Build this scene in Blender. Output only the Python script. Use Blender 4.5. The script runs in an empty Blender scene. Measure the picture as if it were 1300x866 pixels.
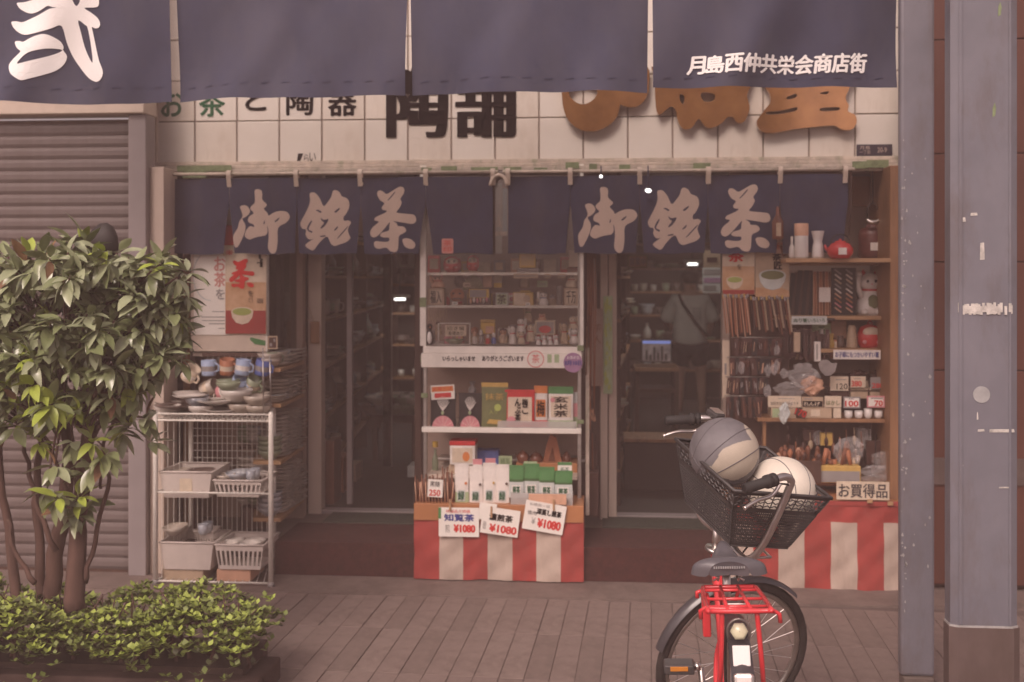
import bpy, bmesh, math, random
from mathutils import Vector, Matrix
S = bpy.context.scene; C = S.collection
RN = random.Random(11)
PI = math.pi
# ---------------------------------------------------------------- camera
PSI = 0.08; HC = 1.65; F = 1400.0
cam = bpy.data.cameras.new('camera'); cam_o = bpy.data.objects.new('camera', cam); C.objects.link(cam_o)
cam_o.location = (0, 0, HC); cam_o.rotation_euler = (PI/2, 0, PSI)
cam.lens = F/1300*36; cam.sensor_width = 36; cam.shift_y = -(433-352)/1300
cam.clip_start = 0.05; cam.clip_end = 500
cam.dof.use_dof = True; cam.dof.focus_distance = 3.6; cam.dof.aperture_fstop = 3.2
S.camera = cam_o
# ---------------------------------------------------------------- world, sun, exposure
w = bpy.data.worlds.new('World'); S.world = w; w.use_nodes = True
nt = w.node_tree; bg = nt.nodes['Background']
sky = nt.nodes.new('ShaderNodeTexSky'); sky.sky_type = 'NISHITA'; sky.sun_disc = False
SUN_EL, SUN_AZ = math.radians(44), math.radians(200)     # azimuth clockwise from +y
sky.sun_elevation = SUN_EL; sky.sun_rotation = SUN_AZ; sky.air_density = 1.0; sky.dust_density = 6.0; sky.ozone_density = 0.5
hs = nt.nodes.new('ShaderNodeHueSaturation'); hs.inputs['Saturation'].default_value = 0.35
tint = nt.nodes.new('ShaderNodeMixRGB'); tint.blend_type = 'MULTIPLY'; tint.inputs[0].default_value = 1
tint.inputs[2].default_value = (1.0, 0.80, 0.785, 1)
nt.links.new(sky.outputs[0], hs.inputs['Color']); nt.links.new(hs.outputs[0], tint.inputs[1]); nt.links.new(tint.outputs[0], bg.inputs[0])
bg.inputs[1].default_value = 0.15
sl = bpy.data.lights.new('sun', 'SUN'); sl.energy = 1.55; sl.angle = math.radians(25); sl.color = (1, .86, .76)
so = bpy.data.objects.new('sun', sl); C.objects.link(so)
so.rotation_euler = (PI/2 - SUN_EL, 0, PI - SUN_AZ)
so.location = (0, -3, 8)
S.view_settings.view_transform = 'Standard'; S.view_settings.look = 'None'; S.view_settings.exposure = -0.06; S.view_settings.gamma = 1
HZ = 0.0165
S.render.engine = 'CYCLES'; S.cycles.use_denoising = True
S.cycles.max_bounces = 6; S.cycles.diffuse_bounces = 4; S.cycles.volume_bounces = 1; S.cycles.transparent_max_bounces = 12
S.cycles.sample_clamp_indirect = 4; S.cycles.caustics_reflective = False; S.cycles.caustics_refractive = False

# ---------------------------------------------------------------- helpers
cs, sn = math.cos(PSI), math.sin(PSI)
def P(u, v, Y):
    a = (u-650)/F; t = Y/(cs + a*sn)
    return Vector((t*(-sn + a*cs), Y, HC + (352-v)/F*t))
def PX(u, Y): return P(u, 352, Y).x
def PZ(v, Y, u=650): return P(u, v, Y).z
MATS = {}
def mk(name, col, rough=.6, var=.12, scale=9, metal=0, bump=0, trans=0, alpha=1, emit=0, sheen=0, coat=0, stretch=(1,1,1), col2=None, ior=1.45, dirt=None):
    m = bpy.data.materials.new(name); m.use_nodes = True; n = m.node_tree; b = n.nodes['Principled BSDF']
    b.inputs['Roughness'].default_value = rough; b.inputs['Metallic'].default_value = metal; b.inputs['IOR'].default_value = ior
    tc = n.nodes.new('ShaderNodeTexCoord'); mp = n.nodes.new('ShaderNodeMapping'); mp.inputs['Scale'].default_value = stretch
    no = n.nodes.new('ShaderNodeTexNoise'); no.inputs['Scale'].default_value = scale; no.inputs['Detail'].default_value = 5; no.inputs['Roughness'].default_value = .65
    n.links.new(tc.outputs['Object'], mp.inputs[0]); n.links.new(mp.outputs[0], no.inputs['Vector'])
    rp = n.nodes.new('ShaderNodeValToRGB'); rp.color_ramp.elements[0].position = .3; rp.color_ramp.elements[1].position = .72
    c2 = col2 or [min(1, c*(1+var)) for c in col]
    rp.color_ramp.elements[0].color = (*[c*(1-var) for c in col], 1); rp.color_ramp.elements[1].color = (*c2, 1)
    n.links.new(no.outputs['Fac'], rp.inputs[0]); n.links.new(rp.outputs[0], b.inputs['Base Color'])
    if dirt:
        dc, dsc, lo, hi = dirt; n2 = n.nodes.new('ShaderNodeTexNoise'); n2.inputs['Scale'].default_value = dsc; n2.inputs['Detail'].default_value = 8; n2.inputs['Roughness'].default_value = .72
        m2 = n.nodes.new('ShaderNodeMapping'); m2.inputs['Location'].default_value = (3.1, 7.7, 1.3); m2.inputs['Scale'].default_value = (1.6, 1, .5)
        n.links.new(tc.outputs['Object'], m2.inputs[0]); n.links.new(m2.outputs[0], n2.inputs['Vector'])
        r2 = n.nodes.new('ShaderNodeMapRange'); r2.inputs[1].default_value = lo; r2.inputs[2].default_value = hi; mx = n.nodes.new('ShaderNodeMixRGB'); mx.inputs[2].default_value = (*dc, 1)
        n.links.new(n2.outputs['Fac'], r2.inputs[0]); n.links.new(r2.outputs[0], mx.inputs[0]); n.links.new(rp.outputs[0], mx.inputs[1]); n.links.new(mx.outputs[0], b.inputs['Base Color'])
    if bump:
        bp = n.nodes.new('ShaderNodeBump'); bp.inputs['Strength'].default_value = bump; bp.inputs['Distance'].default_value = .01
        n.links.new(no.outputs['Fac'], bp.inputs['Height']); n.links.new(bp.outputs[0], b.inputs['Normal'])
    if trans: b.inputs['Transmission Weight'].default_value = trans
    if alpha < 1: b.inputs['Alpha'].default_value = alpha
    if emit: b.inputs['Emission Color'].default_value = (*col, 1); b.inputs['Emission Strength'].default_value = emit
    if coat: b.inputs['Coat Weight'].default_value = coat; b.inputs['Coat Roughness'].default_value = .15
    if sheen: b.inputs['Sheen Weight'].default_value = sheen
    if name.startswith('ink'): b.inputs['Specular IOR Level'].default_value = .1
    MATS[name] = m; return m
def M(x): return MATS[x] if isinstance(x, str) else x
def wl(o):
    v = Vector((0, 0, 0))
    while o is not None: v += o.location; o = o.parent
    return v
class B:
    def __init__(s): s.v = []; s.f = []; s.m = []; s.sm = []
    def add(s, vs, fs, m=0, smooth=False):
        k = len(s.v); s.v += [tuple(p) for p in vs]
        for f in fs: s.f.append([i+k for i in f]); s.m.append(m); s.sm.append(smooth)
        return s
    def box(s, x0, x1, y0, y1, z0, z1, m=0, bev=0):
        if bev:
            bm = bmesh.new(); bmesh.ops.create_cube(bm, size=1)
            for q in bm.verts: q.co = Vector(((x0+x1)/2+q.co.x*(x1-x0), (y0+y1)/2+q.co.y*(y1-y0), (z0+z1)/2+q.co.z*(z1-z0)))
            bmesh.ops.bevel(bm, geom=bm.edges[:], offset=bev, segments=2, affect='EDGES', profile=.5)
            bm.verts.index_update(); s.add([q.co for q in bm.verts], [[q.index for q in f.verts] for f in bm.faces], m); bm.free(); return s
        return s.add([(x0,y0,z0),(x1,y0,z0),(x1,y1,z0),(x0,y1,z0),(x0,y0,z1),(x1,y0,z1),(x1,y1,z1),(x0,y1,z1)],
                     [(0,3,2,1),(4,5,6,7),(0,1,5,4),(1,2,6,5),(2,3,7,6),(3,0,4,7)], m)
    def obox(s, Mx, sx, sy, sz, m=0, bev=0):
        t = B().box(-sx/2, sx/2, -sy/2, sy/2, -sz/2, sz/2, 0, bev)
        return s.add([Mx @ Vector(p) for p in t.v], t.f, m)
    def bar(s, a, b, r, m=0, n=6): return s.tube([a, b], r, n, m)
    def tube(s, pts, r, n=8, m=0, closed=False, cap=True):
        pts = [Vector(p) for p in pts]; N = len(pts); rs = r if isinstance(r, (list, tuple)) else [r]*N
        up = None; rings = []; k0 = len(s.v)
        for i, p in enumerate(pts):
            if closed: d = (pts[(i+1) % N] - pts[i-1])
            else: d = pts[min(i+1, N-1)] - pts[max(i-1, 0)]
            d.normalize()
            if up is None:
                up = Vector((0, 0, 1)) if abs(d.z) < .9 else Vector((1, 0, 0))
            x = d.cross(up)
            if x.length < 1e-5: up = Vector((0, 1, 0)); x = d.cross(up)
            x.normalize(); up = x.cross(d).normalized()
            for k in range(n):
                a = 2*PI*k/n; s.v.append(tuple(p + (x*math.cos(a) + up*math.sin(a))*rs[i]))
        for i in range(N if closed else N-1):
            j = (i+1) % N
            for k in range(n):
                s.f.append([k0+i*n+k, k0+i*n+(k+1) % n, k0+j*n+(k+1) % n, k0+j*n+k]); s.m.append(m); s.sm.append(n > 4)
        if cap and not closed:
            s.f.append([k0+k for k in range(n)][::-1]); s.m.append(m); s.sm.append(False)
            s.f.append([k0+(N-1)*n+k for k in range(n)]); s.m.append(m); s.sm.append(False)
        return s
    def lathe(s, prof, c=(0,0,0), n=16, m=0, Mx=None, sx=1, sy=1, ms=None, a0=0, a1=2*PI):
        k0 = len(s.v); c = Vector(c); full = abs(a1-a0-2*PI) < 1e-6; nn = n if full else n+1
        for (r, z) in prof:
            for k in range(nn):
                a = a0+(a1-a0)*k/n; p = Vector((r*math.cos(a)*sx, r*math.sin(a)*sy, z))
                if Mx is not None: p = Mx @ p
                s.v.append(tuple(p+c))
        for i in range(len(prof)-1):
            for k in range(n):
                k2 = (k+1) % n if full else k+1
                s.f.append([k0+i*nn+k, k0+i*nn+k2, k0+(i+1)*nn+k2, k0+(i+1)*nn+k]); s.m.append(ms[i] if ms else m); s.sm.append(True)
        return s
    def ball(s, c, r, n=14, m=0, k=8, Mx=None):
        r = r if isinstance(r, (tuple, list)) else (r, r, r)
        pr = [(max(1e-4, math.sin(PI*i/k)), -math.cos(PI*i/k)) for i in range(k+1)]
        Q = Matrix.Diagonal((r[0], r[1], r[2])); Q = (Mx @ Q) if Mx is not None else Q
        return s.lathe(pr, c, n, m, Mx=Q)
    def plate(s, pts, y0, y1, m=0):       # polygon in x,z extruded in y; front is y0
        n = len(pts); a = sum(pts[i][0]*pts[(i+1) % n][1]-pts[(i+1) % n][0]*pts[i][1] for i in range(n))
        if a < 0: pts = pts[::-1]
        vs = [(p[0], y0, p[1]) for p in pts]+[(p[0], y1, p[1]) for p in pts]
        return s.add(vs, [list(range(n)), [n+i for i in range(n)][::-1]]+[[i, n+i, n+(i+1) % n, (i+1) % n] for i in range(n)], m)
    def xf(s, Mx, k=0):
        for i in range(k, len(s.v)): s.v[i] = tuple(Mx @ Vector(s.v[i]))
        return s
    def build(s, name, mats, parent=None, loc=None, smooth=None):
        me = bpy.data.meshes.new(name); off = wl(parent) if parent else Vector(loc or (0,0,0))
        me.from_pydata([tuple(Vector(p)-off) for p in s.v], [], s.f)
        for q in (mats if isinstance(mats, (list, tuple)) else [mats]): me.materials.append(M(q))
        me.polygons.foreach_set('material_index', s.m)
        me.polygons.foreach_set('use_smooth', s.sm if smooth is None else [smooth]*len(s.f)); me.update()
        o = bpy.data.objects.new(name, me); C.objects.link(o)
        if parent: o.parent = parent
        else: o.location = off
        return o
def tag(o, label=None, cat=None, group=None, kind=None):
    if label: o['label'] = label
    if cat: o['category'] = cat
    if group: o['group'] = group
    if kind: o['kind'] = kind
    return o
def thing(name, label, cat, loc=(0,0,0), group=None, kind=None):
    o = bpy.data.objects.new(name, None); C.objects.link(o); o.location = loc; o.empty_display_size = .1
    return tag(o, label, cat, group, kind)
def kids(o): return KID.get(o.name) or [c for c in o.children]
KID = {}
def dup(o, loc=None, rz=None, label=None, group=None, sc=None, rot=None, parent=None, mat=None):
    c = o.copy(); C.objects.link(c)
    if parent: c.parent = parent
    if loc is not None: c.location = loc
    if rz is not None: c.rotation_euler = (0, 0, rz)
    if rot is not None: c.rotation_euler = rot
    if sc is not None: c.scale = sc if isinstance(sc, (tuple, list)) else (sc, sc, sc)
    if label: c['label'] = label
    if group: c['group'] = group
    if mat and c.type == 'MESH': c.material_slots[0].link = 'OBJECT'; c.material_slots[0].material = M(mat)
    for ch in o.children:
        d = ch.copy(); C.objects.link(d); d.parent = c
        for g in ch.children: e = g.copy(); C.objects.link(e); e.parent = d
    return c
def drop(o):
    for ch in list(o.children):
        for g in list(ch.children): bpy.data.objects.remove(g)
        bpy.data.objects.remove(ch)
    bpy.data.objects.remove(o)
# ---- text and traced shapes, as flat meshes in the x-z plane
_TX = {}
def _curve_mesh(c):
    o = bpy.data.objects.new('tmp', c); C.objects.link(o)
    dg = bpy.context.evaluated_depsgraph_get(); dg.update()
    me = bpy.data.meshes.new_from_object(o.evaluated_get(dg))
    r = ([(v.co.x, v.co.y) for v in me.vertices], [list(p.vertices) for p in me.polygons])
    bpy.data.objects.remove(o); bpy.data.meshes.remove(me); bpy.data.curves.remove(c); return r
def text2d(body, res=3):
    if body not in _TX:
        c = bpy.data.curves.new('t', 'FONT'); c.body = body; c.resolution_u = res
        _TX[body] = _curve_mesh(c)
    return _TX[body]
def shape2d(polys, sm=3):
    c = bpy.data.curves.new('s', 'CURVE'); c.dimensions = '2D'; c.fill_mode = 'BOTH'
    for pts in polys:
        if sm > 1:
            q = []; n = len(pts)
            for i in range(n):
                p0, p1, p2, p3 = pts[i-1], pts[i], pts[(i+1) % n], pts[(i+2) % n]
                for j in range(sm):
                    t = j/sm; q.append(tuple(.5*(2*p1[a]+(p2[a]-p0[a])*t+(2*p0[a]-5*p1[a]+4*p2[a]-p3[a])*t*t+(3*p1[a]-p0[a]-3*p2[a]+p3[a])*t**3) for a in (0, 1)))
            pts = q
        s = c.splines.new('POLY'); s.points.add(len(pts)-1); s.use_cyclic_u = True
        for i, p in enumerate(pts): s.points[i].co = (p[0], p[1], 0, 1)
    return _curve_mesh(c)
def addtext(b, body, x0, x1, z0, z1, y, m=0, bold=.0, ang=0, shear=0, fn=None, copies=None):
    vs, fs = text2d(body); xs = [p[0] for p in vs]; zs = [p[1] for p in vs]
    if not xs: return b
    a0, a1, c0, c1 = min(xs), max(xs), min(zs), max(zs); cx, cz = (x0+x1)/2, (z0+z1)/2
    offs = copies or ([(0, 0)] if not bold else [(0, 0), (bold, 0), (-bold, 0), (0, bold*.7), (0, -bold*.7)])
    for k, (ox, oz) in enumerate(offs):
        o = []
        for (px, pz) in vs:
            X = x0+(px-a0)/(a1-a0+1e-9)*(x1-x0)-cx; Z = z0+(pz-c0)/(c1-c0+1e-9)*(z1-z0)-cz; X += shear*Z
            X, Z = X*math.cos(ang)-Z*math.sin(ang), X*math.sin(ang)+Z*math.cos(ang)
            X += cx+ox; Z += cz+oz; o.append((X, y-k*.00025-(fn(X, Z) if fn else 0), Z))
        b.add(o, fs, m)
    return b
def refine(vs, fs, L=.035):
    bm = bmesh.new(); V = [bm.verts.new((p[0], p[1], 0)) for p in vs]
    for f in fs:
        try: bm.faces.new([V[i] for i in f])
        except ValueError: pass
    for k in range(4):
        es = [e for e in bm.edges if e.calc_length() > L]
        if not es: break
        bmesh.ops.subdivide_edges(bm, edges=es, cuts=1); bmesh.ops.triangulate(bm, faces=[f for f in bm.faces if len(f.verts) > 3])
    bm.verts.index_update(); r = ([(v.co.x, v.co.y) for v in bm.verts], [[v.index for v in f.verts] for f in bm.faces]); bm.free(); return r
def addshape(b, polys, tf, y, m=0, sm=3, fn=None, th=0):
    vs, fs = shape2d([[tf(*p) for p in pl] for pl in polys], sm)
    if fn: vs, fs = refine(vs, fs)
    if not th: return b.add([(p[0], y-(fn(p[0], p[1]) if fn else 0), p[1]) for p in vs], fs, m)
    n = len(vs); ec = {}
    for f in fs:
        for i in range(len(f)):
            e = (f[i], f[(i+1) % len(f)]); ec[e] = 1
    side = [e for e in ec if (e[1], e[0]) not in ec]
    b.add([(p[0], y, p[1]) for p in vs]+[(p[0], y+th, p[1]) for p in vs], fs+[[i+n for i in f][::-1] for f in fs]+[[e[0], n+e[0], n+e[1], e[1]] for e in side], m)
    return b
def pxt(Y, u0=0, v0=0, sc=1.0):           # picture-crop coordinates to plane coordinates at depth Y
    def f(a, b): q = P(u0+a/sc, v0+b/sc, Y); return (q.x, q.z)
    return f
ORD = ['first','second','third','fourth','fifth','sixth','seventh','eighth','ninth','tenth','eleventh','twelfth','thirteenth','fourteenth','fifteenth','sixteenth','seventeenth','eighteenth','nineteenth','twentieth','twenty-first','twenty-second','twenty-third','twenty-fourth','twenty-fifth','twenty-sixth','twenty-seventh','twenty-eighth','twenty-ninth','thirtieth']

# ---------------------------------------------------------------- materials
mk('concrete', (.135,.105,.09), .85, .18, 6, bump=.2)
mk('paver', (.200,.150,.132), .8, .14, 14, bump=.25, dirt=((.09,.065,.055), 5, .5, .8)); mk('paver2', (.180,.135,.118), .8, .14, 14, bump=.25, dirt=((.10,.075,.065), 4, .45, .8)); mk('paver3', (.215,.163,.143), .8, .14, 14, bump=.25, dirt=((.11,.08,.07), 6, .5, .8))
mk('joint', (.12,.09,.079), .95)
mk('asphalt', (.10,.09,.085), .9, .2, 30)
mk('carpet', (.050,.015,.013), .95, .3, 30, bump=.3, col2=(.075,.022,.019)); mk('mat_green', (.045,.05,.038), .95, .3, 40)
mk('tile', (.74,.68,.60), .35, .06, 3, col2=(.79,.74,.67), dirt=((.50,.40,.30), 2.5, .55, .85)); mk('tile2', (.72,.655,.575), .4, .06, 3, dirt=((.52,.43,.34), 3, .55, .9)); mk('grout', (.36,.29,.25), .9)
mk('cream', (.62,.52,.43), .5, .12, 7); mk('cream_dirty', (.58,.50,.42), .6, .25, 14, dirt=((.27,.28,.17), 9, .52, .72)); mk('post_cream', (.55,.45,.38), .5, .12, 4, stretch=(1,1,.3))
mk('white_metal', (.80,.76,.69), .4, .1, 12); mk('white', (.78,.74,.68), .5, .06); mk('paper', (.80,.76,.70), .8, .04)
mk('shutter', (.16,.13,.124), .5, .12, 3, stretch=(.3,1,4), dirt=((.10,.07,.06), 2.2, .45, .75)); mk('shutter_frame', (.27,.235,.235), .5, .1, 3)
mk('steel', (.165,.165,.195), .42, .14, 2.5, bump=.08, col2=(.21,.205,.235), dirt=((.125,.10,.095), 3.5, .5, .8)); mk('steel_low', (.12,.085,.078), .6, .25, 4, dirt=((.08,.055,.045), 5, .4, .7))
mk('steel_edge', (.38,.37,.36), .5, .3, 20); mk('tape', (.55,.52,.48), .7, .4, 30); mk('green_tape', (.20,.25,.13), .7, .35, 25); mk('sticker', (.36,.36,.36), .6, .2, 20)
mk('brownwall', (.10,.032,.020), .55, .25, 2, stretch=(3,1,.5)); mk('wood', (.30,.155,.075), .55, .25, 5, stretch=(6,1,.6)); mk('wood_light', (.42,.25,.13), .5, .2, 5, stretch=(1,1,5)); mk('wood_orange', (.40,.17,.07), .45, .2, 4)
mk('wood_dark', (.08,.04,.028), .5, .3, 5, stretch=(6,1,.6))
mk('navy', (.030,.034,.072), .85, .3, 5, sheen=.12, bump=.2, dirt=((.065,.058,.08), 3, .5, .8)); mk('navy_up', (.038,.041,.078), .8, .2, 4, sheen=.22, bump=.15, dirt=((.062,.06,.085), 2, .45, .8))
mk('print_cream', (.56,.44,.37), .85, .06); mk('print_white', (.90,.88,.86), .8, .02)
mk('black', (.016,.013,.013), .6); mk('ink', (.006,.004,.005), .95); mk('ink_green', (.03,.12,.06), .6); mk('ink_red', (.62,.045,.04), .6); mk('ink_blue', (.05,.06,.25), .6)
mk('orange_acrylic', (.50,.22,.075), .2, .35, 4, metal=.55, coat=1, col2=(.62,.30,.11)); mk('orange_side', (.38,.12,.03), .3)
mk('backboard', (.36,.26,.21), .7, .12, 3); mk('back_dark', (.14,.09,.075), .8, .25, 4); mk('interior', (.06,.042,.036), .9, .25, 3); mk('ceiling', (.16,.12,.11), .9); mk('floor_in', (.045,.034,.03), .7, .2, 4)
mk('stripe_red', (.34,.045,.038), .8, .1, 6, sheen=.1, bump=.3, dirt=((.26,.05,.04), 4, .45, .75)); mk('stripe_white', (.46,.37,.31), .85, .12, 6, bump=.3, dirt=((.32,.24,.19), 4, .5, .8))
mk('red_paint', (.68,.045,.055), .25, .06, 5, coat=.5); mk('rubber', (.022,.02,.02), .7, .25, 12); mk('tyre', (.035,.028,.026), .75, .3, 14); mk('chrome', (.80,.74,.70), .3, .12, 10, metal=1)
mk('alu', (.50,.47,.44), .35, .2, 14, metal=1); mk('plastic_black', (.060,.055,.055), .45, .2, 10); mk('saddle', (.10,.095,.105), .35, .15, 5, coat=.25)
mk('ball_grey', (.15,.14,.15), .55, .25, 5, bump=.1, col2=(.21,.20,.21)); mk('ball_cream', (.48,.42,.34), .55, .12, 6); mk('ball_white', (.74,.68,.58), .45, .1, 7); mk('ball_line', (.13,.12,.13), .6)
mk('reflect_orange', (.55,.21,.03), .2); mk('reflect_red', (.7,.03,.02), .15, coat=1); mk('reflect_white', (.80,.79,.55), .15, coat=1); mk('lacquer_grey', (.055,.05,.055), .3, .2, 6, coat=.4)
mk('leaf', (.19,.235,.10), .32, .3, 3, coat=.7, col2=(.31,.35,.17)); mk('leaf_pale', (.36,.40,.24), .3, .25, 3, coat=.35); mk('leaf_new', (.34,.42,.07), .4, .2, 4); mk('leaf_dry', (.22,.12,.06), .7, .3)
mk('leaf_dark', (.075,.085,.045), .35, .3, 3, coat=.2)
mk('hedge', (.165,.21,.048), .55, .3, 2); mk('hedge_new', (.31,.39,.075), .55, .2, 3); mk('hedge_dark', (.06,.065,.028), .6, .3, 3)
mk('bark', (.10,.055,.043), .9, .35, 6, bump=.4, stretch=(3,3,.6)); mk('soil', (.055,.035,.028), .95, .3, 12)
mk('glass', (.92,.95,.93), .03, 0, trans=1, ior=1.08)
mk('clearbag', (.65,.63,.62), .18, .2, 6, alpha=.35, coat=.5)
mk('grey_cloth', (.62,.59,.54), .9, .1, 6); mk('skin', (.42,.25,.18), .6, .06); mk('hair', (.02,.015,.014), .6, .3, 30); mk('shorts', (.02,.018,.022), .85)
mk('lamp', (1,.97,.92), .4, 0, emit=3); mk('screen', (.16,.13,.13), .3, .6, 14, emit=.25, col2=(.5,.42,.40))
def pane_mat(name, tintc, refl):
    m = bpy.data.materials.new(name); m.use_nodes = True; n = m.node_tree; n.nodes.clear()
    t = n.nodes.new('ShaderNodeBsdfTransparent'); g = n.nodes.new('ShaderNodeBsdfGlossy'); x = n.nodes.new('ShaderNodeMixShader'); o = n.nodes.new('ShaderNodeOutputMaterial')
    t.inputs[0].default_value = (*tintc, 1); g.inputs['Roughness'].default_value = .04; g.inputs[0].default_value = (.9, .9, .9, 1)
    fr = n.nodes.new('ShaderNodeFresnel'); fr.inputs[0].default_value = 1.5; mu = n.nodes.new('ShaderNodeMath'); mu.operation = 'MULTIPLY_ADD'; mu.inputs[1].default_value = refl; mu.inputs[2].default_value = .02
    n.links.new(fr.outputs[0], mu.inputs[0]); n.links.new(mu.outputs[0], x.inputs[0]); n.links.new(t.outputs[0], x.inputs[1]); n.links.new(g.outputs[0], x.inputs[2]); n.links.new(x.outputs[0], o.inputs[0])
    MATS[name] = m
pane_mat('pane', (.99,.98,.97), .9); pane_mat('pane_dark', (.45,.42,.40), 1.2)
YU_ = 4.6
mk('c_skyw2', (.40,.40,.36), .6); mk('ceramic_b2', (.22,.32,.36), .4)
# ================================================================ GROUND
YF, YD, YC = 6.2, 6.75, 5.95        # fascia plane, door plane, carts' front
b = B().add([(-13.5,-13.5,-.03),(13.5,-13.5,-.03),(13.5,14.5,-.03),(-13.5,14.5,-.03)], [(0,1,2,3)])
tag(b.build('ground', 'asphalt'), kind='structure')
pav = B().box(-9, 9, 1.2, 6.0, -.026, -.006).build('pavement', 'joint'); tag(pav, kind='structure')
# pavers: long narrow blocks in three rows, slightly skew to the shop front
me = {}
for k in range(4):
    bb = B().box(-.0512+.0008*k, .0512, -.2835, .2835, 0, .010, 0, .002); o = bb.build('paver', ['paver','paver2','paver3','paver'][k]); me[k] = o
rk = Matrix.Rotation(-.043, 4, 'Z'); piv = Vector((.1, 5.65, 0)); cnt = 0
for row in range(4):
    for i in range(-32, 36):
        p = rk @ Vector((i*.1045+(.0 if row % 2 else .0), -.285-row*.57, 0)) + piv
        q = P(650, 352, p.y)
        half = 650/F*p.y+.25
        if p.y < 3.6 or abs(p.x+p.y*.08) > half or cnt >= 296: continue
        if row == 3 and p.y < 3.6: continue
        o = bpy.data.objects.new('paver', me[RN.choice([0,0,1,2,3])].data); C.objects.link(o); o.parent = pav
        o.location = (p.x, p.y, -.012+RN.uniform(-.0015,.0015)); o.rotation_euler = (RN.uniform(-.004,.004), RN.uniform(-.01,.01), -.043); cnt += 1
for k in me: bpy.data.objects.remove(me[k])
tag(B().box(-9, 9, 5.655, 6.02, -.02, .004, 0).build('kerb_strip', 'paver2'), kind='structure')
tag(B().box(-9, 9, -8, 1.2, -.028, -.016).build('road', 'asphalt'), kind='structure')

mk('plate_navy', (.035,.028,.045), .5)
# ================================================================ SHOP BUILDING (fascia, frames, floor, walls)
shop = thing('shop_building', 'tea and pottery shop building with cream tiled fascia over two open doorways', 'shop', (0, YF, 0))
xl, xr = PX(190, YF), PX(1143, YF)
zb = 2.262; tw = .2475; th = .236; zt0 = zb+.05
# tiles
b0 = B().box(-tw/2+.004, tw/2-.004, 0, .02, -th/2+.0035, th/2-.0035, 0, .003)
tp = [b0.build('tile', 'tile'), b0.build('tile', 'tile2')]
x0 = PX(197, YF)+tw/2-.012
for r in range(4):
    for i in range(18):
        o = bpy.data.objects.new('tile', tp[RN.choice([0,0,1])].data); C.objects.link(o); o.parent = shop
        o.location = (x0+i*tw-.0+ (i*.0012), RN.uniform(-.001,.001), zt0+th/2+r*th)
for o in tp: bpy.data.objects.remove(o)
b = B().box(xl, xr+.02, YF+.012, YF+.30, zb, zb+1.3); b.build('fascia_panel', 'grout', shop)
b = B().box(xl-.005, xl+.05, YF-.015, YF+.011, zb-.03, zb+1.3, 0, .004); b.build('fascia_edge_strip', 'cream', shop)
b = B()
for k, (z0, z1, y) in enumerate([(zb+.032, zb+.052, .02), (zb+.012, zb+.030, .035), (zb-.012, zb+.010, .045), (zb-.03, zb-.014, .03)]):
    b.box(xl-.02, xr+.02, YF-y, YF+.011-.001*k, z0, z1, 0, .003)
b.build('fascia_rail', 'cream_dirty', shop)
b = B()
for (u0, u1, v0, v1) in [(225,294,210,218),(232,262,218,226),(560,580,211,219),(598,632,212,220),(640,662,212,219),(678,695,213,219),(718,735,206,214),(748,758,208,216),(786,800,209,217),(880,902,207,217),(1082,1100,205,214),(1100,1128,203,213),(535,548,213,219)]:
    q = P(u0, v1, YF-.048); r = P(u1, v0, YF-.048); B().box(q.x, r.x, YF-.051-RN.random()*.002, YF-.046, q.z, r.z).build('tape_strip', 'green_tape', shop)
# fascia lettering
b = B()
for ch, u0, u1, v0 in [('お',205,232,114),('茶',253,285,113)]:
    q = P(u0, 148, YF-.004); r = P(u1, v0, YF-.004); addtext(b, ch, q.x, r.x, q.z, r.z, YF-.003, 0, .004)
b.build('lettering', 'ink_green', shop)
b = B()
for ch, u0, u1, v0, v1 in [('と',312,337,114,140),('陶',364,397,112,146),('器',417,452,112,147)]:
    q = P(u0, v1, YF-.004); r = P(u1, v0, YF-.004); addtext(b, ch, q.x, r.x, q.z, r.z, YF-.003, 0, .004)
q = P(490, 202, YF-.004)
for (u0, u1, v0, v1, s_) in [(377,385,195,205,'′'),(386,392,196,206,'ら'),(393,401,194,205,'い')]:
    q = P(u0, v1, YF); r = P(u1, v0, YF); addtext(b, s_, q.x, r.x, q.z, r.z, YF-.003)
b.build('lettering', 'ink', shop)
b = B()
for ch, u0, u1 in [('陶',494,566),('舗',579,653)]:
    q = P(u0, 175, YF); r = P(u1, 84, YF); addtext(b, ch, q.x, r.x, q.z, r.z, YF-.006, 0, .010, copies=[(0,0),(.017,0),(-.017,0),(.009,.0),(-.009,.002)])
b.build('lettering', 'ink', shop)
g5 = pxt(YF, 690, 100, 6.19); id1 = pxt(YF, 0, 0, 1)
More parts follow.
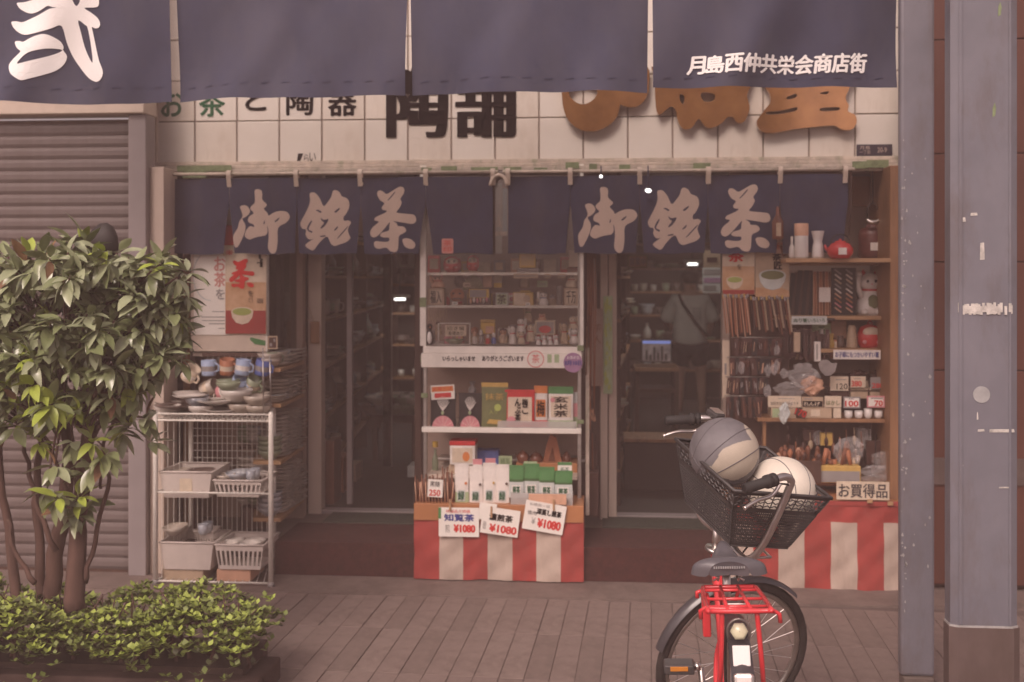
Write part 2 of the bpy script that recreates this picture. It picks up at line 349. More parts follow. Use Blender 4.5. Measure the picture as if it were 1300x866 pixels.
for polys, tf in [([[(140,-100),(143,60),(147,150),(160,250),(200,340),(270,400),(350,422),(430,415),(520,370),(580,300),(600,222),(612,216),(650,232),(720,232),(780,195),(815,130),(825,60),(800,-100),(500,-150)],[(200,120),(240,185),(310,212),(380,185),(425,120),(380,55),(310,35),(240,60)]], g5),
    ([[(831,100),(832,137),(836,147),(842,144),(851,137),(857,142),(860,156),(865,164),(871,166),(878,163),(886,152.5),(893,161),(900,164),(908,162),(916,157),(922,151),(929,150),(933,156),(938,158),(944,155),(950,142),(949,132),(947,122),(952,108),(948,84),(836,84)],[(889,120),(905,121),(905,129),(893,131)],[(863,121),(868,125),(866,134),(862,127)]], id1),
    ([[(969,110),(976,122),(976,132),(970,140),(964,148),(959,156),(962,165),(970,170),(984,170),(1004,166),(1030,163),(1056,161),(1064,165),(1072,167),(1080,165),(1085,157),(1083,148),(1074,143),(1075,136),(1071,126),(1077,110),(1080,84),(966,84)],[(996,126),(1008,121),(1009,125),(1000,128)],[(972,144),(992,142),(1008,138),(1009,142),(992,146),(973,147)],[(1040,139),(1062,138),(1061,142),(1041,143)],[(1038,120),(1050,118),(1046,122)]], id1)]:
    addshape(B(), polys, tf, YF-.052, 0, 3, th=.045).build('raised_letter', 'orange_acrylic', shop)
q = P(1088, 198, YF-.02); r = P(1133, 183, YF-.02)
o = B().box(q.x, r.x, YF-.018, YF-.005, q.z, r.z, 0, .002).build('address_plate', 'plate_navy', shop)
b = B(); addtext(b, '20-9', q.x+.11, r.x-.03, q.z+.018, r.z-.018, YF-.0195); addtext(b, '月島', q.x+.015, q.x+.07, q.z+.035, r.z-.008, YF-.0195); addtext(b, '一丁目', q.x+.015, q.x+.07, q.z+.01, q.z+.03, YF-.0195)
b.build('lettering', 'print_cream', o)
# posts
def upost(name, u0, u1, v0, v1, Y, d, mat, bev=.004, lab=None):
    q = P(u0, v1, Y); r = P(u1, v0, Y); o = B().box(q.x, r.x, Y, Y+d, q.z, r.z, 0, bev).build(name, mat, shop)
    if lab: o['label'] = lab
    return o
upost('front_post', 190, 208, 212, 742, YF-.25, .2, 'post_cream')
upost('door_post', 391, 408, 215, 657, YD, .1, 'post_cream'); upost('door_post', 378, 386, 215, 560, YD+.02, .06, 'wood_dark')
upost('door_post', 762, 771.5, 215, 660, YD-.05, .1, 'post_cream'); upost('door_post', 772.5, 783, 215, 658, YD, .1, 'post_cream')
upost('door_post', 917, 926, 300, 640, YD-.02, .1, 'post_cream')
upost('door_post', 526, 535, 215, 660, YD, .1, 'wood_dark')
upost('sliding_door_stile', 440, 447, 260, 640, YD+.12, .04, 'shutter_frame')
upost('corner_post', 1130, 1146, 210, 745, 6.02, .45, 'wood'); upost('corner_post', 232, 240, 215, 735, 6.28, .1, 'wood'); upost('corner_post', 240.6, 248, 215, 735, 6.30, .1, 'wood_dark')  # the last, dark strip paints the shade of an open gap
# step, floors, walls
xs0, xs1 = PX(345, 5.95), PX(965, 5.95)
B().box(xl, xr, 6.02, YD+.05, 0, .176).build('step', 'concrete', shop)
B().box(xs0, PX(1150,5.95), 6.00, 6.019, .0, .172).build('step_riser', 'concrete', shop)
B().box(xs0+.01, xr-.05, 5.992, 6.45, .177, .188).build('red_carpet', 'carpet', shop)
b = B().box(xs0+.01, xr-.05, 5.98, 5.9915, .006, .188); b.build('red_carpet_front', 'carpet', shop)
B().box(xs0+.15, PX(528,6.5), 6.46, YD-.01, .177, .192).build('door_mat', 'mat_green', shop)
B().box(PX(765,6.5), xr-.4, 6.46, YD-.01, .177, .192).build('door_mat', 'mat_green', shop)
for u0, u1 in [(408,526),(783,917)]:
    B().box(PX(u0,YD), PX(u1,YD), YD+.0, YD+.09, .177, .2, 0, .003).build('door_track', 'shutter_frame', shop)
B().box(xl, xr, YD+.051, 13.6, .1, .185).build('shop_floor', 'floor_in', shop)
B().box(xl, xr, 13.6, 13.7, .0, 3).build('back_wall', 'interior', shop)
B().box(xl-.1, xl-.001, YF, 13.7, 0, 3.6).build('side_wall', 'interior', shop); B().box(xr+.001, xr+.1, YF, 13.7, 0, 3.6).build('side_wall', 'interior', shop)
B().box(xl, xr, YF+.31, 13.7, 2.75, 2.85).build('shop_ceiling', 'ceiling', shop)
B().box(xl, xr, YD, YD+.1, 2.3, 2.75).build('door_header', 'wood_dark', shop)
# alcove wall behind the left rack, wall between the doors
q = P(248, 600, 6.62); B().box(q.x-.02, PX(391,6.74), 6.62, 6.68, .17, 2.3).build('alcove_wall', 'backboard', shop)
B().box(PX(535,YD), PX(762,YD), YD+.02, YD+.1, .18, 2.3).build('middle_wall', 'back_dark', shop)
# fluorescent lamps in the shop: the tubes and the light they give
LP_ = 4
def lamp_light(p, e, sx=.9):
    l = bpy.data.lights.new('tube_light', 'AREA'); l.shape = 'RECTANGLE'; l.size = sx; l.size_y = .1; l.energy = e; l.color = (1, .93, .86); o = bpy.data.objects.new('tube_light', l); C.objects.link(o); o.location = p
def lampbox(u0, u1, v0, v1, Y, lab):
    q = P(u0, v1, Y); r = P(u1, v0, Y); t = thing('ceiling_lamp', lab, 'lamp', ((q.x+r.x)/2, Y, r.z))
    B().box(q.x, r.x, Y, Y+.06, q.z, r.z, 0, .01).build('tube', 'lamp', t)
    lamp_light(((q.x+r.x)/2, Y+.03, q.z-.03), LP_)
    B().box(q.x-.04, r.x+.04, Y-.01, Y+.07, r.z+.002, r.z+.035).build('housing', 'white_metal', t)
    c = (q.x+r.x)/2; B().bar((c, Y+.03, r.z+.03), (c, Y+.03, 2.75), .008).build('cord', 'black', t)
lampbox(500, 514, 378.5, 381.5, 11.0, 'short fluorescent lamp glowing deep behind the left doorway')
lampbox(873, 886, 334, 337, 12.6, 'fluorescent lamp glowing just above the head of the customer in the right doorway')
for i, (x_, y_) in enumerate([(PX(850, 9.0), 9.0), (PX(470, 9.0), 9.0)]):  # added fittings out of view, put in to light the customer and aisles
    t = thing('ceiling_lamp', ['fluorescent ceiling fitting above the right aisle','fluorescent ceiling fitting above the left aisle'][i], 'lamp', (x_, y_, 2.7)); B().box(x_-.03, x_+.03, y_-.55, y_+.55, 2.66, 2.69, 0, .01).build('tube', 'lamp', t); B().box(x_-.06, x_+.06, y_-.6, y_+.6, 2.691, 2.749).build('housing', 'white_metal', t)
    lamp_light((x_, y_, 2.64), [15, 3][i])

# ================================================================ NEIGHBOURS
YS = 5.93
sh = thing('shuttered_shopfront', 'closed grey roller shutter of the neighbouring shop behind the small tree', 'shutter', (PX(80,YS), YS, 0))
z = .02; k = 0
xa, xb = PX(-60, YS), PX(165, YS); ht = .0655
pr = [(0,0),(.003,.006),(.009,.018),(.010,.044),(.008,.058),(0,.064)]
bs = B().add([(xa, YS+.03-p[0], .0+p[1]) for p in pr]+[(xb, YS+.03-p[0], p[1]) for p in pr], [[i, i+6, i+7, i+1] for i in range(5)])
s0 = bs.build('shutter_slat', 'shutter', sh)
top = PZ(163, YS, 80)
while z < top:
    o = bpy.data.objects.new('shutter_slat', s0.data); C.objects.link(o); o.parent = sh; o.location = (0, RN.uniform(-.001,.001), z); z += ht
bpy.data.objects.remove(s0)
B().box(xa, xb, YS+.032, YS+.05, 0, top+.05).build('shutter_backing', 'wood_dark', sh)
B().box(PX(165.5,YS), PX(189,YS)-.004, YS-.03, YS+.1, 0, top+.07, 0, .005).build('guide_rail', 'shutter_frame', sh)
B().box(xa, PX(189,YS)-.004, YS-.06, YS+.12, top+.072, top+.22, 0, .006).build('shutter_box', 'cream', sh)
B().box(xa, PX(189,YS)-.004, YS-.02, YS+.3, top+.222, 3.6).build('upper_wall', 'tile', sh)
nb = thing('brown_shopfront', 'reddish brown panelled front of the next shop, seen past the grey steel posts', 'shop', (PX(1200,5.97), 5.97, 0))
xa, xb = PX(1149, 5.97), PX(1420, 5.97); zz = [.03,.62,1.16,1.73,2.30,2.9,3.6]
for i in range(6):
    for j in range(3):
        w_ = (xb-xa)/3; B().box(xa+j*w_+.003, xa+(j+1)*w_-.003, 5.97, 6.03, zz[i]+.003, zz[i+1]-.003, 0, .004).build('wall_panel', 'brownwall' if i != 1 or j else 'brownwall', nb)
B().box(xa, xb, 6.031, 6.06, 0, 3.6).build('backing_wall', 'wood_dark', nb)
B().box(xa, xb, 5.955, 5.969, .56, .70, 0, .002).build('kick_rail', 'steel_low', nb)
# beam that joins the street columns and carries the banner
cn = thing('arcade_beam', 'grey steel beam joining the pavement columns overhead', 'beam', (0, YU_, 3.6))
B().box(-4, 4, 4.53, 4.67, 3.62, 3.78, 0, .01).build('beam', 'steel', cn)
# steel post with concrete-coloured foot
YP = 4.52
t = thing('steel_post', 'narrower square grey steel post with scratched paint', 'post', (PX(1165,YP), YP, 0))
q0, q1 = PX(1143.5, YP), PX(1187, YP)
B().box(q0, q1, YP, YP+.05, .055, 3.6, 0, .012).build('shaft', 'steel', t)
B().box(q0+.008, q1-.004, YP-.012, YP+.06, 0, .054, 0, .006).build('foot_plate', 'concrete', t)
b = B()
for k in range(90):
    zq = RN.uniform(.3, 2.2); xq = RN.choice([RN.uniform(q0+.001, q0+.022), RN.uniform(q0+.001, q0+.022), RN.uniform(q0+.02, q1-.02)]); l = RN.uniform(.002,.009)
    b.plate([(xq-l*.5,zq),(xq,zq+l*RN.uniform(.4,1.8)),(xq+l*RN.uniform(.3,1),zq+l*.2),(xq+.2*l,zq-l*RN.uniform(.2,1))], YP-.0012, YP+.001)
tag(b.build('scratch_mark', 'steel_edge', t), kind='stuff')
YP2 = 3.62
t = thing('arcade_column', 'broad grey steel column with a sleeved foot and a strip of old tape', 'column', (PX(1250,YP2), YP2, 0))
c0, c1 = PX(1208, YP2), PX(1293, YP2); w2 = c1-c0
def octo(x0, x1, y0, c, d=.07): return [(x0+c,y0),(x1-c,y0),(x1,y0+c*.6),(x1,y0+d),(x1-.012,y0+d),(x0+.012,y0+d),(x0,y0+d),(x0,y0+c*.6)]
def pris(b, pts, z0, z1, m=0):
    n = len(pts); return b.add([(p[0],p[1],z0) for p in pts]+[(p[0],p[1],z1) for p in pts], [list(range(n))[::-1],[n+i for i in range(n)]]+[[i,(i+1)%n,n+(i+1)%n,n+i] for i in range(n)], m)
zs = PZ(797, YP2, 1250)
for x0_, x1_ in ((c0+.022, c0+.034), (c1-.03, c1-.022)): B().box(x0_, x1_, YP2-.004, YP2-.0002, zs+.008, 3.6, 0, .0015).build('edge_bead', 'steel', t)
pris(B(), octo(c0, c1, YP2, .022), zs+.006, 3.62).build('shaft', 'steel', t)
pris(B(), octo(c0-.006, c1+.006, YP2-.006, .022), 0, zs).build('foot_sleeve', 'steel_low', t)
pris(B(), octo(c0-.003, c1+.003, YP2-.003, .022), zs, zs+.006).build('sleeve_rim', 'steel_edge', t)
b = B(); 
for k in range(26):
    u = 1213+k*2.8; q = P(u, 400-RN.uniform(0,4), YP2); r = P(u+3.2, 384+RN.uniform(0,5), YP2)
    if RN.random() < .9: b.box(max(q.x, c0+.023), min(r.x, c1-.02), YP2-.001-.0002*k, YP2+.002, q.z, r.z)
b.build('tape_strip', 'tape', t)
q = P(1246, 501, YP2); b = B().lathe([(.0001,0),(.0265,0),(.0265,.002)], (q.x, YP2-.002, q.z), 20, Mx=Matrix.Rotation(-PI/2, 3, 'X')); b.build('round_sticker', 'sticker', t, smooth=False)
b = B()
for (u0,v0,u1,v1) in [(1256,545,1288,549),(1241,545,1250,548),(1240,523,1242,533),(1217,590,1223,592),(1218,276,1226,282),(1232,270,1241,274),(1244,308,1250,330),(1268,618,1284,620)]:
    q = P(u0,v1,YP2); r = P(u1,v0,YP2); b.plate([(q.x,q.z),(r.x,q.z+.001),(r.x-.002,r.z),(q.x+.001,r.z-.001)], YP2-.0016, YP2+.001)
b.build('paint_chip', 'tape', t)
q = P(1222, 795, YP2)
b = B()
for (u0,v0) in [(1269,12),(1262,140)]:
    q = P(u0,v0,YP2); b.plate([(q.x-.005,q.z-.022),(q.x+.003,q.z-.018),(q.x+.006,q.z+.006),(q.x+.002,q.z+.024),(q.x-.004,q.z+.008)], YP2-.0014, YP2+.001)
b.build('green_mark', 'green_tape', t)

# ================================================================ NOREN
def cloth(panels, Y, ztop, zbot, wave, gapw, slit, name, mat, parent, nx=14, nz=16):
    b = B()
    for k, (xa, xb, ga, gb, *zz_) in enumerate(panels):
        vs = []; zbot = zz_[0] if zz_ else zbot
        for j in range(nz+1):
            tz = j/nz; z = ztop+(zbot-ztop)*tz
            op = max(0, (tz-slit))/(1-slit) if slit < 1 else 0
            xa2 = xa+ga*op**.8; xb2 = xb-gb*op**.8
            for i in range(nx+1):
                s_ = i/nx; x = xa2+(xb2-xa2)*s_; vs.append((x, Y-wave(x, z), z + (0 if j < nz else .004*math.sin(s_*7+k))))
        fs = [[j*(nx+1)+i, (j+1)*(nx+1)+i, (j+1)*(nx+1)+i+1, j*(nx+1)+i+1] for j in range(nz) for i in range(nx)]
        b.add(vs, fs, 0, True)
    return b.build(name, mat, parent)
YN = 6.10
def wv(x, z): return .010*math.sin(x*6.1+1)+.006*math.sin(x*17+z*3)+ .012*max(0, 2.2-z)*math.sin(x*9)
zt, zn = PZ(224, YN), PZ(322, YN)
def pan(us, gaps): return [(PX(us[i], YN)+(.001 if i else 0), PX(us[i+1], YN)-.001, gaps[i][0], gaps[i][1]) for i in range(len(us)-1)]
def noren(us, gaps, lab, seal, du):
    t = thing('noren_curtain', lab, 'shop curtain', (PX((us[0]+us[-1])/2, YN), YN, zt), group='dark blue tea curtains over the doorways')
    cloth(pan(us, gaps), YN, zt, zn, wv, 0, .38, 'curtain_cloth', 'navy', t)
    for u in us[:]:
        q = PX(u, YN); 
        if u == us[-1] and du: q -= .02
        pth = [(q, YN-.012, zt-.05), (q, YN-.03, zt+.01), (q, YN-.035, zt+.035), (q, YN-.01, zt+.045), (q, YN+.01, zt+.02), (q, YN+.004, zt-.04)]
        vs = [(x-.013, y, z) for x, y, z in pth]+[(x+.013, y, z) for x, y, z in pth]; n = len(pth)
        B().add(vs, [[i, i+1, n+i+1, n+i] for i in range(n-1)], 0, True).build('hanging_loop', 'cream', t)
    B().tube([(PX(us[0],YN)-.03, YN-.012, zt+.025), (PX(us[-1],YN)+.03, YN-.012, zt+.025)], .009, 8).build('hanging_rod', 'cream_dirty', t)
    b = B(); dx = (PX(765.7,YN)-PX(327.5,YN)) if du else 0
    c1_ = pxt(YN, 290, 210, 6.662); c2_ = pxt(YN, 370, 220, 7.217)
    s1 = lambda a, c: (c1_(a, c)[0]+dx, c1_(a, c)[1]); s2 = lambda a, c: (c2_(a, c)[0]+dx, c2_(a, c)[1])
    G = lambda x, z: wv(x, z)+.0025
    L = [(105,350),(140,338),(170,352),(187,385),(178,412),(150,438),(125,455),(148,500),(150,545),(135,595),(110,650),(85,692),(62,688),(50,640),(52,590),(85,535),(98,480),(120,445),(125,420),(115,385)]
    Mm = [(225,215),(250,203),(282,213),(290,245),(290,290),(328,330),(318,352),(303,368),(335,405),(345,425),(390,400),(440,387),(495,393),(522,425),(518,455),(490,488),(425,530),(421,640),(408,725),(380,748),(352,730),(338,690),(345,600),(340,535),(330,515),(335,560),(318,592),(280,600),(230,612),(185,628),(150,608),(146,585),(160,545),(188,515),(222,522),(215,500),(180,485),(170,460),(185,430),(218,405),(190,370),(198,345),(225,318),(228,270)]
    addshape(b, [L], s1, YN, 0, 3, G); addshape(b, [Mm, [(396,472),(435,442),(432,458),(405,480)], [(300,492),(310,465),(312,488),(303,502)]], s1, YN, 0, 3, G)
    K = [(165,185),(200,175),(230,195),(260,240),(290,300),(330,260),(360,215),(375,165),(400,153),(435,170),(460,210),(500,225),(525,255),(528,310),(500,370),(475,400),(480,435),(520,432),(545,450),(530,480),(515,520),(530,570),(538,595),(500,630),(440,650),(390,665),(355,645),(335,600),(320,580),(290,595),(240,650),(205,700),(180,705),(140,680),(128,655),(170,620),(200,600),(180,606),(150,600),(128,560),(135,530),(125,512),(100,507),(82,460),(110,400),(135,350),(160,290),(168,240)]
    addshape(b, [K, [(218,338),(240,334),(270,350),(262,362),(240,350)], [(388,352),(435,316),(438,330),(405,360)], [(262,408),(290,426),(332,418),(322,450),(292,490),(262,508),(265,490),(292,455),(270,432)], [(386,517),(420,483),(417,505),(390,527)], [(420,586),(510,488),(507,505),(430,589)], [(150,478),(178,433),(184,445),(155,512),(187,530),(180,546),(142,518)], [(258,574),(305,567),(300,579),(262,583)]], s2, YN, 0, 3, G)
    global TEA
    TEA = T = [(783,185),(800,158),(835,165),(870,190),(920,165),(980,130),(1020,127),(1038,155),(1030,190),(1000,235),(1012,270),(990,320),(965,350),(975,364),(1080,375),(1130,385),(1148,425),(1135,455),(1100,465),(1040,455),(960,442),(935,440),(965,460),(978,485),(1030,490),(1055,525),(1030,550),(988,575),(982,640),(975,700),(950,725),(905,712),(880,688),(855,682),(800,693),(765,675),(757,640),(775,622),(830,628),(888,625),(895,592),(840,588),(812,572),(830,545),(890,525),(897,480),(903,452),(890,460),(850,510),(800,565),(760,588),(730,575),(722,540),(745,495),(800,445),(762,432),(770,405),(820,380),(860,360),(872,342),(835,335),(828,310),(850,275),(815,250),(795,220)]
    addshape(b, [T, [(885,240),(945,172),(948,182),(893,245)]], s2, YN, 0, 3, G); addshape(b, [[(1018,615),(1040,597),(1090,602),(1130,635),(1138,665),(1120,690),(1085,692),(1040,670)]], s2, YN, 0, 3, G)
    b.build('lettering', 'print_cream', t)
    if seal:
        q = P(561, 322, YN); r = P(575.5, 303, YN); G2 = lambda x, z: wv(x, z)+.003
        o = addshape(B(), [[(q.x+.006,q.z),(r.x-.006,q.z),(r.x,q.z+.006),(r.x,r.z-.006),(r.x-.006,r.z),(q.x+.006,r.z),(q.x,r.z-.006),(q.x,q.z+.006)]], lambda a, c: (a, c), YN, 0, 1, G2).build('red_seal', 'seal', t)
        addtext(B(), '茶', q.x+.010, r.x-.010, q.z+.044, r.z-.01, YN-.001, fn=G2).build('lettering', 'ink_red', t); addtext(B(), '印', q.x+.010, r.x-.010, q.z+.01, r.z-.046, YN-.001, fn=G2).build('lettering', 'ink_red', t)
    return t
mk('seal', (.62,.27,.23), .8)
noren([208,292,377,458,541,626], [(.0,.034),(.030,.010),(.012,.022),(.020,.04),(.04,.0)], 'dark blue curtain with cream brush characters and a small red seal, left one', True, 0)
noren([645,724,812,899,990,1077], [(.0,.024),(.022,.020),(.022,.018),(.014,.020),(.014,.03)], 'dark blue curtain with cream brush characters and no seal, beside the cat shelf', False, 1)
q, r = P(629, 322, YN+.09), P(644, 246, YN+.09); t = thing('hanging_board', 'narrow pale board seen in the gap between the two dark blue curtains', 'board', (q.x, YN+.09, r.z)); B().box(q.x, r.x-.03, YN+.09, YN+.10, q.z, r.z+.06).build('pale_board', 'c_skyw2', t); B().box(r.x-.027, r.x, YN+.085, YN+.095, q.z+.1, r.z+.03).build('blue_strip', 'ceramic_b2', t); B().box(q.x, r.x, YN+.075, YN+.085, q.z+.10, q.z+.125).build('cross_bar', 'cream_dirty', t); B().plate([(q.x, q.z+.15), (r.x-.03, q.z+.15), (r.x-.05, q.z+.23)], YN+.08, YN+.089).build('pointed_flag', 'cream_dirty', t)
q = P(633.5, 234, YN); B().tube([(q.x+.045*math.cos(PI*k/10), YN-.02, q.z-.01+.06*math.sin(PI*k/10)) for k in range(11)], .011, 6).build('arch_loop', 'cream', t)
for i, (u, v) in enumerate([(763,224),(823,242)]):  # added glowing discs on brackets stand in for lights seen through the curtain
    q = P(u, v, YN-.06); t = thing('spot_lamp', ['tiny bright spot lamp clipped at the top edge of the right curtain', 'half round bright lamp in front of the right curtain near its second character'][i], 'lamp', q)
    rr = [.009, .020][i]
    B().lathe([(.001,0),(rr,0)], q, 14, Mx=Matrix.Rotation(PI/2, 3, 'X') @ Matrix.Rotation([0,.5][i], 3, 'Y'), sy=[1,.6][i]).build('lamp_lens', 'lamp', t)
    B().lathe([(rr+.002,0),(rr*.9,rr),(.004,rr*1.5)], q+Vector((0,.002,0)), 14, Mx=Matrix.Rotation(-PI/2, 3, 'X'), sy=[1,.6][i]).build('lamp_shade', 'navy', t)
    B().bar(q+Vector((0,.02,.0)), (q.x, YN-.04, zt+.05), .004).build('bracket', 'navy', t)
# upper street noren
YU = 4.6; zu1 = 3.45; zu0 = 2.418
us = [-75,221,521,826,1142]
UB = [PX(u_, YU) for u_ in us]; UE = UB[1:4]
def wu(x, z):
    h = (zu1-z)/(zu1-zu0); i = max(0, min(3, int(sum(x > e_ for e_ in UE)))); x0_, x1_ = UB[i], UB[i+1]; s_ = (x-x0_)/(x1_-x0_)
    sag = math.sin(PI*max(0, min(1, s_)))
    v = .055*sag*h + .05*math.sin(3.3*(s_+1.1*h*(1 if i % 2 else -1))+i*1.7)*h
    v += .020*math.exp(-((s_-.85+.55*h)/.10)**2)*h*2 - .016*math.exp(-((s_-.12-.5*h)/.09)**2)*h*2 + .012*math.sin(s_*17+h*9+i*2)*h*h
    return v
t = thing('street_banner_curtain', 'wide navy street curtain with white shopping street lettering across the top of the view', 'curtain', (0, YU, zu1), group=None)
pn = [(PX(us[i],YU)+.004, PX(us[i+1],YU)-.004, .004, .010 if i < 3 else .0, [2.402,2.404,2.411,2.428][i]) for i in range(4)]
cloth(pn, YU, zu1, zu0, wu, 0, .3, 'curtain_cloth', 'navy_up', t, 60, 34)
b = B(); G = lambda x, z: wu(x, z)+.004
c3 = pxt(YU, 0, 0, 7.219)
A_ = [(100,200),(150,195),(210,205),(300,170),(400,130),(480,100),(560,92),(520,85),(465,70),(400,95),(330,120),(280,125),(220,105),(170,70),(150,25),(210,18),(330,-10),(430,-30),(560,-30),(570,-200),(660,-240),(690,-60),(715,40),(740,75),(770,30),(780,-60),(850,-100),(925,-60),(938,30),(925,75),(880,85),(805,90),(860,130),(920,180),(940,230),(925,265),(890,270),(860,258),(872,320),(890,420),(920,560),(955,650),(945,710),(910,745),(870,748),(800,710),(720,620),(650,510),(612,390),(590,250),(500,270),(400,300),(300,325),(230,325),(160,290),(115,245)]
addshape(b, [A_, [(742,200),(800,240),(820,265),(842,400),(855,572),(820,530),(780,430),(755,300)]], c3, YU, 0, 3, G)
addshape(b, [[(148,385),(200,385),(240,395),(300,365),(370,335),(430,323),(500,345),(560,385),(580,430),(572,452),(578,470),(598,510),(570,580),(500,650),(400,700),(300,740),(250,755),(200,730),(150,690),(120,630),(125,590),(170,540),(225,487),(190,460),(160,425)], [(205,600),(240,550),(300,500),(400,465),(480,450),(565,458),(500,500),(400,545),(300,580),(240,597)]], c3, YU, 0, 3, G)
for i, ch in enumerate('月島西仲共栄会商店街'):
    u0 = 872+i*23.1; q = P(u0, 97-i*.62, YU); r = P(u0+21.5, 75-i*.9, YU)
    addtext(b, ch, q.x, r.x, q.z, r.z, YU, 0, .0032, .03, .12, fn=G)
b.build('lettering', 'print_white', t)
b = B()
for i in range(4):
    for k in range(11):
        x = pn[i][0]+(k+.7)*(pn[i][1]-pn[i][0])/11.5; z = zu0+.045
        b.add([(x+dx, YU-wu(x+dx, z+dz)-.003, z+dz) for dx, dz in ((-.018,0),(.018,.004),(.018,.008),(-.018,.004))], [(0,1,2,3)])
tag(b.build('hem_stitch', 'navy', t), kind='stuff')
B().tube([(-3.2,YU,zu1+.01),(3,YU,zu1+.01)], .02, 10).build('hanging_pole', 'steel', t)
b = B()
for i in range(9): b.bar((-2.4+i*.55, YU, zu1+.02), (-2.4+i*.55, YU, 3.62), .006)
b.build('hanging_wire', 'black', t)
# ================================================================ SMALL GOODS: builders, each returns a top-level thing standing at (x, y, z)
def sq(name, col, **k): 
    if name not in MATS: mk(name, col, **{**dict(rough=.55, var=.1, scale=20), **k})
    return name
COL = dict(red=(.55,.03,.03), cream=(.66,.55,.42), white=(.76,.71,.66), green=(.07,.22,.07), dgreen=(.05,.12,.04), pale_green=(.38,.48,.28), yellow=(.65,.42,.06), orange=(.62,.20,.05), brown=(.19,.07,.035), dbrown=(.07,.03,.022), black=(.022,.018,.018), blue=(.10,.15,.42), lblue=(.36,.45,.62), pink=(.62,.26,.28), purple=(.36,.20,.34), gold=(.55,.36,.10), grey=(.28,.26,.25), beige=(.48,.36,.25), terracotta=(.42,.16,.08), olive=(.16,.17,.07), peach=(.62,.36,.24), skyw=(.55,.58,.56))
for k_, c_ in COL.items(): mk('c_'+k_, c_, .5, .14, 18)
mk('g_red', COL['red'], .18, .1, 10, coat=.5); mk('g_white', (.74,.70,.66), .2, .08, 14, coat=.4); mk('g_brown', (.16,.055,.03), .25, .3, 12, coat=.4); mk('g_iron', (.13,.035,.028), .35, .3, 20)
mk('ceramic', (.50,.42,.34), .3, .3, 8, coat=.3, col2=(.62,.55,.47)); mk('ceramic_blue', (.28,.33,.42), .3, .4, 22, coat=.3, col2=(.6,.6,.6)); mk('ceramic_dark', (.13,.09,.075), .3, .4, 15, coat=.3); mk('ceramic_green', (.26,.30,.20), .3, .3, 10, coat=.3); mk('ceramic_pale', (.62,.57,.52), .25, .15, 16, coat=.3)
MATS['clearbag'].node_tree.nodes['Principled BSDF'].inputs['Alpha'].default_value = .22; MATS['clearbag'].node_tree.nodes['Principled BSDF'].inputs['Roughness'].default_value = .08
mk('clear_plastic', (.62,.60,.58), .2, .1, 10, alpha=.45); mk('foil', (.5,.47,.46), .25, .3, 25, metal=.8)
mk('basket_white', (.62,.55,.50), .45, .08, 10); mk('wicker', (.40,.26,.15), .7, .3, 30)
mk('tea_orange', (.62,.30,.12), .6, .35, 5, col2=(.72,.50,.32)); mk('matcha', (.33,.38,.10), .4)
def c(n): return 'c_'+n if 'c_'+n in MATS else n
def dims(u0, v0, u1, v1, Y):
    q = P(u0, v1, Y); r = P(u1, v0, Y); return (q.x+r.x)/2, q.z, r.x-q.x, r.z-q.z
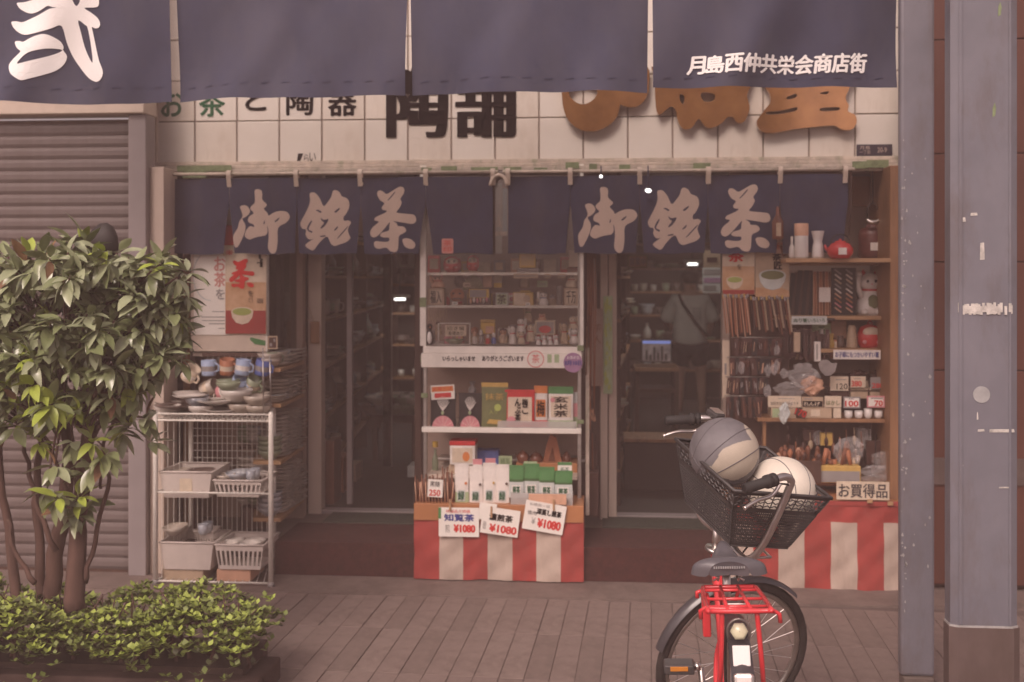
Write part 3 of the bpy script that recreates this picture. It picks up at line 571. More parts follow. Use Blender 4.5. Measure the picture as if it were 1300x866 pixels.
def pouch(u0, v0, u1, v1, Y, lab, bands=(('white', 0, 1),), panel=None, text=None, tcol='ink', group=None, d=.014, tilt=0, disc=None, name='tea_pouch', cat='tea bag', vert=False):
    """stand-up pouch: pillow body with coloured bands, top seal, printed panel"""
    x, z, w, h = dims(u0, v0, u1, v1, Y); t = thing(name, lab, cat, (x, Y+d/2, z), group); mats = []; b = B()
    nz, nx = 12, 6
    rows = []
    for j in range(nz+1):
        s_ = j/nz; th = d/2*max(.06, math.sin(min(1, (1-s_)*1.25)*PI/2)**.8)*(1 if s_ > 0 else .9); ww = w*(1-.04*math.sin(s_*PI))
        rows.append([(x-ww/2+ww*i/nx, th*(math.sin(PI*i/nx)**.22 if 0 < i < nx else .05), z+h*s_) for i in range(nx+1)])
    def mi(s_):
        for k, (n_, a, e) in enumerate(bands):
            if a <= s_ < e: return k
        return 0
    for side in (-1, 1):
        for j in range(nz):
            k0 = len(b.v); vs = [(p[0], Y+d/2+side*p[1], p[2]) for p in rows[j]+rows[j+1]]
            b.add(vs, [[i, i+1, nx+2+i, nx+1+i] if side < 0 else [i+1, i, nx+1+i, nx+2+i] for i in range(nx)], mi((j+.5)/nz), True)
    o = b.build('pouch_body', [c(n_) for n_, _, _ in bands], t)
    B().box(x-w/2, x+w/2, Y+d/2-.003, Y+d/2+.003, z+h*.955, z+h+.004).build('top_seal', c(bands[-1][0]), t)
    if panel:
        (a0, a1, e0, e1, pc) = panel; 
        yy = Y-.0035; zz0, zz1 = z+h*e0, z+h*e1; xx0, xx1 = x-w/2+w*a0, x-w/2+w*a1
        pb = B(); n = 4
        def py(zv): s_ = (zv-z)/h; return Y+d/2-d/2*max(.06, math.sin(min(1, (1-s_)*1.25)*PI/2)**.8)-.003
        vs = []
        for j in range(n+1):
            zv = zz0+(zz1-zz0)*j/n; vs += [(xx0, py(zv), zv), (xx1, py(zv), zv)]
        pb.add(vs, [[2*j, 2*j+1, 2*j+3, 2*j+2] for j in range(n)]); p_ = pb.build('label_panel', c(pc), t)
        if text:
            tb = B(); ch = list(text) if vert else [text]; hh = (zz1-zz0)/len(ch)
            for i, s_ in enumerate(ch):
                e1_ = zz1-hh*i-hh*.08; e0_ = e1_-hh*.84; cw = (xx1-xx0)*(.8 if not vert else .7); mx = (xx0+xx1)/2
                addtext(tb, s_, mx-cw/2, mx+cw/2, e0_, e1_, min(py(e0_), py(e1_))-.002, 0, .0012)
            tb.build('print', tcol, p_)
    if disc:
        cu, cz, rr, dc = disc; cx_ = x-w/2+w*cu; cz_ = z+h*cz; pts = [(cx_+rr*w*math.cos(a*PI/9), cz_+rr*w*math.sin(a*PI/9)) for a in range(18)]
        B().plate(pts, Y-.006, Y-.002).build('printed_disc', c(dc), t)
    return t
def card(u0, v0, u1, v1, Y, lab, lines, ang=0, bg='paper', name='price_card', frame=None, cat='price card', group=None, th=.003, tilt=0):
    """flat card with printed lines: (text, x0, x1, z0, z1 (fractions), ink, bold)"""
    x, z, w, h = dims(u0, v0, u1, v1, Y); t = thing(name, lab, cat, (x, Y, z), group); k = Matrix.Translation((x, Y, z+h/2)) @ Matrix.Rotation(-ang, 4, 'Y') @ Matrix.Rotation(tilt, 4, 'X')
    def go(b): return b.xf(k)
    go(B().box(-w/2, w/2, 0, th, -h/2, h/2)).build('card_sheet', c(bg) if bg != 'paper' else 'paper', t)
    if frame:
        f = .006 if w < .3 else .01
        go(B().box(-w/2-.001, w/2+.001, -.0012, th, h/2-f, h/2+.001).box(-w/2-.001, w/2+.001, -.0012, th, -h/2-.001, -h/2+f).box(-w/2-.001, -w/2+f, -.001, th, -h/2+f, h/2-f).box(w/2-f, w/2+.001, -.001, th, -h/2+f, h/2-f)).build('card_border', c(frame), t)
    inks = {}
    for (s_, a, e, g, i, ink, bo) in lines:
        bb = inks.setdefault(ink, B())
        if s_ == '#': bb.box(-w/2+w*a, -w/2+w*e, -.0011, -.0001, -h/2+h*g, -h/2+h*i)
        else: addtext(bb, s_, -w/2+w*a, -w/2+w*e, -h/2+h*g, -h/2+h*i, -.0018, 0, bo*min(w, h)*.012)
    for ink, bb in inks.items(): go(bb).build('print', ink if ink in MATS else 'c_'+ink, t)
    return t
def carton(u0, v0, u1, v1, Y, lab, col, d=.06, face=None, text=None, tcol='ink', lid=None, name='gift_box', cat='box', ang=0, group=None, disc=None):
    x, z, w, h = dims(u0, v0, u1, v1, Y); t = thing(name, lab, cat, (x, Y+d/2, z), group)
    B().box(x-w/2, x+w/2, Y, Y+d, z, z+h*(.8 if lid else 1), 0, min(.004, w*.08)).build('box_body', c(col), t)
    if lid: B().box(x-w/2-.002, x+w/2+.002, Y-.002, Y+d+.002, z+h*.8+.0005, z+h, 0, min(.004, w*.08)).build('box_lid', c(lid), t)
    if face:
        a0, a1, e0, e1, fc = face; o = B().box(x-w/2+w*a0, x-w/2+w*a1, Y-.0025, Y+.001, z+h*e0, z+h*e1).build('face_label', c(fc), t)
        if text: tb = B(); addtext(tb, text, x-w/2+w*(a0+.05), x-w/2+w*(a1-.05), z+h*(e0+.04), z+h*(e1-.04), Y-.0038, 0, .001); tb.build('print', tcol, o)
    if disc:
        cu, cz, rx, rz, dc = disc; B().plate([(x-w/2+w*cu+rx*w*math.cos(a*PI/8), z+h*cz+rz*h*math.sin(a*PI/8)) for a in range(16)], Y-.0045, Y).build('printed_disc', c(dc), t)
    return t
def cat_fig(u0, v0, u1, v1, Y, lab, body='g_white', ear='c_red', belly=None, paw=1, collar='c_red', group=None):
    x, z, w, h = dims(u0, v0, u1, v1, Y); t = thing('lucky_cat', lab, 'cat figurine', (x, Y+w*.35, z), group); cy = Y+w*.35
    B().lathe([(.001,0),(w*.42,.0),(w*.46,h*.1),(w*.42,h*.3),(w*.28,h*.5),(w*.2,h*.56)], (x, cy, z), 16, sy=.75).ball((x-w*.22, cy-w*.2, z+h*.08), (w*.15, w*.22, h*.08), 8, k=6).ball((x+w*.22, cy-w*.2, z+h*.08), (w*.15, w*.22, h*.08), 8, k=6).build('cat_body', body, t)
    hd = B().ball((x, cy, z+h*.70), (w*.36, w*.3, h*.2), 14).build('head', body, t)
    for s_ in (-1, 1):
        B().lathe([(w*.13,0),(w*.07,h*.09),(.0008,h*.15)], (x+s_*w*.22, cy, z+h*.82), 6, sy=.5).build('ear', ear, hd)
        B().ball((x+s_*w*.13, cy-w*.28, z+h*.72), (w*.05, w*.03, w*.055), 8, k=5).build('eye', 'black', hd)
    B().ball((x, cy-w*.3, z+h*.66), (w*.035, w*.03, w*.025), 6, k=4).build('nose', 'c_pink', hd)
    B().lathe([(w*.26,0),(w*.29,h*.02),(w*.26,h*.045)], (x, cy, z+h*.515), 14, sy=.85).build('collar', collar, t)
    if paw: B().tube([(x-paw*w*.3, cy-w*.12, z+h*.38), (x-paw*w*.44, cy-w*.16, z+h*.6), (x-paw*w*.42, cy-w*.2, z+h*.84)], [w*.1, w*.11, w*.12], 8).ball((x-paw*w*.42, cy-w*.2, z+h*.86), w*.13, 8, k=6).build('raised_paw', body, t)
    if belly: B().ball((x+w*.05, cy-w*.26, z+h*.27), (w*.2, w*.1, h*.17), 10).build('gold_coin', belly, t)
    return t
def daruma(u0, v0, u1, v1, Y, lab, base=None):
    x, z, w, h = dims(u0, v0, u1, v1, Y); t = thing('daruma_doll', lab, 'doll', (x, Y+w/2, z)); cy = Y+w*.5
    B().lathe([(.001,0),(w*.32,.0),(w*.48,h*.22),(w*.5,h*.5),(w*.42,h*.8),(w*.22,h*.96),(.001,h)], (x, cy, z), 18, sy=.9).build('doll_body', 'g_red', t)
    f = B().ball((x, cy-w*.28, z+h*.62), (w*.33, w*.2, h*.22), 14).build('face', 'c_cream', t)
    for s_ in (-1, 1):
        B().ball((x+s_*w*.14, cy-w*.45, z+h*.64), (w*.07, w*.04, w*.07), 8, k=5).build('eye', 'black', f)
        B().ball((x+s_*w*.22, cy-w*.38, z+h*.3), (w*.09, w*.09, w*.05), 8, k=5).build('painted_swirl', 'c_pink', t)
    return t
def vase(u0, v0, u1, v1, Y, lab, prof, mat, name='bottle', cat='bottle', cap=None, lblc=None, group=None, sy=1):
    x, z, w, h = dims(u0, v0, u1, v1, Y); t = thing(name, lab, cat, (x, Y+w/2, z), group); cy = Y+w*.5*sy
    B().lathe([(.0008,0)]+[(r*w/2, q*h) for r, q in prof], (x, cy, z), 16, sy=sy).build('body', mat, t)
    if cap: B().lathe([(cap[0]*w/2, cap[1]*h), (cap[0]*w/2, h*.99), (.0008, h)], (x, cy, z), 14, sy=sy).build('cap', c(cap[2]), t)
    if lblc: B().box(x-w*.2, x+w*.2, cy-w*.5*sy-.004, cy-w*.4*sy, z+h*lblc[1], z+h*lblc[2]).build('paper_label', c(lblc[0]), t)
    return t
def teapot(u0, v0, u1, v1, Y, lab, mat='g_red', label=None, handle=True, name='teapot'):
    x, z, w, h = dims(u0, v0, u1, v1, Y); t = thing(name, lab, 'teapot', (x, Y+w*.4, z)); cy = Y+w*.4
    B().lathe([(.001,0),(w*.3,0),(w*.42,h*.2),(w*.42,h*.4),(w*.3,h*.6),(w*.2,h*.64)], (x, cy, z), 18).build('pot_body', mat, t)
    B().lathe([(w*.2,h*.64),(w*.17,h*.7),(w*.04,h*.72),(w*.05,h*.78),(.001,h*.8)], (x, cy, z), 14).build('pot_lid', mat, t)
    B().tube([(x-w*.36, cy, z+h*.3), (x-w*.46, cy, z+h*.42), (x-w*.5, cy, z+h*.56)], [w*.07, w*.05, w*.035], 8).build('spout', mat, t)
    if handle: B().tube([(x-w*.28, cy, z+h*.6)]+[(x+w*.3*math.cos(a), cy, z+h*(.62+.36*math.sin(a))) for a in [PI*k/8 for k in range(8, -1, -1)]], w*.025, 6).build('handle', 'black', t)
    if label: B().box(x-w*.14, x+w*.12, cy-w*.43, cy-w*.40, z+h*.15, z+h*.42).build('paper_label', label, t)
    return t
def cup_proto(r, h, mat, handle=False):
    t = thing('cup', 'x', 'cup'); B().lathe([(.0008,0),(r*.6,0),(r*.9,h*.25),(r,h),(r*.93,h),(r*.82,h*.3),(.001,h*.12)], (0,0,0), 14).build('cup_wall', mat, t)
    if handle: B().tube([(r*.95+0*.1, 0, h*.2), (r*1.5, 0, h*.3), (r*1.55, 0, h*.7), (r*.96, 0, h*.85)], r*.12, 6).build('handle', mat, t)
    return t
def bowl_proto(r, h, mat, name='bowl', cat='bowl'):
    t = B().lathe([(.0008,h*.06),(r*.38,h*.06),(r*.36,0),(r*.44,0),(r*.5,h*.12),(r*.85,h*.55),(r,h),(r*.96,h),(r*.8,h*.6),(r*.4,h*.2),(.001,h*.16)], (0,0,0), 18).build(name, mat); return tag(t, 'x', cat)
def doll(u0, v0, u1, v1, Y, lab, mats=('c_cream','c_white'), hat=None, group=None, name='figurine'):
    """small seated figurine: flared body, round head, arms"""
    x, z, w, h = dims(u0, v0, u1, v1, Y); t = thing(name, lab, 'figurine', (x, Y+w*.4, z), group); cy = Y+w*.4
    B().lathe([(.0008,0),(w*.45,0),(w*.48,h*.12),(w*.34,h*.45),(w*.2,h*.6)], (x, cy, z), 12, sy=.8).ball((x-w*.36, cy-w*.1, z+h*.35), (w*.1, w*.12, h*.16), 7, k=5).ball((x+w*.36, cy-w*.1, z+h*.35), (w*.1, w*.12, h*.16), 7, k=5).build('figure_body', mats[0], t)
    hd = B().ball((x, cy, z+h*.76), (w*.34, w*.3, h*.22), 12, k=7).build('head', mats[1], t)
    for s_ in (-1, 1): B().ball((x+s_*w*.12, cy-w*.28, z+h*.77), (w*.04, w*.03, w*.05), 6, k=4).build('eye', 'black', hd)
    if hat: B().lathe([(w*.36,0),(w*.3,h*.1),(.0008,h*.17)], (x, cy, z+h*.84), 12, sy=.9).build('hat', hat, hd)
    return t

# ================================================================ MIDDLE DISPLAY
YG = 6.16
q0, q1 = PX(535, YG), PX(741, YG)
zled1, zled0, zled_m = PZ(440, YG), PZ(467, YG), PZ(449, YG)
t = thing('display_cabinet', 'tall white display cabinet with glazed top case between the two doorways', 'display cabinet', ((q0+q1)/2, YG+.2, .19)); cab = t
def cbox(u0, u1, z0, z1, y0, y1, name, mat, bev=.003): return B().box(PX(u0, YG), PX(u1, YG), y0, y1, z0, z1, 0, bev).build(name, mat, t)
cbox(533, 541, zled1, 2.28, YG, YG+.03, 'corner_upright', 'white_metal'); cbox(733.5, 741, zled1, 2.28, YG, YG+.03, 'corner_upright', 'white_metal')
cbox(537, 541.5, .19, zled0-.001, YG+.01, YG+.035, 'corner_upright', 'alu'); cbox(733, 738, .19, zled0-.001, YG+.01, YG+.035, 'corner_upright', 'alu'); cbox(743, 748, .3, 1.25, YG+.1, YG+.12, 'corner_upright', 'cream_dirty')
cbox(535, 739, zled0, zled_m, YG-.012, YG+.5, 'ledge_board', 'white_metal'); cbox(537, 738, zled_m+.001, zled1, YG, YG+.5, 'ledge_top', 'white_metal')
B().box(PX(541,YG+.47), PX(735,YG+.47), YG+.485, YG+.50, zled1+.001, 2.28).build('back_panel', 'backboard', t)
B().box(PX(541,YG+.47), PX(735,YG+.47), YG+.485, YG+.50, .19, zled0-.001).build('back_panel', 'backboard', t)
B().box(q0+.03, q1-.02, YG-.0, YG+.006, zled1+.002, 2.27).build('front_pane', 'pane', t)
def shelf(v, u0=541, u1=733, th=.012, y0=None, d=.44, mat='glass_shelf', nm='shelf'):
    z = PZ(v, YG+.05); return B().box(PX(u0, YG), PX(u1, YG), y0 or YG+.03, YG+.03+d, z-th, z, 0, .002).build(nm, mat, t)
pane_mat('pane_shelf', (.88,.92,.9), .6); mk('glass_shelf', (.20,.16,.14), .2, .1, 5)
shelf(346, mat='pane_shelf'); shelf(388, mat='pane_shelf')
for v_ in (346, 388): cbox(541, 733, PZ(v_, YG)-.014, PZ(v_, YG), YG+.03, YG+.034, 'shelf_edge', 'alu', 0)
cbox(536, 738, PZ(549.5, YG), PZ(543, YG), YG-.02, YG+.02, 'shelf_rim', 'white_metal')
shelf(543.5, d=.44, mat='cream', th=.02); shelf(603, d=.44, mat='cream', th=.02)
cbox(545, 742, PZ(597, YG), PZ(594, YG), YG+.3, YG+.45, 'shelf_edge', 'alu')
lt = B(); q = P(562, 458.5, YG-.02); r = P(603, 452.5, YG-.02); addtext(lt, 'いらっしゃいませ', q.x, r.x, q.z, r.z, YG-.0135, 0, .0012)
q = P(612, 458.5, YG-.02); r = P(665, 452, YG-.02); addtext(lt, 'ありがとうございます', q.x, r.x, q.z, r.z, YG-.0135, 0, .0012); lt.build('lettering', 'ink', t)
q = P(680, 456, YG-.014); b = B(); n = 24
for rr, rw in ((.043, .0035),): b.add([(q.x+(rr+s_*rw)*math.cos(2*PI*k/n), YG-.0135, q.z+(rr+s_*rw)*math.sin(2*PI*k/n)) for k in range(n) for s_ in (0, 1)], [[2*k, 2*k+1, (2*k+3) % (2*n), (2*k+2) % (2*n)] for k in range(n)])
addtext(b, '茶', q.x-.022, q.x+.022, q.z-.022, q.z+.026, YG-.0136); b.build('round_stamp', 'ink_red', t)
for u0, u1 in ((695,700.5),(704,710)): cbox(u0, u1, PZ(460,YG), PZ(449.5,YG), YG-.0138, YG-.0125, 'green_sticker', 'c_pale_green', 0)
x, z, w_, h_ = dims(715, 448, 740, 473, YG-.02)
o = B().plate([(x+w_*.5*math.cos(a*PI/12)*(1 if abs(math.cos(a*PI/12)) < .8 else .97), z+h_*.5+h_*.5*math.sin(a*PI/12)) for a in range(24)], YG-.017, YG-.0145).build('purple_sticker', 'c_purple', t)
addtext(B(), '8月10日', x-w_*.42, x+w_*.42, z+h_*.36, z+h_*.6, YG-.0185, 0, .001).build('print', 'ink_blue', o); addtext(B(), 'お茶の日', x-w_*.3, x+w_*.3, z+h_*.68, z+h_*.84, YG-.0185).build('print', 'print_white', o)
b = B()
for (u, v0, v1) in [(537,378,390),(538,452,461),(737,438,445),(737,532,537),(539,500,506)]: B().box(PX(u-4,YG), PX(u+4,YG), YG-.004-.0002*v0/50, YG+.001, PZ(v1,YG), PZ(v0,YG)).build('tape_strip', 'green_tape', t)
b = B()   # hanging cords beside the cabinet
for i in range(5): 
    x = PX(745+i*2.5, YG); b.tube([(x, YG+.05+.01*i, 1.9), (x+.006, YG+.05, 1.5), (x-.004+.01*(i % 2), YG+.06, 1.1-.06*i)], .003, 5)
b.build('hanging_cord', 'c_brown', t)
Ya = YG+.07
# --- glazed case, upper shelf
daruma(561, 324, 585, 346, Ya, 'larger of the two red daruma dolls on the top shelf of the glass case')
daruma(591, 323, 608, 344, Ya, 'smaller red daruma doll with a white face standing on a little box')
carton(589, 344.2, 609, 346, Ya-.02, 'thin beige box under the smaller daruma doll', 'beige')
carton(659, 322, 680, 340, Ya, 'yellow gift box on the top shelf of the glass case', 'yellow', face=(.1,.9,.15,.8,'gold')); carton(656, 340.5, 684, 346, Ya, 'flat grey box beneath the yellow gift box', 'grey', d=.12)
carton(722, 318, 736, 339, Ya+.05, 'cream box at the right end of the top shelf in the glass case', 'cream'); carton(720, 339.6, 738, 346, Ya+.03, 'brown box under the cream box on the top shelf', 'brown')
for i, (u0, u1) in enumerate([(652,683),(691,699),(708,718)]):
    card(u0, 347.5, u1, 353.5, YG+.025, ['long','short','right-hand short'][i]+' pale shelf label under the top shelf of the glass case', [('#',.08,.9,.4,.6,'grey',0)], bg='beige', name='shelf_label', cat='label')
# --- second shelf
carton(543, 366, 564, 388, Ya, 'cream barrel box under the pinkish cat, left end of the second shelf', 'beige', face=(.12,.88,.1,.9,'cream'), text='福入', d=.09)
cat_fig(545, 349, 565, 365.5, Ya, 'pinkish lucky cat sitting on the cream barrel box, left end of the second shelf', 'c_peach', 'c_pink')
t = thing('round_mask', 'round reddish brown folk mask with a frowning mouth', 'mask', P(580, 388, Ya)); x, z, w_, h_ = dims(570, 366, 589, 384, Ya)
B().ball((x, Ya+.03, z+h_/2), (w_/2, .03, h_/2), 16).build('mask_face', 'c_terracotta', t)
for s_ in (-1, 1): B().ball((x+s_*.018, Ya+.004, z+h_*.62), (.008, .005, .006), 8, k=5).build('eye', 'black', t)
B().box(x-.025, x+.025, Ya-.002, Ya+.01, z+h_*.22, z+h_*.33, 0, .003).build('mouth', 'c_dbrown', t)
card(574, 383, 581, 387, Ya-.03, 'tiny white tag in front of the round mask', [('#',.2,.8,.3,.6,'grey',0)], name='shelf_label', cat='label')
t = thing('paper_fan', 'large olive grey round paper fan leaning behind a small card', 'fan', P(602, 388, Ya+.1)); x, z, w_, h_ = dims(588, 348, 613, 368, Ya+.1)
B().plate([(x+w_*.5*math.cos(PI*k/12), z+h_*.95*math.sin(PI*k/12)) for k in range(13)], Ya+.1, Ya+.108).build('fan_leaf', 'c_olive', t); b = B(); [b.bar((x, Ya+.097, z-.02), (x+w_*.47*math.cos(PI*k/12), Ya+.097, z+h_*.9*math.sin(PI*k/12)), .0015) for k in range(1, 12)]; b.build('fan_rib', 'c_beige', t)
B().box(x-.006, x+.006, Ya+.096, Ya+.11, z-.09, z-.0).build('handle', 'c_beige', t)
card(588, 359, 597.5, 364.5, Ya+.02, 'small tan card in front of the olive fan', [('#',.2,.8,.4,.6,'dbrown',0)], bg='beige', name='shelf_label', cat='label')
carton(613, 350, 624, 365, Ya+.13, 'narrow peach box behind the picture box', 'peach'); carton(627, 349, 637, 365, Ya+.13, 'narrow tan box with a yellow foot in the glass case', 'beige', face=(0,1,0,.35,'yellow'))
vase(575, 350, 591, 365, Ya+.13, 'small dark round jar with a shadowy shoulder behind the mask', [(.5,0),(.9,.3),(1,.55),(.6,.85),(.5,1)], 'ceramic_dark', 'jar', 'jar')
t = carton(594, 366.5, 622, 388, Ya, 'wide purple and yellow picture box printed with small figures', 'dbrown', face=(.05,.95,.45,.97,'yellow')); x, z, w_, h_ = dims(594, 366.5, 622, 388, Ya)
B().box(x-w_*.42, x+w_*.34, Ya-.005, Ya-.0026, z+h_*.48, z+h_*.93).build('face_label', 'c_grey', t)
for k in range(6): B().ball((x-w_*.36+k*w_*.145, Ya-.008, z+h_*(.28+.06*(k % 2))), (w_*.06, .008, h_*.16), 8, k=5).build('toy_head', ['c_peach','c_white','c_pink'][k % 3], t)
carton(629, 372, 645, 388, Ya, 'pale green paper box beside the picture box', 'skyw', face=(.1,.9,.1,.9,'pale_green'), text='茶')
carton(651, 371, 677, 388, Ya, 'yellow box printed with an animal face', 'gold', face=(.04,.6,.06,.94,'cream'), disc=(.68,.5,.17,.3,'beige')); 
card(667, 384, 673, 388, Ya-.01, 'tiny white tag in front of the yellow animal box', [('#',.2,.8,.3,.6,'grey',0)], name='shelf_label', cat='label')
vase(660, 351, 672, 365, Ya+.14, 'small tan dome shaped bell behind the yellow box', [(.95,0),(1,.1),(.9,.6),(.5,.92),(.01,1)], 'c_beige', 'bell', 'bell'); 
card(682, 356.5, 695, 364.5, Ya+.1, 'pale green rectangular tag propped behind the white cat', [('#',.15,.85,.3,.4,'grey',0),('#',.15,.85,.55,.65,'grey',0)], bg='pale_green', name='shelf_label', cat='label')
cat_fig(682, 370, 697, 388, Ya, 'lone small white cat with dark stripes in the middle of the second shelf', 'g_white', 'c_grey', collar='c_blue')
vase(706, 363, 714, 387, Ya+.03, 'slim grey drinking glass beside the barrel box', [(.85,0),(.9,.5),(1,1)], 'c_grey', 'glass', 'glass')
carton(716, 366, 734, 388, Ya, 'square cream sake barrel box at the right end of the second shelf', 'beige', face=(.12,.88,.1,.9,'cream'), text='千万', d=.09)
cat_fig(717, 346, 733, 365.5, Ya, 'cream lucky cat sitting on the barrel box at the right end of the second shelf', 'c_cream', 'c_pink', paw=-1)
# --- bottom of the case
t = thing('penguin_figurine', 'small black and white penguin figurine at the left corner of the case', 'figurine', P(545, 438, Ya-.08)); x, z, w_, h_ = dims(539, 410, 550, 438, Ya-.08)
B().lathe([(.001,0),(w_*.4,0),(w_*.46,h_*.25),(w_*.36,h_*.55),(w_*.2,h_*.68)], (x, Ya-.05, z), 12).build('penguin_body', 'black', t); B().ball((x, Ya-.05, z+h_*.8), (w_*.33, w_*.33, h_*.17), 10, k=6).build('head', 'black', t)
B().ball((x+.002, Ya-.075, z+h_*.32), (w_*.3, w_*.25, h_*.28), 10, k=6).build('belly', 'g_white', t); B().lathe([(.004,0),(.0005,.016)], (x+.004, Ya-.072, z+h_*.8), 6, Mx=Matrix.Rotation(PI/2, 3, 'X')).build('beak', 'c_orange', t)
t = thing('acrylic_stand', 'clear square acrylic stand framing a written card', 'display stand', P(576, 438, Ya-.07)); x, z, w_, h_ = dims(556, 410, 597, 438, Ya-.07); b = B(); yy = Ya-.07
b.box(x-w_/2, x-w_/2+.006, yy, yy+.01, z, z+h_).box(x+w_/2-.006, x+w_/2, yy, yy+.01, z, z+h_).box(x-w_/2+.006, x+w_/2-.006, yy, yy+.01, z+h_-.006, z+h_).box(x-w_/2+.006, x+w_/2-.006, yy, yy+.01, z, z+.005); b.build('stand_frame', 'white', t)
card(565, 413, 592, 427, Ya-.055, 'cream handwritten card inside the clear stand', [('招き猫',.1,.9,.55,.9,'ink',0),('各種あり',.15,.85,.12,.45,'ink',0)], bg='cream')
p0 = bowl_proto(.045, .022, 'ceramic_green')
o = dup(p0, P(577, 437, Ya-.0)+Vector((0,.0,.0)), label='pale green dish below the written card in the case', sc=(1.3,1,1.3)); drop(p0)
for i, (u0, v0, u1, v1, m1, m2, la) in enumerate([(551,409,561,425,'c_beige','c_cream','tan'),(599,420,606,437,'c_white','c_peach','white robed'),(607,418,614,437,'c_grey','c_white','grey robed'),(616,424,622,437,'c_red','c_white','red robed'),(623,422,630,437,'c_blue','c_white','blue robed'),(632,417,645,436,'c_beige','c_peach','plump peach faced')]):
    doll(u0, v0, u1, v1, Ya-.03+.02*(i % 2), la+' little figurine in the bottom row of the glass case', (m1, m2), hat='c_dbrown' if i in (0,5) else None)
carton(610, 406, 628, 424, Ya+.06, 'orange yellow cat shaped house at the back of the case', 'yellow', face=(.35,.95,.05,.55,'peach'), lid='gold', d=.05)
for i, (u0, v0, u1, v1) in enumerate([(645,412,656,437),(654,403,668,424),(656,420,667,437),(667,410,680,434),(710,408,722,437),(720,400,735,422),(722,416,735,437)]):
    cat_fig(u0, v0, u1, v1, Ya+[-.05,.04,-.06,0,-.04,.04,-.06][i], ['short white cat at the left of the middle cat group','tallest white cat at the back of the middle cat group','front white cat of the middle cat group','cream cat beside the fish box','left cat of the right-hand cat group','highest cat of the right-hand cat group','front cat of the right-hand cat group'][i], ['g_white','g_white','c_cream','c_cream','c_beige','c_cream','g_white'][i], 'c_grey', paw=[1,-1][i % 2], group='lucky cats crowded in the bottom of the case')
cat_fig(664, 386, 676, 409, Ya+.08, 'brown and cream cat standing tallest behind the middle group', 'c_beige', 'c_brown', collar='c_green')
carton(679, 407, 705, 425, Ya+.02, 'patterned box with a red sea bream on its front', 'cream', face=(.08,.92,.1,.9,'grey'), disc=(.5,.38,.3,.27,'red')); cat_fig(682, 398, 694, 407, Ya+.03, 'peach cat lying on top of the red bream box', 'c_peach', 'c_peach', paw=0)
for i in range(4): cat_fig(680+i*7.5, 426-(i % 2)*2, 687+i*7.5, 438, Ya-.07, ORD[i]+' tiny white cat from the left in front of the bream box', 'g_white', 'c_red', group='tiny white cats in front of the bream box')
b = B(); t = thing('string_bundle', 'bundle of hanging brown charm strings at the left of the case', 'strings', P(553, 388, Ya+.1))
for i in range(12): u = 544+i*2.0; b.tube([P(u, 389, Ya+.1), P(u+RN.uniform(-2,2), 400, Ya+.1), P(u+RN.uniform(-3,3), 408+RN.uniform(-4,4), Ya+.1)], .0025, 4)
b.build('string', 'c_beige', t)
for i in range(22):     # crowded back rows of the case
    row = i % 2; u = 543+(i//2)*17.2+RN.uniform(-3,3); vb = [387.5, 437][row]; hh = RN.uniform(12,19) if row == 0 else RN.uniform(16,26); cc = RN.sample(['cream','beige','peach','white','red','gold','pink','terracotta','grey','yellow'], 2); wd_ = RN.uniform(9,14)
    la = f"{cc[0]} and {cc[1]} little figure, {ORD[i//2]} in the {['second','bottom'][row]} case shelf's back row"
    if RN.random() < .55: doll(u, vb-hh, u+wd_, vb, Ya+.16+.05*(i % 3), la, ('c_'+cc[0], 'c_'+cc[1]), group='small figures in the back rows of the glass case', hat='c_'+cc[1] if i % 3 else None)
    else: carton(u, vb-hh, u+wd_, vb, Ya+.16+.05*(i % 3), la.replace('little figure','small box'), cc[0], face=(.1,.9,.15,.85,cc[1]), disc=(.5,.5,.22,.2,cc[0]), group='small figures in the back rows of the glass case')
for i in range(9):
    u = 543+i*21; cc = ['red','beige','gold','cream','grey','peach','brown','cream','red'][i]; carton(u, 346-RN.uniform(12,22), u+RN.uniform(12,17), 346, Ya+.2, f"{ORD[i]} box from the left at the back of the top case shelf", cc, face=(.15,.85,.2,.8,'cream' if i % 2 else 'beige'))
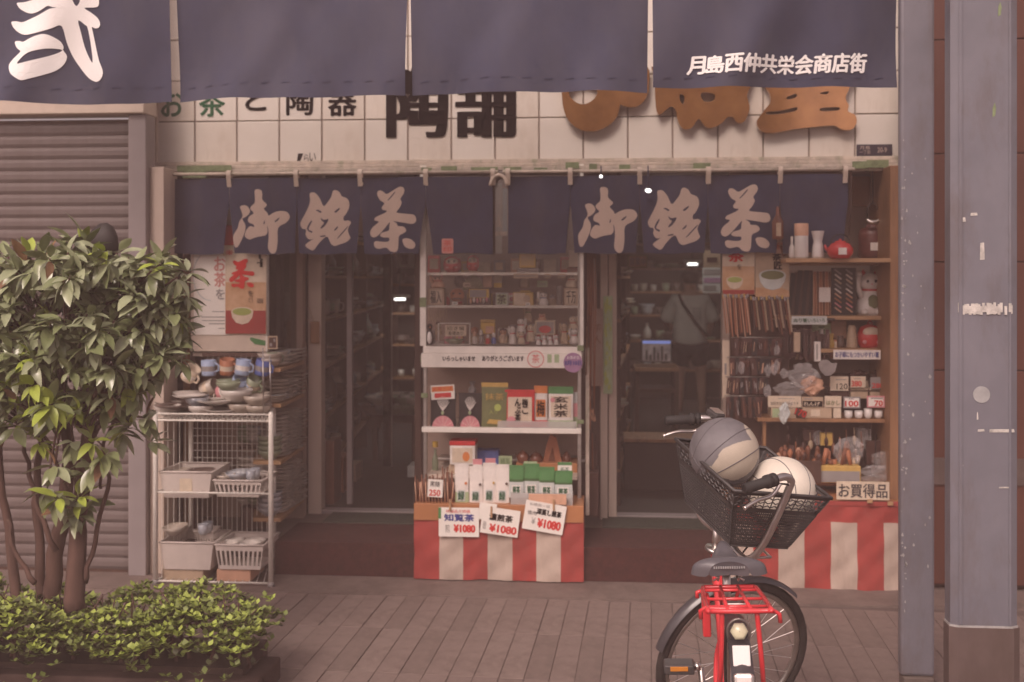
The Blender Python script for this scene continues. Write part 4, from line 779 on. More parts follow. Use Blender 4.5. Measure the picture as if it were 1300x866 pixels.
# --- open shelf 1 (tea packs)
Yb = YG+.05
card(547, 489, 577, 507, Yb-.0, 'red and white price sign above the black tea packs', [('#',.05,.95,.55,.9,'orange',0),('お茶うけ',.1,.9,.58,.88,'ink_red',0),('#',.15,.85,.12,.45,'red',0)], ang=.06, bg='paper')
for i, (u0, u1) in enumerate([(546,579),(582,612)]):
    t = pouch(u0, 500, u1, 543, Yb+.02, ['left','right'][i]+' black pack with a white sprig and a pale pink half round window', (('black',0,1),), group='black tea packs with sprigs'); x, z, w_, h_ = dims(u0, 500, u1, 543, Yb+.0)
    b = B()
    for k in range(9): a = .5+k*.25; b.tube([(x+.002*k-.01, Yb-.004, z+h_*.45), (x+math.cos(a)*w_*.14, Yb-.006, z+h_*.62), (x+math.cos(a)*w_*.27, Yb-.004, z+h_*(.62+.3*math.sin(a)))], .0018, 4)
    b.build('sprig_print', 'c_white', t); B().ball((x-.002, Yb-.008, z+h_*.44), (.008,.004,.012), 8, k=5).build('leaf_print', 'c_pale_green', t)
    B().plate([(x+w_*.42*math.cos(PI*k/12), z+h_*.36*math.sin(PI*k/12)) for k in range(13)], Yb-.010, Yb-.006).build('round_window', 'c_pink', t)
    b = B(); [b.bar((x, Yb-.0115, z+.004), (x+w_*.4*math.cos(PI*k/6), Yb-.0115, z+h_*.34*math.sin(PI*k/6)), .0009, n=4) for k in range(1, 6)]; b.build('window_line', 'c_white', t)
    vase(u0+12 if i else u0+26, 485 if i else 492, u0+22 if i else u0+32, 502, Yb+.14, ['small dark clip jar between the black packs','grey clip topped jar behind the right-hand black pack'][i], [(1,0),(1,.5),(.4,.7),(.9,1)], 'c_grey', 'jar', 'jar')
pouch(611, 487, 645, 542, Yb+.0, 'tall dark olive tea bag with a gold top band and green emblem', (('olive',0,.92),('gold',.92,1)), disc=(.6,.45,.13,'matcha_disc')) if False else None
mk('c_lime', (.40,.48,.12), .5)
t = pouch(611, 487, 645, 542, Yb+.0, 'tall dark olive tea bag with a gold top band and green emblem', (('olive',0,.92),('gold',.92,1)), disc=(.62,.45,.13,'lime')); x, z, w_, h_ = dims(611, 487, 645, 542, Yb)
addtext(B(), '抹茶', x-w_*.35, x+w_*.35, z+h_*.62, z+h_*.78, Yb-.008).build('print', 'c_gold', t); addtext(B(), '入り', x-w_*.2, x+w_*.1, z+h_*.3, z+h_*.4, Yb-.008).build('print', 'c_lime', t); B().plate([(x-w_*.3,z+.02),(x+w_*.3,z+.016),(x+w_*.25,z+.04),(x-w_*.2,z+.045)], Yb-.008, Yb-.004).build('gold_print', 'c_gold', t)
t = pouch(641, 496, 679, 542, Yb+.0, 'red tea pack with a big white label and black brush writing', (('red',0,1),), panel=(.1,.9,.12,.82,'cream')); x, z, w_, h_ = dims(641, 496, 679, 542, Yb)
for i, s_ in enumerate(['梅こ', 'んぶ茶']):
    b = B()
    for k, ch in enumerate(s_): addtext(b, ch, x+w_*(.08-.24*i), x+w_*(.27-.24*i), z+h_*(.58-.21*k), z+h_*(.78-.21*k), Yb-.010, 0, .0015)
    b.build('print', 'ink', t)
B().plate([(x-w_*.28+w_*.17*math.cos(PI*k/8), z+h_*.13+h_*.17*math.sin(PI*k/8)) for k in range(9)], Yb-.009, Yb-.006).build('printed_disc', 'c_pink', t)
pouch(678, 491, 695, 542, Yb+.02, 'slim orange topped white snack pack', (('red',0,.18),('white',.18,.8),('orange',.8,1)), panel=(.15,.85,.25,.68,'orange'), text='梅')
pouch(696, 492, 728, 542, Yb+.0, 'white tea pack with a green top and green foot', (('pale_green',0,.2),('white',.2,.82),('green',.82,1)), panel=(.1,.9,.25,.78,'cream'), text='玄米茶', vert=True, disc=(.18,.68,.09,'pink'))
pouch(725, 499, 738, 542, Yb+.04, 'pale green tea pack squeezed against the right upright', (('pale_green',0,.7),('skyw',.7,1)), panel=(.2,.8,.3,.7,'pink'))
b = B(); t = thing('clear_tray_rim', 'low clear plastic guard along the front of the tea pack shelf', 'guard', P(690, 543, YG)); B().box(PX(632,YG), PX(732,YG), YG-.015, YG-.012, PZ(543,YG), PZ(534,YG)).build('guard_strip', 'clear_plastic', t)
# --- open shelf 2
vase(548, 561, 556, 600, Yb+.1, 'small green bottle with a yellow star ornament at the left of the lower shelf', [(.6,0),(1,.1),(1,.4),(.4,.6),(.4,.75)], 'ceramic_green', cap=(.9,.82,'yellow'))
t = carton(571, 560, 603, 590, Yb+.0, 'white gift carton with a red lid on the lower shelf', 'white', lid='red', face=(.1,.9,.1,.7,'cream'), disc=(.65,.35,.14,.2,'orange'), d=.12)
carton(602, 572, 633, 590, Yb+.14, 'flat blue box behind the white pouches', 'blue', d=.1); carton(570, 590.3, 604, 603, Yb+.02, 'brown cardboard box under the red lidded carton', 'beige', d=.14); carton(602.5, 590.3, 640, 603, Yb+.14, 'pale box supporting the blue box', 'grey', d=.12)
card(633, 579, 650, 592, Yb+.1, 'small pale sign behind the green tea bags', [('緑茶',.15,.85,.2,.8,'dgreen',0)], bg='pale_green')
for i, (u0, v0, u1, v1) in enumerate([(654,568,672,588),(670,570,690,590),(712,569,726,590)]):
    teapot(u0, v0, u1, v1, Yb+.08+.03*i, ['left small brown clay teapot on the lower shelf','second brown clay teapot from the left on the lower shelf','rightmost brown clay teapot beside the terracotta stand'][i], 'g_brown', handle=False)
t = thing('terracotta_stand', 'triangular reddish clay roof ornament behind the teapots', 'ornament', P(700, 588, Yb+.15)); x, z, w_, h_ = dims(688, 552, 714, 590, Yb+.15); B().plate([(x-w_/2,z),(x+w_/2,z),(x+w_*.2,z+h_*.9),(x-.01,z+h_),(x-w_*.25,z+h_*.7)], Yb+.15, Yb+.19).build('clay_face', 'c_terracotta', t); B().plate([(x-w_*.2,z+.02),(x+w_*.15,z+.02),(x+w_*.02,z+h_*.6)], Yb+.145, Yb+.1499).build('clay_ridge', 'c_brown', t)
carton(655, 588.5, 733, 603, Yb+.1, 'long orange wooden box under the clay teapots', 'wood_orange', d=.2)

# ================================================================ CARTS WITH STRIPED CLOTH
def cart(u_edges, v_top, v_band, v_bot, Yc, depth, lab, first, wheels, zref, grp):
    um = (u_edges[0]+u_edges[-1])/2; z1 = PZ(v_top, Yc, um); zbnd = PZ(v_band, Yc, um); z0 = PZ(v_bot, Yc, um); xa, xb = PX(u_edges[0], Yc), PX(u_edges[-1], Yc)
    t = thing('display_cart', lab, 'cart', ((xa+xb)/2, Yc+depth/2, 0), grp)
    B().box(xa, xb, Yc, Yc+depth, z1-.02, z1, 0, .003).build('cart_top', 'wood_orange', t)
    B().box(xa+.012, xb-.012, Yc+.012, Yc+depth-.01, .07, z1-.021).build('cart_body', 'wood_dark', t)
    def cy(x, z): return Yc-.014-.008*math.sin((x-xa)*11)*(z1-z)/.4-.005*math.sin((x+z)*23)-.004*math.sin((x*.8-z)*41+math.sin(x*9))-.003*math.sin(x*60+z*14)*(z1-z)/.4
    def strip(x0, x1, za, zb_, m, b): 
        nx, nz = 7, 12; b.add([(x0+(x1-x0)*i/nx, cy(x0+(x1-x0)*i/nx, za+(zb_-za)*j/nz), za+(zb_-za)*j/nz) for j in range(nz+1) for i in range(nx+1)], [[j*(nx+1)+i, j*(nx+1)+i+1, (j+1)*(nx+1)+i+1, (j+1)*(nx+1)+i] for j in range(nz) for i in range(nx)], m, True)
    b = B(); xs = [PX(u, Yc-.012) for u in u_edges]
    zc = z1-.022-(first[1]); 
    for i in range(len(xs)-1):
        red = (i % 2 == 0) == first[0]
        strip(xs[i], xs[i+1], z0, zbnd, 0 if red else 1, b); strip(xs[i], xs[i+1], zbnd, zc, 0, b)
    # returns at both sides
    for x_ in (xs[0], xs[-1]): b.add([(x_, cy(x_, z0)+.002, z0), (x_, Yc+depth, z0), (x_, Yc+depth, zc), (x_, cy(x_, zc), zc)], [(0,1,2,3)], 0 if x_ == xs[-1] else 1)
    b.build('striped_cloth', ['stripe_red', 'stripe_white'], t)
    B().box(xs[0], xs[-1], Yc-.019, Yc-.001, z1-.001-first[1]-.02, z1+.004, 0, .002).build('front_lip', 'wood_orange' if first[1] > .02 else 'stripe_red', t)
    for (u, dy) in wheels:
        x_ = PX(u, Yc); wv_ = B().lathe([(.001,-.01),(.024,-.01),(.026,0),(.024,.01),(.001,.01)], (x_, Yc+dy, .026), 12, Mx=Matrix.Rotation(PI/2, 3, 'Y')).build('caster', 'rubber', t)
        B().box(x_-.014, x_+.014, Yc+dy-.012, Yc+dy+.012, .045, .075).build('caster_fork', 'alu', wv_)
    return t, z1, xs
cart1, zc1, xs1 = cart([525.6,558,588,619,650.5,681,712,741], 641, 657.5, 736, YC, .3, 'low cart draped in red and white striped cloth with three price cards', (True, .065), [(540,.03),(677,.02),(733,.03),(733,.24),(540,.24)], 0, 'striped sale carts in front of the shop')
cart2, zc2, xs2 = cart([923,956,988,1021.5,1055,1088,1122,1149], 636, 662, 747, YC+.0, .34, 'low cart draped in red and white striped cloth beneath the wooden cutlery boxes', (False, .0), [(975,.05),(1044,.03),(1122,.03),(1122,.3),(940,.05)], 0, 'striped sale carts in front of the shop')
# --- goods on the left cart
Yd = YC+.02
def on(u, v, Y): return P(u, v, Y)
zt_ = 640
t = thing('stick_pack', 'bundle of dark brown wrapped sticks standing at the left of the cart', 'snack packs', P(545, 640, Yd)); b = B()
for i in range(30):
    u = 528+i*1.75; a = RN.uniform(-2.5,2.5); v0 = 606-(i > 18)*10+RN.uniform(-5,6); q = P(u, 640, Yd+.02+.015*(i % 3)); r = P(u+a, v0, Yd+.03+.015*(i % 3)); b.tube([q, r], [.0042,.0036], 5)
b.build('stick', 'c_brown', t); b = B()
for i in range(12):
    u = 529+i*4; q = P(u, 640, Yd+.01); r = P(u+RN.uniform(-3,3), 612, Yd+.012); b.tube([q, r], [.003,.003], 5)
b.build('pale_stick', 'c_peach', t)
card(543, 609, 562, 631, Yd-.01, 'small card with a red price in front of the brown sticks', [('黒糖',.15,.8,.6,.9,'ink',0),('250',.12,.85,.08,.42,'ink_red',1)], ang=-.05)
for i, (u0, u1, v0) in enumerate([(577,595,590),(595.5,613,593),(613,630,589),(629.5,646.5,591)]):
    t = pouch(u0, v0, u1, 642, Yd+.03, ['white and green pouch with an orange mark, leftmost of the pouches','second white pouch from the left on the cart','third white pouch from the left on the cart','rightmost white pouch beside the green bags'][i], (('yellow',0,.12),('pale_green',.12,.3),('white',.3,1)) if i == 0 else (('white',0,1),), panel=(.2,.75,.12,.38,'skyw'), text='緑', tcol='ink_green', disc=(.8,.55,.09,['orange','dbrown','gold','dbrown'][i]), group='white tea pouches on the cart')
for i, (u0, u1, v0) in enumerate([(600,612,584),(616,629,583)]): pouch(u0, v0, u1, 620, Yd+.10, ['left','right'][i]+' pale pouch peeping over the white pouches at the back', (('white',0,.8),('pink',.8,1)))
for i, (u0, u1, v0) in enumerate([(646,665,592),(664,685,590),(684,704,594),(703,727,599)]):
    pouch(u0, v0, u1, 632, Yd+.03+.01*(i % 2), ORD[i]+' green tea bag with a white lower half, counted from the left', (('skyw',0,.48),('dgreen',.48,.62),('green',.62,1)), panel=(.2,.8,.1,.4,'white'), text='煎茶', tcol='ink_green', group='green tea bags on the cart')
card(708, 587, 726, 602, Yd+.08, 'green and white sign standing over the green tea bags', [('新茶',.2,.8,.15,.6,'ink_green',0),('#',.0,1,.75,1,'green',0)], bg='paper')
card(665, 586, 682, 593, Yd+.09, 'pale green strip behind the green tea bags', [('#',.1,.9,.3,.6,'green',0)], bg='pale_green', name='shelf_label', cat='label')
mb = dims(648, 627, 727, 641, Yd-.01); t = thing('clear_bin', 'shallow clear bin holding the green tea bags', 'bin', (mb[0], Yd, mb[1])); B().box(mb[0]-mb[2]/2, mb[0]+mb[2]/2, Yd-.005, Yd-.002, mb[1], mb[1]+mb[3]).box(mb[0]-mb[2]/2, mb[0]-mb[2]/2+.003, Yd-.002, Yd+.12, mb[1], mb[1]+mb[3]).box(mb[0]+mb[2]/2-.003, mb[0]+mb[2]/2, Yd-.002, Yd+.12, mb[1], mb[1]+mb[3]).build('bin_wall', 'clear_plastic', t)
# cards
YK = YC-.035
card(557, 645, 608, 681, YK, 'upright white price card with blue tea name and red price, left on the cart', [('特選品大特価',.18,.78,.82,.93,'ink_red',0),('知覧茶',.14,.88,.54,.78,'ink_blue',1),('¥1080',.38,.9,.16,.42,'ink_red',1.5),('煎',.16,.28,.14,.42,'grey',0)])
B().box(PX(556.5,YK), PX(560,YK), YK-.002, YK-.0005, PZ(660,YK), PZ(646,YK)).build('green_tab', 'c_green', [o for o in S.objects if o.name.startswith('price_card') and 'blue tea name' in o.get('label', '')][0])
card(611, 646, 659, 679, YK-.004, 'white price card tilted clockwise in the middle of the cart', [('濃煎茶',.2,.82,.52,.78,'ink',1),('¥1080',.24,.95,.1,.38,'ink_red',1.5),('徳',.05,.15,.15,.45,'grey',0)], ang=-.13)
card(608, 639, 630, 660, YK+.003, 'smaller blank backed card tucked behind the middle price card', [('茶',.3,.6,.3,.7,'grey',0)], ang=-.1)
card(665, 639, 717, 675, YK-.002, 'white price card tilted clockwise at the right of the cart', [('深蒸し煎茶',.3,.9,.58,.78,'ink',1),('お徳用一袋',.1,.6,.84,.94,'grey',0),('¥1080',.36,.92,.14,.44,'ink_red',1.5),('¥',.2,.3,.2,.44,'grey',0),('徳用',.08,.3,.52,.66,'ink',0)], ang=-.16)
for i, (u, v) in enumerate([(571.5, 641), (624, 650), (703, 641)]):
    q = P(u, v, YK); t = thing('clothes_peg', ['wooden peg above the left price card','wooden peg on the middle price card','wooden peg holding the right price card'][i], 'peg', q); B().box(q.x-.005, q.x+.005, YK-.012, YK-.006, q.z-.03, q.z+.03, 0, .001).build('peg_half', 'wood_light', t); B().box(q.x-.005, q.x+.005, YK-.004, YK+.002, q.z-.03, q.z+.03, 0, .001).build('peg_half', 'wood_light', t)
B().box(PX(671,YK), PX(719,YK), YC-.030, YC-.021, PZ(640,YK), PZ(627,YK)).build('paper_strip', 'c_peach', cart1)
# ================================================================ RIGHT DISPLAY
YR = 6.18; YB = 6.60
t = thing('wooden_display_shelves', 'open wooden display shelves in the right-hand bay of the shop front', 'shelves', (PX(1060, YR), YR+.2, .19)); rs = t
B().box(PX(926, YB), PX(1131, YB)+.03, YB, YB+.02, .19, 2.29).build('back_board', 'backboard', t)
q = P(1082, 262, YB-.01); r = P(1131, 224, YB-.01); B().box(q.x, r.x+.05, YB-.02, YB-.003, q.z, r.z, 0, .002).build('top_board', 'wood_orange', t)
def rshelf(u0, u1, v, th=.022, d=.36, nm='shelf', mat='wood_light', Y0=YR+.03):
    z = PZ(v, Y0, (u0+u1)/2); return B().box(PX(u0, Y0), PX(u1, Y0), Y0, Y0+d, z-th, z, 0, .002).build(nm, mat, t)
rshelf(998, 1131, 328, Y0=5.985, d=.56); rshelf(985, 1131, 401); rshelf(1038, 1131, 443); rshelf(962, 1134, 531.5, th=.02, mat='wood', Y0=YR-.05); rshelf(1000, 1131, 334.5, th=.012, d=.02, nm='shelf_lip', mat='wood', Y0=YR+.10)
rshelf(1052, 1131, 495, th=.012, mat='back_dark', Y0=YR+.06); rshelf(960, 1134, 612, th=.02, mat='wood', Y0=YR-.02)
B().box(PX(968,YR), PX(972,YR), YR-.02, YR+.02, .5, PZ(535,YR,970), 0, .002).build('support_post', 'wood', t)
B().box(PX(1126,YR+.1), PX(1131,YR+.1), YR+.08, YR+.42, .5, 2.28).build('side_panel', 'wood', t)
Y1, Y2 = YR+.10, YR+.18; Y0_ = 5.99
vase(1010, 283, 1028, 328, Y0_, 'tall white bottle with a peach paper cap on the top right shelf', [(.9,0),(1,.05),(1,.62),(.98,.66)], 'g_white', cap=(1.02,.64,'peach'))
vase(1031, 293, 1049, 328, Y0_, 'white waisted pottery bottle beside the peach capped bottle', [(.85,0),(.9,.1),(.75,.45),(.62,.62),(.78,.8),(.95,1)], 'g_white')
vase(1002, 300, 1010, 328, Y0_+.02, 'thin grey bottle at the left end of the top right shelf', [(.8,0),(1,.1),(.9,.5),(.4,.65),(.4,1)], 'ceramic_pale')
teapot(1050, 296, 1090, 328, Y0_-.09, 'glossy red teapot with a white label on the top right shelf', 'g_red', 'c_white'); 
t = thing('iron_kettle', 'dark reddish square kettle with a pale label under the hanging hook', 'kettle', P(1110, 328, Y2)); x, z, w_, h_ = dims(1093, 288, 1129, 328, Y1)
B().lathe([(.001,0),(w_*.42,0),(w_*.5,h_*.1),(w_*.5,h_*.75),(w_*.42,h_*.95),(w_*.2,h_)], (x, Y1+w_*.45, z), 20, sy=.85).build('kettle_body', 'g_iron', t); B().lathe([(w_*.24,0),(w_*.22,h_*.08),(w_*.05,h_*.12),(.001,h_*.2)], (x, Y1+w_*.45, z+h_), 14).build('kettle_lid', 'g_iron', t)
B().box(x-w_*.16, x+w_*.16, Y1+w_*.45-w_*.445, Y1+w_*.45-w_*.42, z+h_*.25, z+h_*.5).build('paper_label', 'c_white', t)
t = thing('hanging_hook', 'kettle hook hanging on a long cord with a bright metal crescent', 'hook', P(1108, 225, Y1)); b = B(); a = P(1108, 205, Y1); m_ = P(1108, 258, Y1); b.tube([a, m_], .003, 5)
b.build('cord', 'black', t); b = B(); b.tube([(m_.x+.03*math.cos(k*PI/6), Y1, m_.z-.045+.045*math.sin(k*PI/6)) for k in range(0, 7)]+[(m_.x-.03, Y1, m_.z-.09)], .003, 6); b.tube([(m_.x+.03, Y1, m_.z-.045), (m_.x+.03, Y1, m_.z-.09)], .003, 6); b.build('hook_loop', 'black', t)
b = B(); b.tube([(m_.x+.034*math.cos(PI+k*PI/8), Y1-.01, m_.z-.085+.022*math.sin(PI+k*PI/8)) for k in range(9)], [.003,.008,.011,.013,.014,.013,.011,.008,.003], 8); b.build('metal_crescent', 'chrome', t)
t = thing('hanging_strap', 'thin dark cord hanging from the fascia beside the right curtain edge', 'cord', P(1082, 225, YR)); B().tube([P(1081, 205, YR), P(1080, 260, YR), P(1078, 298, YR)], .003, 5).build('strap', 'c_dbrown', t)
vase(981, 262, 996, 304, YN-.10, 'brown sake bottle with a pale label hanging in the slit of the right curtain', [(.85,0),(1,.08),(1,.55),(.35,.75),(.28,1)], 'g_brown', lblc=('beige',.1,.5))
# posters
def poster(u0, v0, u1, v1, Y, lab, style):
    x, z, w, h = dims(u0, v0, u1, v1, Y); t = thing('tea_poster', lab, 'poster', (x, Y, z)); x0, x1 = x-w/2, x+w/2
    B().box(x0, x1, Y, Y+.006, z, z+h).build('poster_sheet', 'c_cream' if style != 2 else 'c_beige', t)
    if style in (0, 1):
        B().box(x0+.001, x1-.001, Y-.0015, Y-.0005, z+.001, z+h*.62).build('autumn_print', 'tea_orange', t); B().box(x0+.002, x1-.002, Y-.0028, Y-.0018, z+.002, z+h*(.28 if style == 0 else .1)).build('red_print', 'stripe_red', t)
        b = B(); 
        if style == 0: addshape(b, [TEA], lambda a, e: (x0+w*(.10+.62*(a-722)/426), z+h*(.90-.36*(e-127)/598)), Y-.004, 0, 2); addshape(b, [[(1018,615),(1040,597),(1090,602),(1130,635),(1138,665),(1120,690),(1085,692),(1040,670)]], lambda a, e: (x0+w*(.10+.62*(a-722)/426), z+h*(.90-.36*(e-127)/598)), Y-.004, 0, 2)
        else: addtext(b, '茶', x0+w*.2, x0+w*.65, z+h*.72, z+h*.98, Y-.004, 0, .004)
        b.build('print', 'ink_red', t); b = B()
        if style == 0:
            addtext(b, 'を', x0+w*.56, x0+w*.70, z+h*.45, z+h*.52, Y-.0042); addtext(b, 'どう', x0+w*.58, x0+w*.68, z+h*.38, z+h*.44, Y-.0042); addtext(b, '一服', x0+w*.78, x0+w*.92, z+h*.8, z+h*.9, Y-.0042, 0, .001); b.box(x0+w*.82, x0+w*.88, Y-.0043, Y-.0041, z+h*.9, z+h*.99)
            for k in range(5): b.box(x0+w*.78, x0+w*.93, Y-.0043, Y-.0041, z+h*(.42-.012*k), z+h*(.425-.012*k))
        else: addtext(b, 'を', x0+w*.45, x0+w*.6, z+h*.55, z+h*.66, Y-.0042)
        b.build('print', 'ink', t)
    else:
        b = B(); addtext(b, '茶', x0+w*.5, x0+w*.75, z+h*.72, z+h*.86, Y-.004, 0, .002); addtext(b, '匠', x0+w*.55, x0+w*.78, z+h*.55, z+h*.7, Y-.004, 0, .002); b.build('print', 'ink', t); B().plate([(x0,z),(x1,z),(x1,z+h*.12),(x+w*.2,z+h*.2),(x0,z+h*.18)], Y-.002, Y-.0005).build('red_print', 'tea_orange', t)
    # printed bowl of tea
    cx_, cz_, rr = (x0+w*.42, z+h*.22, w*.27) if style == 0 else ((x0+w*.38, z+h*.26, w*.26) if style == 1 else (x, z+h*.34, w*.4))
    k = .98
    B().plate([(cx_-rr,cz_+rr*.35),(cx_-rr*.9,cz_-rr*.15),(cx_-rr*.55,cz_-rr*.62),(cx_,cz_-rr*.78),(cx_+rr*.55,cz_-rr*.62),(cx_+rr*.9,cz_-rr*.15),(cx_+rr,cz_+rr*.35)]+[(cx_+rr*math.cos(a*PI/10), cz_+rr*.35+rr*.42*math.sin(a*PI/10)) for a in range(1, 10)], Y-.0055, Y-.003).build('printed_bowl', 'c_cream' if style < 2 else 'c_skyw', t)
    B().plate([(cx_+rr*.86*math.cos(a*PI/9), cz_+rr*.35+rr*.33*math.sin(a*PI/9)) for a in range(18)], Y-.0075, Y-.006).build('printed_tea', 'matcha' if style < 2 else 'c_olive', t)
    return t
poster(917, 316, 958, 374, YR+.0, 'small orange tea poster with a bowl of green tea above the hanging sticks', 1); poster(959, 313, 1002, 377, YR+.004, 'beige tea poster with a grey patterned bowl, right of the orange poster', 2)
card(979, 305, 1003, 322, YR-.02, 'orange card hanging at the upper corner of the beige tea poster', [('新茶',.15,.8,.3,.8,'ink_red',0)], bg='peach')
t = thing('dried_flower_bunch', 'small dark reddish bunch hanging beside the orange card', 'bunch', P(998, 310, YR)); b = B()
for i in range(16): q = P(998+RN.uniform(-9,9), 312+RN.uniform(-12,14), YR-.03+RN.uniform(-.02,.02)); b.ball(q, RN.uniform(.008,.02), 7, k=5)
b.build('dried_petals', 'c_brown', t)
# hanging packets
def packets(u0, v0, u1, v1, n, Y, name, lab, gl, mats, lean=0, group=None, w_=None):
    """row of n slim wrapped packets hanging side by side, each its own thing with pack and clip"""
    for i in range(n):
        uc = u0+(u1-u0)*(i+.5)/n; q = P(uc+lean+RN.uniform(-1.5,1.5), v1+RN.uniform(-6,4), Y+.012*(i % 3)); r = P(uc, v0+RN.uniform(-1.5,1.5), Y+.012*(i % 3)); hw = (w_ or (u1-u0)/n*RN.uniform(.22,.36))/F*6.2
        t = thing(name, f'{ORD[i]} {gl}', 'packet', r, group)
        dirv = (q-r).normalized(); sd = Vector((dirv.z, 0, -dirv.x)); b = B(); vs = [r-sd*hw, r+sd*hw, q+sd*hw, q-sd*hw]
        fr = [v+Vector((0,-.004,0)) for v in vs]; bk = [v+Vector((0,.004,0)) for v in vs]
        b.add(fr+bk, [(0,1,2,3),(7,6,5,4),(0,4,5,1),(1,5,6,2),(2,6,7,3),(3,7,4,0)]); b.build('pack', mats[i % len(mats)], t)
        B().add([fr[0]+Vector((0,-.003,0))+dirv*.0, fr[1]+Vector((0,-.003,0)), fr[1]+dirv*.02+Vector((0,-.003,0)), fr[0]+dirv*.02+Vector((0,-.003,0))], [(3,2,1,0)]).build('header', 'foil' if i % 3 else 'c_gold', t)
packets(916, 374, 950, 425, 15, YR-.02, 'chopstick_pack', '', 'brass topped chopstick packet from the left below the orange tea poster', ['c_terracotta','c_peach','c_brown'], 5, 'chopstick packets hanging under the orange poster')
packets(951, 376, 1001, 421, 15, YR-.01, 'chopstick_pack', '', 'dark chopstick packet from the left below the beige tea poster', ['c_dbrown','c_brown','c_beige'], 6, 'chopstick packets hanging under the beige poster')
rows = [(931,430,993,452,'top row of dark comb packets'),(926,455,992,476,'second row of dark comb packets'),(924,480,975,500,'third row of dark comb packets'),(922,504,968,530,'bottom row of dark comb packets')]
mk('dark_glint', (.075,.035,.03), .25, .5, 40, coat=.4)
for (a, e, g, i_, la) in rows:
    B().bar(P(a-3, e-1.5, YR-.0), P(g+2, e-1.5, YR-.0), .003).build('hanging_rail', 'alu', rs)
    for k in range(10):
        u = a+(g-a)*(k+.5)/10; Yk = YR-.02+.02*(k % 2); hw = (g-a)/10*.55; x, z, w_, h_ = dims(u-hw, e, u+hw, i_, Yk)
        t = thing('comb_packet', f'{ORD[k]} packet from the left in the {la}', 'packet', (x, Yk, z), 'dark comb packets hung in rows'); A = RN.uniform(-.12,.12); Kx = Matrix.Translation((x, Yk, z+h_)) @ Matrix.Rotation(A, 4, 'Y')
        B().box(-w_/2, w_/2, -.004, .004, -h_, 0, 0, .001).xf(Kx).build('pack', RN.choice(['dark_glint','dark_glint','c_dbrown','c_black']), t)
        b = B(); 
        for s_ in range(RN.choice([1,2,2,3])): xo = RN.uniform(-w_*.38, w_*.3); b.box(xo, xo+RN.uniform(.002,.005), -.0055, -.0042, -h_*RN.uniform(.5,.95), -h_*RN.uniform(.1,.35))
        b.xf(Kx).build('comb', RN.choice(['c_beige','foil','c_peach','c_brown','c_grey']), t)
card(917, 432, 926, 505, YR+.02, 'narrow pale upright strip at the left edge of the comb packets', [('#',.3,.6,.4,.6,'grey',0)], name='strip_sign', cat='sign', bg='cream')
for i, (u, v) in enumerate([(1008, 438), (1034, 450)]): carton(u, v-16, u+8, v+9, YR+.0+.02*i, ['beige narrow box standing among the comb packets','pale narrow packet pinned right of the comb packets'][i], ['beige','white'][i], d=.02, face=(.3,.5,.1,.9,'grey') if i else None)
for i in range(14):
    u = 995+i*4.2+(i % 2); x, z, w_, h_ = dims(u-2.6, 420+RN.uniform(-4,6), u+2.6, 455+RN.uniform(-6,8), YR+.05); t = thing('hairpin_card', f'{ORD[i]} dark hairpin card from the left, right of the comb packets', 'packet', (x, YR+.05, z), 'hairpin cards'); B().box(x-w_/2, x+w_/2, YR+.05, YR+.056, z, z+h_).build('card_sheet', 'dark_glint', t); B().bar((x, YR+.047, z+h_*.2), (x+.003, YR+.047, z+h_*.8), .0015, n=4).build('hairpin', 'foil', t)
# second shelf: chopsticks and fans
t = thing('folded_fan_display', 'black folded fans standing close together on the second right shelf', 'fans', P(1015, 401, Y1)); 
for i in range(7):
    a, e = P(1001+i*4.6, 400, Y1+.01*(i % 2)), P(1008+i*3.9+i*.2, 345+RN.uniform(-2,2), Y1+.03); b = B(); d_ = (e-a); s_ = Vector((.012,0,0)); b.add([a-s_*.8, a+s_*.8, e+s_*1.1, e-s_*1.1]+[p+Vector((0,.012,0)) for p in (a-s_*.8, a+s_*.8, e+s_*1.1, e-s_*1.1)], [(0,1,2,3),(7,6,5,4),(0,4,5,1),(1,5,6,2),(2,6,7,3),(3,7,4,0)]); b.build('folded_fan', ['black','c_dbrown'][i % 2], t)
t = thing('chopstick_set', 'upright set of red brown chopsticks with a white paper label', 'chopsticks', P(1044, 401, Y1)); x, z, w_, h_ = dims(1032.5, 345, 1055, 400, Y1-.02)
for i in range(6):
    xx = x-w_/2+w_*(i+.5)/6; B().tube([(xx, Y1-.03, z), (xx, Y1-.02, z+h_)], [.0035,.0065], 6).build('chopstick', ['c_terracotta','c_brown'][i % 2], t)
B().box(x-w_/2, x+w_/2, Y1-.015, Y1-.008, z, z+h_).build('card_back', 'c_peach', t); B().box(x-w_*.22, x+w_*.42, Y1-.042, Y1-.038, z+h_*.3, z+h_*.64).build('paper_label', 'c_white', t)
t = thing('patterned_fan_case', 'black display board with two columns of diagonal pink striped folded fans', 'display board', P(1070, 401, Y1)); x, z, w_, h_ = dims(1056, 340, 1087, 400, Y1); B().box(x-w_/2, x+w_/2, Y1+.0, Y1+.02, z, z+h_, 0, .002).build('board', 'black', t)
for c_ in range(2):
    for k in range(9):
        zz = z+h_*(.06+.1*k); xx = x-w_*.26+c_*w_*.46; cc = ['c_peach','c_pink','c_terracotta','c_peach','c_white','c_grey','c_beige','c_white','c_grey'][k]; B().plate([(xx-w_*.14,zz+h_*.09),(xx-w_*.1,zz+h_*.11),(xx+w_*.16,zz+h_*.01),(xx+w_*.12,zz-h_*.01)], Y1-.006, Y1-.0005).build('striped_fan', cc, t)
cat_fig(1088, 340, 1127, 401, Y1, 'large white lucky cat with red ears and a gold coin on the second right shelf', 'g_white', 'g_red', belly='c_olive', collar='g_red')
